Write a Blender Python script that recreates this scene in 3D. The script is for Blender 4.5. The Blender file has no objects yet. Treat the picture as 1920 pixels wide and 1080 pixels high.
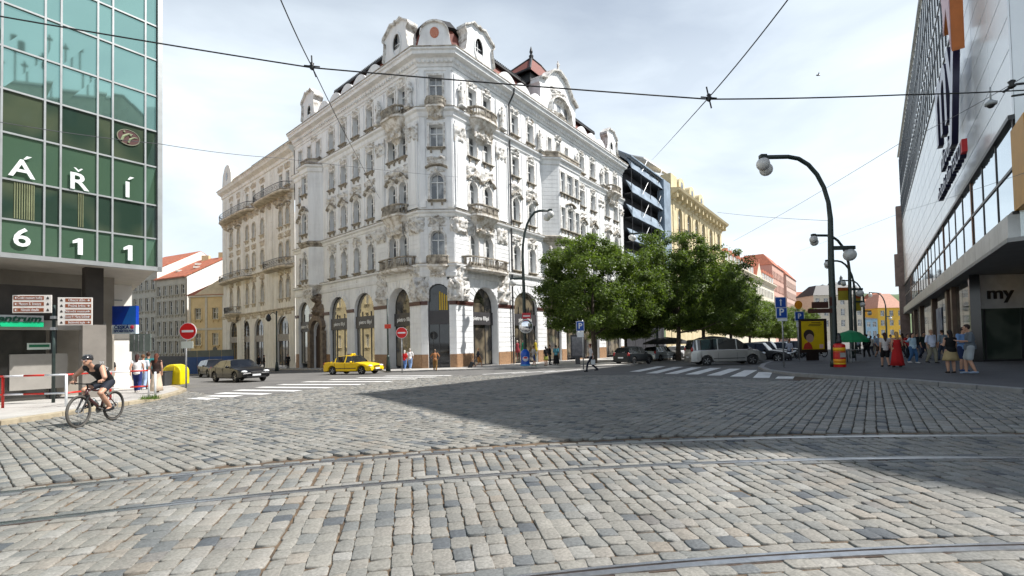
import bpy, math, random
import numpy as np
from mathutils import Vector, Matrix, noise
scene=bpy.context.scene
COL=scene.collection
rad=math.radians; PI=math.pi
# ---------------- camera: eye 1.45 m above the ground, 17 mm wide shot, slight roll, shifted lens
FPX=900.; EYE=Vector((0,0,1.45)); _p=rad(1.6); _r=rad(1.13)
F_=Vector((0,math.cos(_p),math.sin(_p))); _u0=Vector((0,-math.sin(_p),math.cos(_p))); _x0=Vector((1,0,0))
U_=math.cos(_r)*_u0+math.sin(_r)*_x0; R_=math.cos(_r)*_x0-math.sin(_r)*_u0
cd=bpy.data.cameras.new('camera'); cam=bpy.data.objects.new('camera',cd); COL.objects.link(cam)
cd.sensor_width=36; cd.lens=FPX/1920*36; cd.shift_y=76/1920; cd.clip_start=.1; cd.clip_end=3000
M=Matrix((R_,U_,-F_)).transposed().to_4x4(); M.translation=EYE; cam.matrix_world=M
scene.camera=cam
# ---------------- daylight
SUN_EL=rad(51.5); SUN_AZ=rad(93.0)      # azimuth from +Y towards +X
S_=Vector((math.cos(SUN_EL)*math.sin(SUN_AZ),math.cos(SUN_EL)*math.cos(SUN_AZ),math.sin(SUN_EL)))
sl=bpy.data.lights.new('sun','SUN'); sl.energy=5.0; sl.angle=rad(.53); sl.color=(1,.965,.92)
so=bpy.data.objects.new('sun',sl); COL.objects.link(so); so.rotation_euler=S_.to_track_quat('Z','Y').to_euler(); so.location=(30,-10,60)
world=bpy.data.worlds.new('World'); scene.world=world; world.use_nodes=True
nt=world.node_tree; N=nt.nodes; Lk=nt.links
bg=N['Background']; sky=N.new('ShaderNodeTexSky'); sky.sky_type='NISHITA'; sky.sun_disc=False
sky.sun_elevation=SUN_EL; sky.sun_rotation=SUN_AZ; sky.air_density=1.0; sky.dust_density=1.2; sky.ozone_density=1.0
tc=N.new('ShaderNodeTexCoord'); mp=N.new('ShaderNodeMapping'); mp.inputs['Scale'].default_value=(1.2,2.2,4.5); mp.inputs['Rotation'].default_value=(.2,.1,.5)
nz=N.new('ShaderNodeTexNoise'); nz.inputs['Scale'].default_value=1.5; nz.inputs['Detail'].default_value=7; nz.inputs['Roughness'].default_value=.52; nz.inputs['Distortion'].default_value=.4
rp=N.new('ShaderNodeValToRGB'); rp.color_ramp.elements[0].position=.34; rp.color_ramp.elements[1].position=.66
rp.color_ramp.elements[0].color=(.62,.62,.62,1); rp.color_ramp.elements[1].color=(1,1,1,1)
mx=N.new('ShaderNodeMix'); mx.data_type='RGBA'; mx.inputs['B'].default_value=(10.6,11.7,12.6,1)
Lk.new(tc.outputs['Generated'],mp.inputs['Vector']); Lk.new(mp.outputs[0],nz.inputs['Vector']); Lk.new(nz.outputs['Fac'],rp.inputs[0])
sx_=N.new('ShaderNodeSeparateXYZ'); me_=N.new('ShaderNodeMapRange'); me_.inputs['From Min'].default_value=.42; me_.inputs['From Max'].default_value=.75; me_.inputs['To Min'].default_value=1; me_.inputs['To Max'].default_value=.0; me_.interpolation_type='SMOOTHSTEP'
mu_=N.new('ShaderNodeMath'); mu_.operation='MULTIPLY'; Lk.new(tc.outputs['Generated'],sx_.inputs[0]); Lk.new(sx_.outputs['Z'],me_.inputs['Value']); Lk.new(rp.outputs[0],mu_.inputs[0]); Lk.new(me_.outputs[0],mu_.inputs[1]); Lk.new(mu_.outputs[0],mx.inputs['Factor']); Lk.new(sky.outputs[0],mx.inputs['A']); Lk.new(mx.outputs['Result'],bg.inputs['Color'])
bg.inputs['Strength'].default_value=.072
scene.view_settings.view_transform='Standard'; scene.view_settings.look='None'; scene.view_settings.gamma=1; scene.view_settings.exposure=.52
# ---------------- where things stand, measured from the photograph
GA,GB=.010,-.0187
def gz(x,y): return GA*x+GB*y
def ray(u,v): return (u-960)/FPX*R_-(v-616)/FPX*U_+F_
def gnd(u,v,dz=0):
    d=ray(u,v); t=(dz-EYE.z)/(d.z-GA*d.x-GB*d.y); return EYE+t*d
def at(u,v,Y):
    d=ray(u,v); return EYE+d*(Y/d.y)
class Fr:
    """vertical facade frame: s along, n outwards, z up"""
    def __init__(s,P,az,flip=1):
        s.P=Vector((P[0],P[1])); a=rad(az); s.az=az; s.D=Vector((math.sin(a),math.cos(a))); s.Nn=Vector((s.D.y,-s.D.x))*flip
    def pt(s,a,n,z):
        q=s.P+s.D*a+s.Nn*n; return Vector((q.x,q.y,z))
    def uv(s,u,v,n=0):
        d=ray(u,v); P=s.P+s.Nn*n; det=s.D.x*-d.y+d.x*s.D.y
        bx,by=-P.x,-P.y; a=(bx*-d.y+d.x*by)/det; t=(s.D.x*by-s.D.y*bx)/det
        return a,EYE.z+t*d.z
# ---------------- object helpers
WM={}
def tag(o,label,cat,group=None,kind=None):
    if label:o['label']=label
    if cat:o['category']=cat
    if group:o['group']=group
    if kind:o['kind']=kind
    return o
def root(name,label,cat,loc=(0,0,0),group=None,rz=0):
    o=bpy.data.objects.new(name,None); COL.objects.link(o); o.location=loc; o.rotation_euler=(0,0,rz); o.empty_display_size=.2
    WM[o]=Matrix.Translation(loc)@Matrix.Rotation(rz,4,'Z'); return tag(o,label,cat,group)
class MB:
    def __init__(s): s.v=[];s.f=[];s.m=[]
    def face(s,pts,m=0):
        i=len(s.v); s.v+= [tuple(p) for p in pts]; s.f.append(tuple(range(i,i+len(pts)))); s.m.append(m)
    def box(s,c,d,rz=0,m=0,taper=1):
        cx,cy,cz=c; a,b,h=d[0]/2,d[1]/2,d[2]/2; i=len(s.v); C,S=math.cos(rz),math.sin(rz)
        for z,t in((-h,1),(h,taper)):
            for x,y in((-a*t,-b*t),(a*t,-b*t),(a*t,b*t),(-a*t,b*t)): s.v.append((cx+x*C-y*S,cy+x*S+y*C,cz+z))
        for q in((0,3,2,1),(4,5,6,7),(0,1,5,4),(1,2,6,5),(2,3,7,6),(3,0,4,7)): s.f.append(tuple(i+k for k in q)); s.m.append(m)
    def fbox(s,fr,s0,s1,n0,n1,z0,z1,m=0):
        i=len(s.v)
        for z in(z0,z1):
            for a,n in((s0,n0),(s1,n0),(s1,n1),(s0,n1)): s.v.append(tuple(fr.pt(a,n,z)))
        for q in((0,3,2,1),(4,5,6,7),(0,1,5,4),(1,2,6,5),(2,3,7,6),(3,0,4,7)): s.f.append(tuple(i+k for k in q)); s.m.append(m)
    def loft(s,rings,m=0,cap=True,close=True):
        i=len(s.v); n=len(rings[0])
        for r in rings: s.v+=[tuple(p) for p in r]
        for a in range(len(rings)-1):
            for b in range(n if close else n-1):
                c=(b+1)%n; s.f.append((i+a*n+b,i+a*n+c,i+(a+1)*n+c,i+(a+1)*n+b)); s.m.append(m)
        if cap:
            s.f.append(tuple(i+k for k in range(n))[::-1]); s.m.append(m)
            j=i+(len(rings)-1)*n; s.f.append(tuple(j+k for k in range(n))); s.m.append(m)
    def tube(s,pts,r,seg=8,m=0,cap=True):
        pts=[Vector(p) for p in pts]; rs=r if isinstance(r,(list,tuple)) else [r]*len(pts); rings=[]; up=None
        for k,p in enumerate(pts):
            t=(pts[min(k+1,len(pts)-1)]-pts[max(k-1,0)]).normalized()
            if up is None: up=Vector((0,0,1)) if abs(t.z)<.9 else Vector((1,0,0))
            x=t.cross(up).normalized(); y=x.cross(t); up=y
            rings.append([p+rs[k]*(x*math.cos(2*PI*j/seg)+y*math.sin(2*PI*j/seg)) for j in range(seg)])
        s.loft(rings,m,cap)
    def lathe(s,prof,c=(0,0,0),seg=16,m=0,sx=1,sy=1):
        s.loft([[(c[0]+r*sx*math.cos(2*PI*j/seg),c[1]+r*sy*math.sin(2*PI*j/seg),c[2]+z) for j in range(seg)] for r,z in prof],m)
    def ell(s,c,r,seg=10,m=0):
        if not isinstance(r,(tuple,list)): r=(r,r,r)
        k=seg//2
        s.loft([[(c[0]+r[0]*max(.02,math.sin(PI*i/k))*math.cos(2*PI*j/seg),c[1]+r[1]*max(.02,math.sin(PI*i/k))*math.sin(2*PI*j/seg),c[2]-r[2]*math.cos(PI*i/k)) for j in range(seg)] for i in range(k+1)],m)
    def prism(s,fr,poly,n0,n1,m=0):
        s.loft([[fr.pt(a,n0,z) for a,z in poly],[fr.pt(a,n1,z) for a,z in poly]],m)
    def slab(s,poly,z0,z1,m=0):
        """poly world xy; z0/z1 functions or numbers"""
        f=lambda z,p:z(p[0],p[1]) if callable(z) else z
        s.loft([[(p[0],p[1],f(z0,p)) for p in poly],[(p[0],p[1],f(z1,p)) for p in poly]],m)
    def flush(s,*a,**k):
        if s.f: o=s.build(*a,**k)
        s.v,s.f,s.m=[],[],[]
    def build(s,name,mats,parent=None,smooth=False,bevel=0,kind=None):
        me=bpy.data.meshes.new(name); vs=s.v
        if parent is not None:
            inv=WM[parent].inverted()
            vs=[tuple(inv@Vector(p)) for p in vs]
        me.from_pydata(vs,[],s.f)
        if not isinstance(mats,(list,tuple)): mats=[mats]
        for x in mats: me.materials.append(x)
        if len(mats)>1: me.polygons.foreach_set('material_index',s.m)
        if smooth: me.polygons.foreach_set('use_smooth',[True]*len(s.f))
        me.update()
        o=bpy.data.objects.new(name,me); COL.objects.link(o)
        if smooth=='auto':
            try: me.set_sharp_from_angle(angle=rad(38))
            except Exception: pass
        if parent is not None: o.parent=parent; WM[o]=WM[parent]
        else: WM[o]=Matrix()
        if bevel:
            b=o.modifiers.new('b','BEVEL'); b.width=bevel; b.segments=2; b.limit_method='ANGLE'
        if kind:o['kind']=kind
        return o
def copy_tree(o,parent=None):
    c=o.copy(); COL.objects.link(c)
    if parent is not None: c.parent=parent
    for ch in o.children: copy_tree(ch,c)
    return c
# ---------------- materials
def lin(h):
    h=h.lstrip('#'); h=h if len(h)==6 else ''.join(c*2 for c in h); return tuple((int(h[i:i+2],16)/255)**2.2 for i in(0,2,4))+(1,)
def mat(name,col,rough=.7,metal=0,var=.12,sc=1.5,bump=0,bsc=20,col2=None,amt=.5,coat=0,spec=.5,isl=0,thr=None,emit=0,alpha=None,obj=0,streak=0):
    m=bpy.data.materials.new(name); m.use_nodes=True; t=m.node_tree; n=t.nodes; b=n['Principled BSDF']
    c=col if len(col)==4 else tuple(col)+(1,)
    b.inputs['Roughness'].default_value=rough; b.inputs['Metallic'].default_value=metal; b.inputs['Specular IOR Level'].default_value=spec
    if coat: b.inputs['Coat Weight'].default_value=coat; b.inputs['Coat Roughness'].default_value=.05
    co=n.new('ShaderNodeTexCoord'); ns=n.new('ShaderNodeTexNoise'); ns.inputs['Scale'].default_value=sc; ns.inputs['Detail'].default_value=8; ns.inputs['Roughness'].default_value=.62
    t.links.new(co.outputs['Object'],ns.inputs['Vector'])
    r=n.new('ShaderNodeValToRGB'); r.color_ramp.elements[0].position=thr[0] if thr else .3; r.color_ramp.elements[1].position=thr[1] if thr else .7
    c2=col2 or tuple(x*(1-var*2) for x in c[:3])+(1,)
    if len(c2)==3:c2=tuple(c2)+(1,)
    c1=c if col2 else tuple(min(1,x*(1+var*.5)) for x in c[:3])+(1,)
    r.color_ramp.elements[0].color=c2; r.color_ramp.elements[1].color=c1
    t.links.new(ns.outputs['Fac'],r.inputs[0]); out=r.outputs[0]
    if streak:
        mp_=n.new('ShaderNodeMapping'); mp_.inputs['Scale'].default_value=(1.3,1.3,.10); n5=n.new('ShaderNodeTexNoise'); n5.inputs['Scale'].default_value=1.6; n5.inputs['Detail'].default_value=9; n5.inputs['Roughness'].default_value=.7
        t.links.new(co.outputs['Object'],mp_.inputs[0]); t.links.new(mp_.outputs[0],n5.inputs['Vector']); m5=n.new('ShaderNodeMapRange'); m5.inputs['From Min'].default_value=.34; m5.inputs['From Max'].default_value=.56; m5.inputs['To Min'].default_value=1-streak; m5.inputs['To Max'].default_value=1
        t.links.new(n5.outputs['Fac'],m5.inputs['Value']); v5=n.new('ShaderNodeVectorMath'); v5.operation='SCALE'; t.links.new(out,v5.inputs[0]); t.links.new(m5.outputs[0],v5.inputs['Scale']); out=v5.outputs[0]
    if isl or obj:
        src=n.new('ShaderNodeNewGeometry').outputs['Random Per Island'] if isl else n.new('ShaderNodeObjectInfo').outputs['Random']
        k=isl or obj
        mr=n.new('ShaderNodeMapRange'); mr.inputs['To Min'].default_value=1-k; mr.inputs['To Max'].default_value=1+k; t.links.new(src,mr.inputs['Value'])
        vm=n.new('ShaderNodeVectorMath'); vm.operation='SCALE'; t.links.new(out,vm.inputs[0]); t.links.new(mr.outputs[0],vm.inputs['Scale']); out=vm.outputs[0]
    t.links.new(out,b.inputs['Base Color'])
    if bump:
        n2=n.new('ShaderNodeTexNoise'); n2.inputs['Scale'].default_value=bsc; n2.inputs['Detail'].default_value=6
        t.links.new(co.outputs['Object'],n2.inputs['Vector']); bm=n.new('ShaderNodeBump'); bm.inputs['Strength'].default_value=bump; bm.inputs['Distance'].default_value=.02
        t.links.new(n2.outputs['Fac'],bm.inputs['Height']); t.links.new(bm.outputs[0],b.inputs['Normal'])
    if emit: b.inputs['Emission Color'].default_value=c; b.inputs['Emission Strength'].default_value=emit
    if alpha is not None: b.inputs['Alpha'].default_value=alpha
    return m
MT={}
def pm(h,rough=.5,**k):
    key=(h,rough,tuple(sorted(k.items())))
    if key not in MT: MT[key]=mat('paint_'+h.strip('#'),lin(h),rough,**k)
    return MT[key]
PLAS=mat('palace_plaster',(.82,.83,.83),.85,sc=.55,col2=(.66,.66,.655),thr=(.18,.55),bump=.25,bsc=9,streak=.15)
STUC=mat('palace_stucco_trim',(.74,.73,.70),.85,sc=2.2,col2=(.26,.22,.17),thr=(.32,.56),bump=.6,bsc=14)
GRIME=mat('weathered_ledge_stone',(.44,.40,.33),.9,sc=2.2,col2=(.12,.10,.08),thr=(.34,.62),bump=.6,bsc=18)
CREAM=mat('cream_plaster',(.80,.785,.74),.85,sc=.6,col2=(.66,.63,.57),thr=(.2,.6),bump=.3,bsc=10,streak=.25)
CREAMD=mat('cream_stucco_trim',(.62,.56,.46),.85,sc=1.8,col2=(.26,.21,.15),thr=(.3,.6),bump=.6,bsc=14)
WFR=mat('white_window_frame',(.74,.75,.74),.5,var=.06,sc=5)
DFR=mat('dark_bronze_frame',(.035,.036,.04),.4,var=.2,sc=6)
def glassmat(name,dark,light,tint=.0,rough=.04,p=(.45,.62),sc=.9,met=0,spec=.8):
    m=bpy.data.materials.new(name); m.use_nodes=True; t=m.node_tree; n=t.nodes; b=n['Principled BSDF']
    b.inputs['Roughness'].default_value=rough; b.inputs['Specular IOR Level'].default_value=spec; b.inputs['Metallic'].default_value=met; b.inputs['IOR'].default_value=1.6
    oi=n.new('ShaderNodeObjectInfo'); co=n.new('ShaderNodeTexCoord'); ad=n.new('ShaderNodeVectorMath'); ad.operation='ADD'
    cb=n.new('ShaderNodeCombineXYZ'); ml=n.new('ShaderNodeMath'); ml.operation='MULTIPLY'; ml.inputs[1].default_value=37.
    t.links.new(oi.outputs['Random'],ml.inputs[0])
    for k in range(3): t.links.new(ml.outputs[0],cb.inputs[k])
    t.links.new(co.outputs['Object'],ad.inputs[0]); t.links.new(cb.outputs[0],ad.inputs[1])
    ns=n.new('ShaderNodeTexNoise'); ns.inputs['Scale'].default_value=sc; ns.inputs['Detail'].default_value=1.5; t.links.new(ad.outputs[0],ns.inputs['Vector'])
    r=n.new('ShaderNodeValToRGB'); r.color_ramp.elements[0].position=p[0]; r.color_ramp.elements[1].position=p[1]
    r.color_ramp.elements[0].color=tuple(dark)+(1,); r.color_ramp.elements[1].color=tuple(light)+(1,)
    t.links.new(ns.outputs['Fac'],r.inputs[0]); t.links.new(r.outputs[0],b.inputs['Base Color']); return m
BALB=mat('stained_balcony_stone',(.74,.72,.68),.9,sc=1.8,col2=(.34,.28,.20),thr=(.34,.58),bump=.6,bsc=16)
PANE=glassmat('window_glass',(.03,.036,.045),(.30,.31,.31),spec=1.)
SHOP=glassmat('shop_glass',(.05,.045,.04),(.24,.20,.14),sc=.8,spec=1.,met=.25)
CARG=glassmat('car_glass',(.008,.009,.01),(.018,.02,.022),spec=.6)
SHOPR=glassmat('reflecting_shop_glass',(.36,.34,.30),(.46,.43,.36),sc=.8,spec=1.,met=.75,rough=.03)
TEAL=glassmat('green_solar_glass',(.28,.47,.42),(.31,.52,.46),met=.8,rough=.03,sc=.2)
SPAN=glassmat('green_spandrel_glass',(.13,.24,.155),(.16,.28,.185),met=.62,rough=.08,sc=.2)
SKYG=glassmat('sky_reflecting_glass',(.50,.60,.66),(.56,.66,.71),met=.9,rough=.03,sc=.15)
IRON=mat('black_iron',(.018,.02,.022),.45,var=.3,sc=8)
POSTG=mat('dark_green_post_paint',(.022,.04,.036),.42,var=.3,sc=4,bump=.1)
GALV=mat('galvanised_steel',(.42,.43,.44),.45,metal=.6,var=.2,sc=6)
ROOFR=mat('red_brown_roof_tiles',(.24,.065,.04),.7,sc=3,col2=(.10,.028,.02),bump=.5,bsc=25)
ROOFO=mat('orange_clay_tiles',(.52,.17,.085),.8,sc=2.5,col2=(.25,.08,.05),bump=.5,bsc=12)
SLATE=mat('dark_roof_edge',(.02,.021,.023),.6,var=.3,sc=3)
GRAN=mat('brown_granite_plinth',(.40,.24,.13),.55,sc=5,col2=(.22,.13,.075),bump=.15)
RGRAN=mat('dark_red_granite',(.12,.045,.035),.4,sc=8,col2=(.05,.02,.018))
RUB=mat('tyre_rubber',(.018,.018,.019),.75,var=.2,sc=8)
ALLOY=mat('alloy_wheel_metal',(.45,.46,.47),.3,metal=.85,var=.1)
LENS=mat('clear_lamp_lens',(.75,.78,.8),.12,spec=.9,var=.05)
REDL=mat('red_tail_lens',(.35,.01,.01),.2,spec=.8,var=.1)
BLK=mat('black_plastic',(.015,.015,.016),.5,var=.2)
GLOBE=mat('white_glass_globe',(.74,.74,.71),.25,sc=3,col2=(.52,.51,.49),spec=.6)
SKIN=mat('skin',(.50,.28,.19),.55,var=.12,sc=6)
SKINB=mat('tanned_skin',(.36,.18,.11),.5,var=.12,sc=6)
WHITEW=mat('white_render_wall',(.80,.78,.74),.9,sc=.3,col2=(.66,.63,.58),thr=(.2,.6),bump=.2)
# ================= SETTING =================
def tri(poly):
    return poly
def inpoly(x,y,poly):
    P=np.array([(p[0],p[1]) for p in poly]); r=np.zeros(x.shape,bool); j=len(P)-1
    for i in range(len(P)):
        c=((P[i,1]>y)!=(P[j,1]>y))&(x<(P[j,0]-P[i,0])*(y-P[i,1])/(P[j,1]-P[i,1]+1e-12)+P[i,0]); r^=c; j=i
    return r
ASPH=mat('grey_asphalt',(.17,.165,.155),.9,sc=.5,col2=(.11,.108,.104),bump=.5,bsc=60)
DASPH=mat('dark_pavement_asphalt',(.10,.10,.105),.85,sc=.4,col2=(.06,.06,.064),bump=.4,bsc=70)
MORT=mat('sandy_joint_fill',(.15,.10,.062),.95,sc=4,col2=(.028,.024,.021),bump=.6,bsc=60)
PAVE=mat('pale_mosaic_paving',(.50,.485,.455),.85,sc=1.2,col2=(.36,.345,.32),bump=.5,bsc=26)
KERB=mat('yellowish_granite_kerb',(.46,.40,.29),.8,sc=3,col2=(.30,.25,.17),bump=.3,bsc=30)
ZPAINT=mat('worn_white_road_paint',(.78,.78,.76),.8,sc=1.6,col2=(.50,.49,.47),thr=(.3,.5),bump=.3,bsc=40)
COB0=[(-12.3,-4),(13.2,-4),(13.0,8),(13.1,16),(12.5,21.4),(9.5,22.0),(-4,37.2),(-8,37.4),(-16,23.6),(-14.8,21.3),(-13.3,17.7),(-12.7,13.5)]
# ground sheet to the horizon
mb=MB(); g=lambda x,y:gz(x,y)-.06
def gfar(x,y):
    d=max(0,math.hypot(x,y)-70); k=1/(1+d/300); return (gz(x,y) if d==0 else gz(x*70/math.hypot(x,y),y*70/math.hypot(x,y)))*1-.06
NG=24; rr=[0,8,20,40,70,110,200,400,900,1800]
vv=[[(r*math.cos(2*PI*j/NG),r*math.sin(2*PI*j/NG)) for j in range(NG)] for r in rr[1:]]
mb.v=[(0,0,-.06)]+[(x,y,gfar(x,y)) for r in vv for x,y in r]
for j in range(NG): mb.f.append((0,1+j,1+(j+1)%NG)); mb.m.append(0)
for i in range(len(vv)-1):
    for j in range(NG):
        a=1+i*NG; k=(j+1)%NG; mb.f.append((a+j,a+NG+j,a+NG+k,a+k)); mb.m.append(0)
mb.build('ground',ASPH,kind='structure')
mb=MB(); mb.slab(COB0,lambda x,y:gz(x,y)-.05,lambda x,y:gz(x,y)-.034); mb.build('joint_sand',MORT,kind='structure')
KL=[(-12.2,-6),(-12.4,6),(-12.55,11.8),(-12.62,13.5),(-13.2,17.7),(-14.7,21.3),(-15.6,23.0),(-17.0,24.7),(-19.5,27.6),(-26,34),(-70,74)]
KR=[(13.4,-6),(12.9,8),(12.8,12.1),(13.06,16),(12.55,19.0),(12.3,21.5),(12.9,24.6),(14.3,28.0),(16.5,31.9),(20.3,37.6),(90,130)]
far_px=[(450,747),(800,704),(960,704),(1190,703),(1300,707),(1490,714)]
FB=[(-15.9,23.4)]+[tuple(gnd(*q)[:2]) for q in far_px]
COB=[(-12.2,.6),(13.1,.6)]+[p for p in KR[1:5]]+FB[::-1]+[p for p in KL[5:0:-1]]
# asphalt carriageway beyond the setts: one sheet
AS=[(-15.9,23.4)]+FB[1:]+[(12.3,21.5),(12.9,24.6),(14.3,28.0),(16.5,31.9),(20.3,37.6),(60,92),(60,120),(-60,120),(-75,80),(-26,34),(-19.5,27.6),(-17,24.7)]
mb=MB(); z1=lambda x,y:gz(x,y)+.0
mb.slab(AS,lambda x,y:gz(x,y)-.05,z1); mb.build('carriageway',ASPH,kind='structure')
# ---- setts, each a real stone
rng=np.random.default_rng(7)
def railfit(px):
    P=np.array([tuple(gnd(*q)[:2]) for q in px]); return np.polyfit(P[:,0],P[:,1],3 if len(px)>5 else 2)
r1px=[(0,983),(200,958),(400,935),(640,914),(840,898),(973,885),(1276,871),(1539,860),(1920,858)]
P1=np.array([tuple(gnd(*q)[:2]) for q in r1px]); c1=np.polyfit(P1[:,0],P1[:,1],2)
def ry(x):      # near rail of the far track
    x=np.clip(x,-14,16); return np.polyval(c1,x)
def rslope(x): return np.polyval(np.polyder(c1),np.clip(x,-14,16))
SAND=mat('pale_sandy_joint_fill',(.20,.135,.08),.95,sc=5,col2=(.05,.038,.028),bump=.7,bsc=70)
mb=MB(); xs=np.arange(-12.3,13.3,.5); mb.loft([[(x,.5,gz(x,.5)-.016),(x,float(ry(x))+1.82,gz(x,float(ry(x)))-.016-.0187*1.8),(x,float(ry(x))+1.82,gz(x,6)-.06),(x,.5,gz(x,.5)-.05)] for x in xs]); mb.build('joint_sand',SAND,kind='structure')
# rails as offsets of the same curve; the near track lies 2.9 m nearer
offs=[0.0,1.435,-2.62,-4.055]
def zoneT(x,y): return y< ry(x)+1.435*np.sqrt(1+rslope(x)**2)+.42
def rows(d,wb,x0,x1,y0,y1,mode):
    out=[]; d=np.array(d); e=np.array([-d[1],d[0]])
    cs=np.array([[x0,y0],[x1,y0],[x1,y1],[x0,y1]]); A=cs@d; B=cs@e
    b=B.min()
    while b<B.max():
        w=wb*rng.uniform(.9,1.12); n=int((A.max()-A.min())/.15)+4
        ln=rng.uniform(.15,.25,n); a=A.min()-rng.uniform(0,.3)+np.concatenate([[0],np.cumsum(ln)[:-1]])
        out.append(np.stack([a+ln/2,np.full(n,b+w/2),ln,np.full(n,w)],1)); b+=w
    S=np.concatenate(out); c=S[:,:1]*d+S[:,1:2]*e
    ang=np.full(len(S),math.atan2(d[1],d[0])); return c,S[:,2],S[:,3],ang
dR=(math.sin(rad(36.9)),math.cos(rad(36.9))); dL=(-math.sin(rad(50)),math.cos(rad(50)))
parts=[]
c,l,w,a=rows(dL,.165,-22,14,4,40,0); k=(~zoneT(c[:,0],c[:,1]))&(c[:,0]<2.4-(c[:,1]-8)*.10); parts.append((c[k],l[k],w[k],a[k]))
c,l,w,a=rows(dR,.165,-8,15,4,40,0); k=(~zoneT(c[:,0],c[:,1]))&(c[:,0]>=2.4-(c[:,1]-8)*.10); parts.append((c[k],l[k],w[k],a[k]))
# track zone: courses across the track following the curve (x column, offset v)
cc=[];ll=[];ww=[];aa=[]
x=-14.; 
while x<16:
    w_=.155*rng.uniform(.88,1.14); vs_=[];ls_=[]
    for g0_,g1_ in((-6.2,-4.2575),(-3.8525,-2.8225),(-2.4175,-.2025),(.2025,1.2325)):
        q_=np.cumsum(rng.uniform(.15,.24,max(3,round((g1_-g0_)/.195)))); q_=np.concatenate([[0],q_/q_[-1]])*(g1_-g0_)+g0_; vs_.append((q_[1:]+q_[:-1])/2); ls_.append(np.diff(q_))
    v=np.concatenate(vs_); ln=np.concatenate(ls_); n=len(v)
    m=float(rslope(x)); nn=np.array([-m,1])/math.hypot(m,1); y0=float(ry(x))
    P=np.array([x,y0])+v[:,None]*nn
    ok=np.ones(n,bool)
    cc.append(P[ok]); ll.append(ln[ok]); ww.append(np.full(ok.sum(),w_)); aa.append(np.full(ok.sum(),math.atan2(nn[1],nn[0]))); x+=w_/math.hypot(m,1)*1.0
# stretchers beside the rails
for o in offs:
    for sd in(-1,1):
        x=-14.
        while x<16:
            L=rng.uniform(.17,.27); m=float(rslope(x+L/2)); nn=np.array([-m,1])/math.hypot(m,1); P=np.array([x+L/2,float(ry(x+L/2))])+(o+sd*.125)*nn
            cc.append(P[None]);ll.append([L]);ww.append([.135]);aa.append([math.atan2(m,1)]); x+=L/math.hypot(m,1)
parts.append((np.concatenate(cc),np.concatenate(ll),np.concatenate(ww),np.concatenate(aa)))
c=np.concatenate([p[0] for p in parts]); l=np.concatenate([p[1] for p in parts]); w=np.concatenate([p[2] for p in parts]); a=np.concatenate([p[3] for p in parts])
k=inpoly(c[:,0],c[:,1],COB)&(c[:,1]>1.2)&(np.abs(c[:,0])<1.35*c[:,1]+3); c,l,w,a=c[k],l[k],w[k],a[k]
def setts(name,c,l,w,a,near):
    n=len(c)
    if near:
        K=8; q=.20; base=np.array([(-1+q,-1),(1-q,-1),(1,-1+q),(1,1-q),(1-q,1),(-1+q,1),(-1,1-q),(-1,-1+q)]); rings=[(1,-.04),(1.,-.010),(.96,-.0022),(.90,0)]
    else:
        K=4; base=np.array([(-1,-1),(1,-1),(1,1),(-1,1)]); rings=[(1,-.04),(.97,-.008),(.85,0)]
    gap=.0068 if near else .0095
    hl=(l/2-gap)[:,None]; hw=(w/2-gap-.001)[:,None]; jx=rng.normal(0,.006,(n,K)); jy=rng.normal(0,.005,(n,K)); th=rng.normal(0,.03,n)+a
    h0=rng.normal(0,.0035,n); tx=rng.normal(0,.035,n); ty=rng.normal(0,.035,n)
    V=[]
    for s_,z_ in rings:
        ins=(1-s_)*.075
        X=base[:,0]*(hl-ins)+jx; Y=base[:,1]*(hw-ins)+jy
        Z=z_+(0 if z_<-.03 else 1)*(h0[:,None]+tx[:,None]*X*.6+ty[:,None]*Y*.6)
        C,S=np.cos(th)[:,None],np.sin(th)[:,None]; WX=c[:,:1]+X*C-Y*S; WY=c[:,1:]+X*S+Y*C
        V.append(np.stack([WX,WY,Z+GA*WX+GB*WY],2))
    V=np.concatenate(V,1); R=len(rings); nv=R*K; V=V.reshape(-1,3)
    fq=[(r*K+j,r*K+(j+1)%K,(r+1)*K+(j+1)%K,(r+1)*K+j) for r in range(R-1) for j in range(K)]
    loops=np.array([x for f in fq for x in f]+[ (R-1)*K+j for j in range(K)]); sizes=[4]*len(fq)+[K]
    me=bpy.data.meshes.new(name); me.vertices.add(n*nv); me.vertices.foreach_set('co',V.ravel())
    L=(np.arange(n)[:,None]*nv+loops).ravel(); me.loops.add(len(L)); me.loops.foreach_set('vertex_index',L)
    sz=np.tile(sizes,n); st=np.concatenate([[0],np.cumsum(sz)[:-1]]); me.polygons.add(len(sz)); me.polygons.foreach_set('loop_start',st); me.polygons.foreach_set('loop_total',sz)
    me.update(calc_edges=True); me.validate()
    me.materials.append(SETT); o=bpy.data.objects.new(name,me); COL.objects.link(o); o['kind']='structure'
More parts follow.
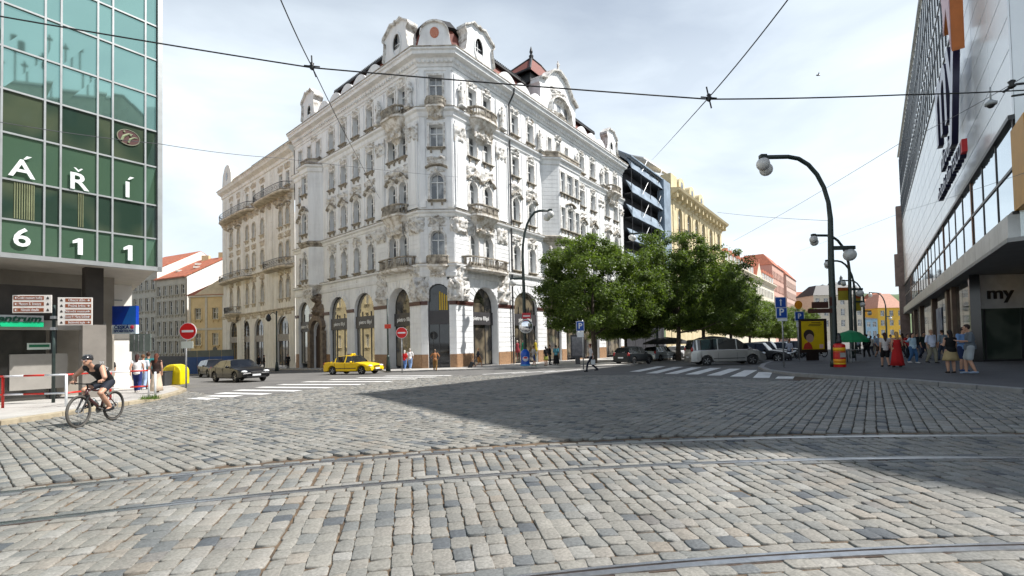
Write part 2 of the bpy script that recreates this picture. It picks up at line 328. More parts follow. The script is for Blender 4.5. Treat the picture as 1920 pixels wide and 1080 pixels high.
def settmat():
    m=bpy.data.materials.new('worn_granite_setts'); m.use_nodes=True; t=m.node_tree; n=t.nodes; b=n['Principled BSDF']; b.inputs['Roughness'].default_value=.62; b.inputs['Specular IOR Level'].default_value=.35
    g=n.new('ShaderNodeNewGeometry'); r=n.new('ShaderNodeValToRGB'); cr=r.color_ramp; cr.interpolation='LINEAR'
    st=[(0,(.10,.11,.12)),(.06,(.14,.15,.155)),(.13,(.205,.21,.20)),(.30,(.235,.228,.205)),(.50,(.275,.265,.235)),(.72,(.25,.238,.212)),(.84,(.315,.308,.283)),(.93,(.275,.245,.205)),(.97,(.335,.33,.305)),(1,(.16,.15,.14))]
    cr.elements[0].position=0; cr.elements[0].color=st[0][1]+(1,); cr.elements[1].position=1; cr.elements[1].color=st[-1][1]+(1,)
    for p,cc_ in st[1:-1]: e=cr.elements.new(p); e.color=cc_+(1,)
    t.links.new(g.outputs['Random Per Island'],r.inputs[0])
    co=n.new('ShaderNodeTexCoord'); n1=n.new('ShaderNodeTexNoise'); n1.inputs['Scale'].default_value=45; n1.inputs['Detail'].default_value=8; n1.inputs['Roughness'].default_value=.7
    n3=n.new('ShaderNodeTexNoise'); n3.inputs['Scale'].default_value=.7; n3.inputs['Detail'].default_value=8
    for q in(n1,n3): t.links.new(co.outputs['Object'],q.inputs['Vector'])
    m1=n.new('ShaderNodeMapRange'); m1.inputs['From Min'].default_value=.25; m1.inputs['From Max'].default_value=.75; m1.inputs['To Min'].default_value=.52; m1.inputs['To Max'].default_value=1.36
    t.links.new(n1.outputs['Fac'],m1.inputs['Value']); m3=n.new('ShaderNodeMapRange'); m3.inputs['From Min'].default_value=.3; m3.inputs['From Max'].default_value=.7; m3.inputs['To Min'].default_value=.76; m3.inputs['To Max'].default_value=1.08
    t.links.new(n3.outputs['Fac'],m3.inputs['Value']); mm=n.new('ShaderNodeMath'); mm.operation='MULTIPLY'; t.links.new(m1.outputs[0],mm.inputs[0]); t.links.new(m3.outputs[0],mm.inputs[1])
    vm=n.new('ShaderNodeVectorMath'); vm.operation='SCALE'; t.links.new(r.outputs[0],vm.inputs[0]); t.links.new(mm.outputs[0],vm.inputs['Scale']); t.links.new(vm.outputs[0],b.inputs['Base Color'])
    bm=n.new('ShaderNodeBump'); bm.inputs['Strength'].default_value=.55; bm.inputs['Distance'].default_value=.008; n4=n.new('ShaderNodeTexNoise'); n4.inputs['Scale'].default_value=28; n4.inputs['Detail'].default_value=8
    t.links.new(co.outputs['Object'],n4.inputs['Vector']); t.links.new(n4.outputs['Fac'],bm.inputs['Height']); t.links.new(bm.outputs[0],b.inputs['Normal']); return m
SETT=settmat(); nr=c[:,1]<10.5
setts('granite_setts',c[nr],l[nr],w[nr],a[nr],True); setts('granite_setts',c[~nr],l[~nr],w[~nr],a[~nr],False)
# ---- tram rails: grooved rail, head + groove + guard
STEEL=mat('polished_rail_steel',(.50,.51,.53),.36,metal=1,var=.15,sc=12,bump=.05)
RUST=mat('rusty_rail_side',(.10,.065,.045),.7,var=.3,sc=12,bump=.3)
for o in offs:
    mb=MB(); xs=np.arange(-15,17,.35)
    for n0,n1,zt,mi in((-.072,-.010,.008,0),(-.010,.022,-.013,1),(.022,.052,.005,0),(-.085,-.072,-.002,1),(.052,.068,-.002,1)):
        rings=[]
        for x in xs:
            m=float(rslope(x)); nn=Vector((-m,1)).normalized(); y=float(ry(x))
            q=[]
            for nv,zz in((n0,-.04),(n1,-.04),(n1,zt),(n0,zt)):
                X=x+nn.x*(o+nv); Y=y+nn.y*(o+nv); q.append((X,Y,gz(X,Y)+zz))
            rings.append(q)
        mb.loft(rings,mi)
    mb.build('tram_rail',[STEEL,RUST],kind='structure')
# ---- pavements with kerbs
def off(poly,d):
    out=[]
    for i,p in enumerate(poly):
        a_=Vector(poly[max(i-1,0)]); b_=Vector(poly[min(i+1,len(poly)-1)]); t_=(b_-a_).normalized(); n_=Vector((-t_.y,t_.x)); out.append((p[0]+n_.x*d,p[1]+n_.y*d))
    return out
KH=.12
def kerb(poly,side,mt,wd=.28):
    mb=MB(); i=off(poly,side*wd)
    for k_ in range(len(poly)-1):
        A,B,C_,D_=Vector(poly[k_]),Vector(poly[k_+1]),Vector(i[k_+1]),Vector(i[k_]); n=max(1,int((B-A).length/1.1))
        n=min(n,40)
        for q in range(n):
            t0,t1=q/n+.004,(q+1)/n-.004
            P=[A.lerp(B,t0),A.lerp(B,t1),D_.lerp(C_,t1),D_.lerp(C_,t0)]
            mb.slab([tuple(p) for p in P],lambda x,y:gz(x,y)-.04,lambda x,y:gz(x,y)+KH)
    mb.build('kerb',mt,kind='structure',bevel=.015)
kerb(KL,1,KERB); kerb(KR,-1,mat('grey_granite_kerb',(.30,.295,.29),.8,sc=3,col2=(.2,.2,.2),bump=.3))
zk=lambda x,y:gz(x,y)+KH-.003; zb=lambda x,y:gz(x,y)-.045
mb=MB(); mb.slab(off(KL,.28)+[(-110,74),(-110,-6)],zb,zk); mb.build('pavement',PAVE,kind='structure')
mb=MB(); mb.slab(off(KR,-.28)[::-1]+[(60,-6),(120,40),(120,130)],zb,zk); mb.build('pavement',DASPH,kind='structure')
# pavement round the palace block
PL=Vector((-8.23,43.6)); PR=Vector((-5.08,43.6))
FL=Fr(PL,-48,-1); FR=Fr(PR,36.9,1); FC=Fr(PL,90,1)
def fxy(fr,s,n): p=fr.pt(s,n,0); return (p.x,p.y)
KP=[fxy(FL,62,2.3),fxy(FL,24,2.4),fxy(FL,3,2.4),(-10.3,39.3),(-7.2,38.8),(-2.6,38.6),(1.5,38.9),(5.2,37.6),(9.2,37.4),fxy(FR,16,12.2),fxy(FR,120,12.2),fxy(FR,260,12.2)]
kerb(KP,1,mat('pale_granite_kerb',(.42,.40,.37),.8,sc=3,col2=(.30,.29,.27),bump=.3),.25)
mb=MB(); mb.slab(off(KP,.25)+[fxy(FR,260,-30),fxy(FC,1.5,-20),fxy(FL,62,-20)],zb,zk); mb.build('pavement',PAVE,kind='structure')
# zebra crossings, sheets on the asphalt
def zeb(near,farr,thick):
    for (a_,b_),t_ in zip(zip(near,farr),thick):
        A,B=gnd(*a_),gnd(*b_); d=Vector((B.x-A.x,B.y-A.y)); n=Vector((-d.y,d.x)).normalized()*t_/2
        mb=MB(); P=[(A.x+n.x,A.y+n.y),(B.x+n.x,B.y+n.y),(B.x-n.x,B.y-n.y),(A.x-n.x,A.y-n.y)]
        mb.slab(P,lambda x,y:gz(x,y)-.01,lambda x,y:gz(x,y)+.006); mb.build('crossing_stripe',ZPAINT,kind='structure')
zeb([(363,746.5),(393,742),(412,737),(445,731.5),(485,726),(525,721),(570,716),(620,712),(672,708),(722,705)],[(400,748),(445,743),(500,739),(558,733),(618,727),(678,721),(732,715.5),(780,710.5),(815,707),(845,704)],[.5]*10)
zeb([(1190,697),(1222,700),(1258,701),(1297,702),(1338,704),(1383,706),(1427,708.5),(1470,710)],[(1240,687),(1272,688),(1306,689),(1342,690),(1378,691.5),(1408,694),(1435,698),(1474,706)],[.62]*8)
zeb([(905,702),(960,700),(1020,698)],[(985,697),(1040,695),(1090,692.5)],[.25]*3)
# ================= FACADE KIT =================
def arcpts(s0,s1,zs,rise,n=10):
    c=(s0+s1)/2; r=(s1-s0)/2
    return [(c-r*math.cos(PI*i/n),zs+rise*math.sin(PI*i/n)) for i in range(n+1)]
def wall(mb,fr,s0,s1,z0,z1,ops,rec=.3,n=0,m=0):
    """ops: (s0,s1,z0,z1,rise) ; rise 0 = square head"""
    S=sorted({s0,s1}|{v for o in ops for v in o[:2] if s0<v<s1}); Z=sorted({z0,z1}|{v for o in ops for v in o[2:4] if z0<v<z1})
    for i in range(len(S)-1):
        for j in range(len(Z)-1):
            a,b,c,d=S[i],S[i+1],Z[j],Z[j+1]; x,y=(a+b)/2,(c+d)/2
            if any(o[0]<x<o[1] and o[2]<y<o[3] for o in ops): continue
            mb.face([fr.pt(a,n,c),fr.pt(b,n,c),fr.pt(b,n,d),fr.pt(a,n,d)],m)
    for o in ops:
        a,b,c,d,r=o[:5]; rc=o[5] if len(o)>5 else rec
        P=[(a,c)]+(arcpts(a,b,d-r,r) if r else [(a,d),(b,d)])+[(b,c)]
        for i in range(len(P)):
            p,q=P[i],P[(i+1)%len(P)]
            mb.face([fr.pt(p[0],n,p[1]),fr.pt(q[0],n,q[1]),fr.pt(q[0],n-rc,q[1]),fr.pt(p[0],n-rc,p[1])],m)
        if r:
            A=arcpts(a,b,d-r,r); k=len(A)//2
            for i in range(k): mb.face([fr.pt(A[i][0],n,A[i][1]),fr.pt(A[i+1][0],n,A[i+1][1]),fr.pt(a,n,d)],m)
            for i in range(k,len(A)-1): mb.face([fr.pt(A[i][0],n,A[i][1]),fr.pt(A[i+1][0],n,A[i+1][1]),fr.pt(b,n,d)],m)
class LF:   # local frame used for shared meshes: x along, y = -outward
    def pt(s,a,n,z): return Vector((a,-n,z))
LFR=LF()
CA={}
def meshonly(mb,mats,key,smooth=False):
    o=mb.build('tmp',mats); me=o.data; me.name=key[:40]; 
    if smooth=='a': pass
    bpy.data.objects.remove(o); WM.pop(o,None); return me
def outline(w,h,r,n=10):
    return [(-w/2,0)]+(arcpts(-w/2,w/2,h-r,r,n) if r else [(-w/2,h),(w/2,h)])+[(w/2,0)]
def inset(P,d):
    cx=sum(p[0] for p in P)/len(P); out=[]
    n=len(P)
    for i,p in enumerate(P):
        a=Vector(P[i-1]);b=Vector(p);c=Vector(P[(i+1)%n]); e1=(b-a).normalized() if (b-a).length>1e-6 else Vector((0,1)); e2=(c-b).normalized()
        n1=Vector((e1.y,-e1.x)); n2=Vector((e2.y,-e2.x)); q=(n1+n2); 
        q=q/max(.5,q.length_squared)*2; out.append((b.x+q.x*d,b.y+q.y*d))
    return out
def winmesh(w,h,r,style='std',fm=None):
    key=('w',round(w,2),round(h,2),round(r,2),style,fm.name if fm else '')
    if key in CA: return CA[key]
    fm=fm or WFR; mb=MB(); t=.075 if style!='shop' else .07; P=outline(w,h,r); Q=inset(P,t)
    for i in range(len(P)):
        j=(i+1)%len(P)
        mb.loft([[(P[i][0],0,P[i][1]),(P[j][0],0,P[j][1]),(Q[j][0],0,Q[j][1]),(Q[i][0],0,Q[i][1])],[(P[i][0],.07,P[i][1]),(P[j][0],.07,P[j][1]),(Q[j][0],.07,Q[j][1]),(Q[i][0],.07,Q[i][1])]],0,True)
    hb=(h-r) if r else h*.68
    if style=='std':
        hb=h*.66 if not r else min(h-r*.9,h*.68)
        mb.box((0,.02,hb),(w-2*t,.11,.1)); mb.box((0,.02,hb/2),(.12,.09,hb-.1))
        if w>1.05: mb.box((0,.035,(hb+h)/2),(.05,.05,h-hb-.1))
    elif style=='small': mb.box((0,.03,h*.6),(w-2*t,.06,.06)); mb.box((0,.03,h/2),(.06,.06,h-.1))
    elif style=='shop':
        for x in(-w*.22,w*.22) if w>2.4 else (0,): mb.box((x,.03,(h-r)/2),(.06,.08,h-r-.1))
    elif style=='grid':
        for k in range(1,4): mb.box((-w/2+w*k/4,.03,h/2-.3*r),(.05,.06,h-.4*r-.1))
        for z in(h*.35,h*.6,h*.78): mb.box((0,.03,z),(w-.16,.06,.05))
    me=meshonly(mb,[fm],'window_frame')
    mb=MB(); mb.face([(p[0],.05,p[1]) for p in Q]); pane=meshonly(mb,[PANE],'pane'); CA[key]=(me,pane); return CA[key]
def sillmesh(w,mt,proj=.22):
    key=('s',round(w,2),mt.name,proj)
    if key not in CA:
        mb=MB(); mb.box((0,-proj/2-.0,-.05),(w+.5,proj+.1,.09)); mb.box((0,-proj*.3,-.15),(w+.36,proj*.55,.12))
        for s in(-1,1): mb.box((s*w*.38,-.06,-.36),(.15,.16,.3),taper=1.25)
        CA[key]=meshonly(mb,[mt],'window_sill')
    return CA[key]
def hoodmesh(w,h,r,kind,mt):
    key=('h',round(w,2),round(h,2),round(r,2),kind,mt.name)
    if key in CA: return CA[key]
    mb=MB(); P=outline(w,h,r); Q=inset(P,-.2)
    for i in range(len(P)-1):      # architrave
        j=i+1
        mb.loft([[(P[i][0],0,P[i][1]),(P[j][0],0,P[j][1]),(Q[j][0],0,Q[j][1]),(Q[i][0],0,Q[i][1])],[(P[i][0],-.07,P[i][1]),(P[j][0],-.07,P[j][1]),(Q[j][0],-.05,Q[j][1]),(Q[i][0],-.05,Q[i][1])]],0)
    if kind=='key':
        mb.box((0,-.11,h+.18),(.3,.22,.55),taper=1.35)
        for s in(-1,1): mb.ell((s*.32,-.07,h+.16),(.2,.09,.13),8)
        mb.ell((0,-.14,h+.5),(.2,.12,.16),8)
    if kind=='flat':
        mb.box((0,-.12,h+.36),(w+.7,.28,.1)); mb.box((0,-.08,h+.27),(w+.5,.18,.1)); mb.ell((0,-.08,h+.16),(.22,.1,.13),8)
    if kind in('wave','head'):
        xs=[-1+2*i/14 for i in range(15)]; W=(w+.8)/2
        zf=lambda x:h+.42+(.26*math.cos(x*PI*1.0)+.10*math.cos(x*3*PI) if kind=='wave' else .3*(1-x*x))
        mb.loft([[(x*W,0,zf(x)-.1),(x*W,-.34,zf(x)-.02),(x*W,-.34,zf(x)+.07),(x*W,0,zf(x)+.1)] for x in xs],1)
        rg=random.Random(int(w*100))
        for k in range(9): mb.ell((rg.uniform(-W,W)*.75,-.07,h+rg.uniform(.08,.34)),(rg.uniform(.08,.18),.1,rg.uniform(.07,.13)),6)
        if kind=='head': mb.ell((0,-.16,h+.32),(.17,.16,.22),10); 
    CA[key]=meshonly(mb,[mt,GRIME],'window_surround'); return CA[key]
def addwin(rt,fr,s,z,w,h,r=0,rec=.28,n=0,style='std',fm=None,hood=None,sill=True,trim=None,pane=None,name='window',hm=STUC):
    me,pn=winmesh(w,h,r,style,fm); p=fr.pt(s,n-rec,z); inw=-fr.Nn; rz=math.atan2(-inw.x,inw.y)
    base=WM[rt].inverted()@p
    def mk(nm,m_,par,loc=None):
        o=bpy.data.objects.new(nm,m_); COL.objects.link(o); o.parent=par
        if loc is not None: o.location=loc; o.rotation_euler=(0,0,rz)
        WM[o]=WM[rt]; return o
    win=mk(name,me,rt,base)
    pa=mk('pane',pn,win)
    if pane: 
        pa.data=pn if pane is PANE else panemesh(pn,pane)
    if sill:
        s_=mk('sill',sillmesh(w,trim or GRIME),win); s_.location=(0,-rec,0)
    if hood:
        s_=mk('surround',hoodmesh(w,h,r,hood,hm),win); s_.location=(0,-rec,0)
    return win
def panemesh(me,mt):
    key=('p',me.name,mt.name)
    if key not in CA:
        m2=me.copy(); m2.materials[0]=mt; CA[key]=m2
    return CA[key]
def mould(mb,path,prof,m=0,closed=False):
    """path: list of (x,y) in plan with building on the left->outwards given by fn; prof: (offset,z)"""
    n=len(path); P=[Vector(p) for p in path]; rings=[]
    for i in range(n):
        e1=(P[i]-P[i-1]).normalized() if i>0 else (P[1]-P[0]).normalized(); e2=(P[i+1]-P[i]).normalized() if i<n-1 else e1
        n1=Vector((e1.y,-e1.x)); n2=Vector((e2.y,-e2.x)); q=n1+n2; q=q*(2/max(.8,q.length_squared))
        rings.append([(P[i].x+q.x*o,P[i].y+q.y*o,z) for o,z in prof])
    mb.loft(rings,m)
def relief(mb,fr,s,z,w,h,seed,d=.22,n=0,m=0,nx=11,nz_=11):
    rg=random.Random(seed); v0=Vector((rg.random()*99,rg.random()*99,0)); i0=len(mb.v)
    for j in range(nz_+1):
        for i in range(nx+1):
            x=-1+2*i/nx; y=-1+2*j/nz_; e=max(0,1-(x*x)**1.5)*max(0,1-(y*y)**1.5)
            f=noise.noise(Vector((abs(x)*2.6,y*2.6,0))+v0)*.9+noise.noise(Vector((abs(x)*6,y*6,3))+v0)*.6+.35
            mb.v.append(tuple(fr.pt(s+x*w/2,n-.02+d*max(0,f)*min(1,e*1.6),z+y*h/2)))
    for j in range(nz_):
        for i in range(nx):
            a=i0+j*(nx+1)+i; mb.f.append((a,a+1,a+nx+2,a+nx+1)); mb.m.append(m)
def rust(mb,fr,s0,s1,z0,z1,n=0,ch=.46,th=.045,m=0):
    k=max(1,round((z1-z0)/ch)); hh=(z1-z0)/k
    for i in range(k): mb.fbox(fr,s0,s1,n-.01,n+th,z0+i*hh+.026,z0+(i+1)*hh-.026,m)
def balcony(rt,fr,s,w,proj,z,h=.95,style='stone',corbel=1.3,n=0,trim=GRIME,base=BALB,label=None):
    """platform with bowed front; parts: balcony > railing"""
    K=12
    pl=[(-w/2+w*i/K, proj*(1-abs(-1+2*i/K)**4)**.5) for i in range(K+1)]
    mb=MB()
    def ring(k,z_,kw=1): return [fr.pt(s+a*kw,n-.02,z_) for a,b in [(-w/2,0)]]+[fr.pt(s+a*kw,n+b*k,z_) for a,b in pl]+[fr.pt(s+w/2*kw,n-.02,z_)]
    mb.loft([ring(.02,z-.25-corbel,.25),ring(.3,z-.25-corbel*.75,.4),ring(.42,z-.25-corbel*.45,.62),ring(.75,z-.25-corbel*.15,.85),ring(.9,z-.25,.95),ring(.9,z-.2,.97),ring(1.06,z-.18,1.04),ring(1.06,z,1.04)],0) if corbel else mb.loft([ring(.92,z-.3,.97),ring(1.02,z-.2,1),ring(1.02,z,1)],0)
    if corbel:
        for q in range(3): relief(mb,fr,s+(q-1)*w*.2,z-.3-corbel*.4,w*.3,corbel*.8,q+int(s*10),.3,n+proj*.42)
    b=mb.build('balcony',[base],rt)
    mb=MB(); T=lambda a,k:fr.pt(s+a*k,n,0)
    def P(i,k,z_): a,b_=pl[i]; return fr.pt(s+a*k,n+b_*k,z_)
    if style=='stone':
        for z0,z1 in((z,z+.12),(z+h-.12,z+h)):
            mb.loft([[P(i,.86,z0),P(i,1.03,z0),P(i,1.03,z1),P(i,.86,z1)] for i in range(K+1)],0)
        for i in range(0,K,1):
            for t in(.25,.75):
                p=P(i,.95,0).lerp(P(i+1,.95,0),t)
                if i in(0,4,7,11) and t==.25: mb.box((p.x,p.y,z+h/2),(.24,.24,h-.1))
                else: mb.lathe([(.04,0),(.085,.18),(.05,.42),(.04,.55),(.07,.7)],(p.x,p.y,z+.12),6)
        mb.build('railing',[trim],b)
    else:
        for z0,z1 in((z+.04,z+.08),(z+h-.05,z+h)):
            mb.loft([[P(i,.97,z0),P(i,1.0,z0),P(i,1.0,z1),P(i,.97,z1)] for i in range(K+1)],0)
        for i in range(K):
            for t in(0,.33,.66):
                p=P(i,.985,0).lerp(P(i+1,.985,0),t); mb.tube([(p.x,p.y,z+.05),(p.x+.04,p.y,z+h*.3),(p.x-.03,p.y,z+h*.6),(p.x,p.y,z+h)],.018,4)
            p=P(i,.985,0).lerp(P(i+1,.985,0),.5); q=P(i,.985,0); q2=P(i+1,.985,0); d=(q2-q)*.28
            mb.tube([(p.x+d.x*math.cos(a_),p.y+d.y*math.cos(a_),z+h*.5+.22*math.sin(a_)) for a_ in [k*PI/4 for k in range(9)]],.016,4)
        mb.build('railing',[IRON],b)
    return b
def statue(rt,fr,s,z,h=2.2,n=.25,name='statue',mt=STUC):
    p=fr.pt(s,n,z); mb=MB(); k=h/2.2; x,y=p.x,p.y
    mb.lathe([(.30*k,0),(.27*k,.25*k),(.22*k,.8*k),(.25*k,1.15*k),(.2*k,1.3*k),(.3*k,1.6*k),(.22*k,1.74*k),(.08*k,1.8*k),(.13*k,1.9*k),(.14*k,2.05*k),(.06*k,2.2*k)],(x,y,z),9)
    sd=fr.D; 
    for q in(-1,1):
        a=Vector((x,y,z))+Vector((sd.x,sd.y,0))*.26*k*q
        mb.tube([a+Vector((0,0,1.6*k)),a+Vector((sd.x*.12*q,sd.y*.12*q,1.25*k)),a+Vector((fr.Nn.x*.2,fr.Nn.y*.2,1.1*k+.35*k*(q>0)))],[.09*k,.075*k,.055*k],6)
    mb.box((x,y,z-.14),(.7*k,.7*k,.3),math.atan2(sd.y,sd.x)); return mb.build(name,[mt],rt,True)
def text(s,size,fr_or_mat,mt,name='lettering',parent=None,ext=.01,align='CENTER',bold=0,shear=0,sx=1):
    cu=bpy.data.curves.new('t','FONT'); cu.body=s; cu.size=size; cu.extrude=ext; cu.align_x=align; cu.align_y='CENTER'; cu.offset=bold; cu.shear=shear; cu.resolution_u=3
    o=bpy.data.objects.new('t',cu); COL.objects.link(o); dg=bpy.context.evaluated_depsgraph_get(); me=bpy.data.meshes.new_from_object(o.evaluated_get(dg)); bpy.data.objects.remove(o)
    me.transform(Matrix.Diagonal((sx,1,1,1)))
    me.transform(fr_or_mat); 
    if parent is not None: me.transform(WM[parent].inverted())
    me.materials.clear(); me.materials.append(mt)
    q=bpy.data.objects.new(name,me); COL.objects.link(q)
    if parent is not None: q.parent=parent; WM[q]=WM[parent]
    else: WM[q]=Matrix()
    return q
def face_m(p,right,up=Vector((0,0,1))):
    """text matrix at p, reading along right"""
    r=Vector(right).normalized(); u=Vector(up); f=r.cross(u); m=Matrix((r,u,f)).transposed().to_4x4(); m.translation=p; return m
# ================= CORNER PALACE =================
pal=root('corner_palace','large white ornate corner palace with cut-off corner, red roofs and dark shop windows','building',(-6.6,46,-1))
ZG=-1.6
pth=lambda n=0:[fxy(FR,37.6,n),fxy(FR,0,n),(PL.x,PL.y),fxy(FL,25.8,n)]
def path_all(): return [fxy(FL,25.8,0),(PL.x,PL.y),(PR.x,PR.y),fxy(FR,37.6,0)]
FLO=[(9.1,2.7,'a'),(14.4,2.5,'a'),(19.25,2.1,'r'),(23.75,2.2,'r')]   # sill z, height
def rise(w): return w/2
lw=1.12
Lc=[2.53,4.28,8.19,10.9,13.58,16.22]; Rc=[2.7,4.9,9.6,12.55,24.5,27.6,32.0,34.9]
opsL=[];opsR=[];opsC=[]
wl=[]
for fi,(z,h,t) in enumerate(FLO):
    for s in Lc: wl.append((FL,s,z,1.12,h,t,fi,opsL))
    wl.append((FL,24.15,z,.95,h,t,fi,opsL))
    for s in Rc: wl.append((FR,s,z,1.2 if s<20 else 1.35,h,t,fi,opsR))
    wl.append((FC,1.6,z+(.2 if fi else 0),1.25,h,t,fi,opsC))
for s,w in((16.6,.8),(18.6,1.0),(20.6,.8)): wl.append((FR,s,23.9,w,1.9,'r',3,opsR))
wl.append((FL,19.4,23.75,1.05,2.1,'r',3,opsL)); wl.append((FL,21.7,23.75,.9,2.1,'r',3,opsL))
for fr,s,z,w,h,t,fi,ops in wl:
    r=w/2 if t=='a' else 0
    ops.append((s-w/2,s+w/2,z,z+h,r))
    hood={0:'key',1:'wave' if fr is not FC else 'head',2:'flat' if False else None,3:None}[fi]
    if fi==0: hood='key'
    if fi in(2,3): hood='plain'
    addwin(pal,fr,s,z,w,h,r,hood=hood,sill=True,rec=.4)
# ground floor openings (arched shop windows)
def sL(u,v=620): return FL.uv(u,v)[0]
def sR(u,v=620): return FR.uv(u,v)[0]
AT=6.95
gl=[(7.75,11.55),(13.15,16.95),(21.95,24.9)]
LB=[(1.75,5.15)]
shops=[]
for a,b in gl: opsL.append((a,b,ZG,AT,(b-a)/2)); shops.append((FL,(a+b)/2,b-a,(b-a)/2))
opsL.append((18.45,20.9,ZG,4.2,1.2))
a,b=1.7,5.2; opsL.append((a,b,ZG,AT-.1,(b-a)/2,.9)); shops.append((FL,(a+b)/2,b-a,(b-a)/2))
opsC.append((.62,2.55,ZG,AT,.96)); shops.append((FC,1.585,1.93,.96))
for a,b in((2.35,6.1),(8.9,13.2),(15.2,18.4),(19.6,22.6),(24,28.4),(30.6,35.6)): 
    opsR.append((a,b,ZG,AT-.1,(b-a)/2 if b-a<4 else 1.6,.9 if a<3 else .42)); shops.append((FR,(a+b)/2,b-a,(b-a)/2 if b-a<4 else 1.6))
mb=MB()
wall(mb,FL,0,25.8,ZG-.5,27.6,opsL,.42); wall(mb,FR,0,37.6,ZG-.5,27.6,opsR,.42); wall(mb,FC,0,3.15,ZG-.5,27.6,opsC,.42)
# hidden sides and back
bk=[fxy(FL,25.8,-14),fxy(FR,37.6,-14)]
A=[fxy(FL,25.8,0),bk[0],(-6.5,66),bk[1],fxy(FR,37.6,0)]
for i in range(len(A)-1): mb.face([(A[i][0],A[i][1],-2.5),(A[i+1][0],A[i+1][1],-2.5),(A[i+1][0],A[i+1][1],27.6),(A[i][0],A[i][1],27.6)])
mb.build('wall',PLAS,pal)
# shop windows
WHITET=pm('#e8e8e6',.5)
nsh=0
for fr,s,w,r in shops:
    z0=-.75; rec=.8 if s<5.0 and fr is not FC else .28; dn=rec-.28
    ht=AT-.05-z0
    wn=addwin(pal,fr,s,z0,w-.02,ht,r,rec=rec,style='shop',fm=DFR,sill=False,pane=SHOPR if fr is FL and s>5 else SHOP if fr is not FC else CARG,name='shop_window')
    mb=MB(); mb.fbox(fr,s-w/2+.02,s+w/2-.02,-.26-dn,(-.12 if w>3 else -.2)-dn,3.2,4.45)
    sg=mb.build('shop_sign',mat('charcoal_sign_board',(.055,.052,.055),.45,var=.1),pal)
    if w>2.2:
        rt_=Vector((fr.D.x,fr.D.y,0))*(1 if fr is not FL else -1); p=fr.pt(s-(.0 if w<3.5 else 0),-.11-dn,3.82)
        text('pietro filipi',.56 if w>2.9 else .4,face_m(p,rt_),WHITET,'lettering',pal,.012,bold=.006)
    # door leaf / plinth behind glass: displays
# shopfront interior glow-free curtains in corner window
mb=MB()
for k in range(4): mb.fbox(FC,1.62+k*.21,1.62+k*.21+.13,-.225,-.215,4.5,6.2-.12*k); mb.flush('yellow_banner',pm('#c9a83a',.7),pal)
# recessed portal frames beside corner
for fr,a,b in((FR,35.8,37.5),):
    pass
mb=MB()   # rusticated piers
piersL=[(.0,1.66),(5.25,7.7),(11.6,13.1),(17.0,18.3),(21.0,21.9),(24.95,25.75)]
piersR=[(.0,2.3),(6.15,8.85),(13.25,15.15),(18.45,19.55),(22.65,23.95),(28.45,30.55),(35.65,37.5)]
for P,fr in((piersL,FL),(piersR,FR)):
    for a,b in P: rust(mb,fr,a+.02,b-.02,.45,4.75 if b-a<2 else 5.0,0,.5); mb.flush('rustication',PLAS,pal)
for a,b in((.0,.6),(2.57,3.15)): rust(mb,FC,a,b,.45,5.0,0,.5); mb.flush('rustication',PLAS,pal)
# floor-2 rusticated corners and pilasters above
for fr,L_ in((FL,[(.1,1.7),(5.2,7.2),(17.4,18.3),(22.6,23.4)]),(FR,[(.1,1.9),(5.9,8.2),(13.6,14.6),(22.9,23.6),(28.8,31),(36.2,37.4)]),(FC,[(.05,.75),(2.4,3.1)])):
    for a,b in L_: rust(mb,fr,a,b,8.9,12.7,0,.42,.03); mb.flush('rustication',PLAS,pal)
mb=MB()
for P,fr in((piersL,FL),(piersR,FR),([(.0,.6),(2.57,3.15)],FC)):
    for a,b in P: mb.fbox(fr,a,b,-.02,.07,ZG,.45); mb.flush('plinth',GRAN,pal,bevel=.02)
mb=MB()
for P,fr in((piersL,FL),(piersR,FR),([(.0,.6),(2.57,3.15)],FC)):
    for a,b in P: mb.fbox(fr,a-.0,b+.0,-.02,.10,4.95,5.12); mb.fbox(fr,a-.0,b+.0,-.02,.15,5.12,5.3); mb.flush('capital_band',RGRAN,pal)
# arch voussoirs
mb=MB()
for fr,s,w,r in shops:
    n=13 if w>2.4 else 9
    for k in range(n):
        a0=PI*(k+.12)/n; a1=PI*(k+.88)/n
        def q(a,ro): return (s-(w/2+ro)*math.cos(a), AT-.1-r+(r+ro)*math.sin(a))
        P=[q(a0,.03),q(a1,.03),q(a1,.72),q(a0,.72)]; P=[(x,min(z,7.55)) for x,z in P]; mb.prism(fr,P,-.01,.05)
    mb.flush('arch_stones',PLAS,pal)
# pilasters of upper floors
mb=MB()
pilL=[(.15,1.5),(5.5,6.9)]; pilR=[(.2,1.6),(6.3,7.8),(29.2,30.7),(36.2,37.4)]
for fr,P in((FL,pilL),(FR,pilR)):
    for a,b in P:
        for z0,z1 in((13.9,22.0),): mb.fbox(fr,a,b,-.01,.12,z0,z1); mb.fbox(fr,a+.2,b-.2,.11,.16,z0+.4,z1-1.4); mb.fbox(fr,a-.08,b+.08,-.01,.2,z0,z0+.35)
        mb.flush('pilaster',PLAS,pal); mb.fbox(fr,a,b,-.01,.12,23.2,26.4); mb.flush('pilaster',PLAS,pal)
for fr,cs in((FL,[6.95,9.55,12.25,14.9,17.55]),(FR,[8.25,11.1,14.0,22.9,26.05,29.0])):
    for c_ in cs:
        mb.fbox(fr,c_-.28,c_+.28,-.01,.07,13.9,22.0); mb.flush('pilaster',PLAS,pal); mb.fbox(fr,c_-.28,c_+.28,-.01,.07,23.3,26.5); mb.flush('pilaster',PLAS,pal)
for a,b in((.1,.6),(2.6,3.05)): mb.fbox(FC,a,b,-.01,.1,13.9,22.2); mb.flush('pilaster',PLAS,pal); mb.fbox(FC,a,b,-.01,.1,23.4,26.8); mb.flush('pilaster',PLAS,pal)
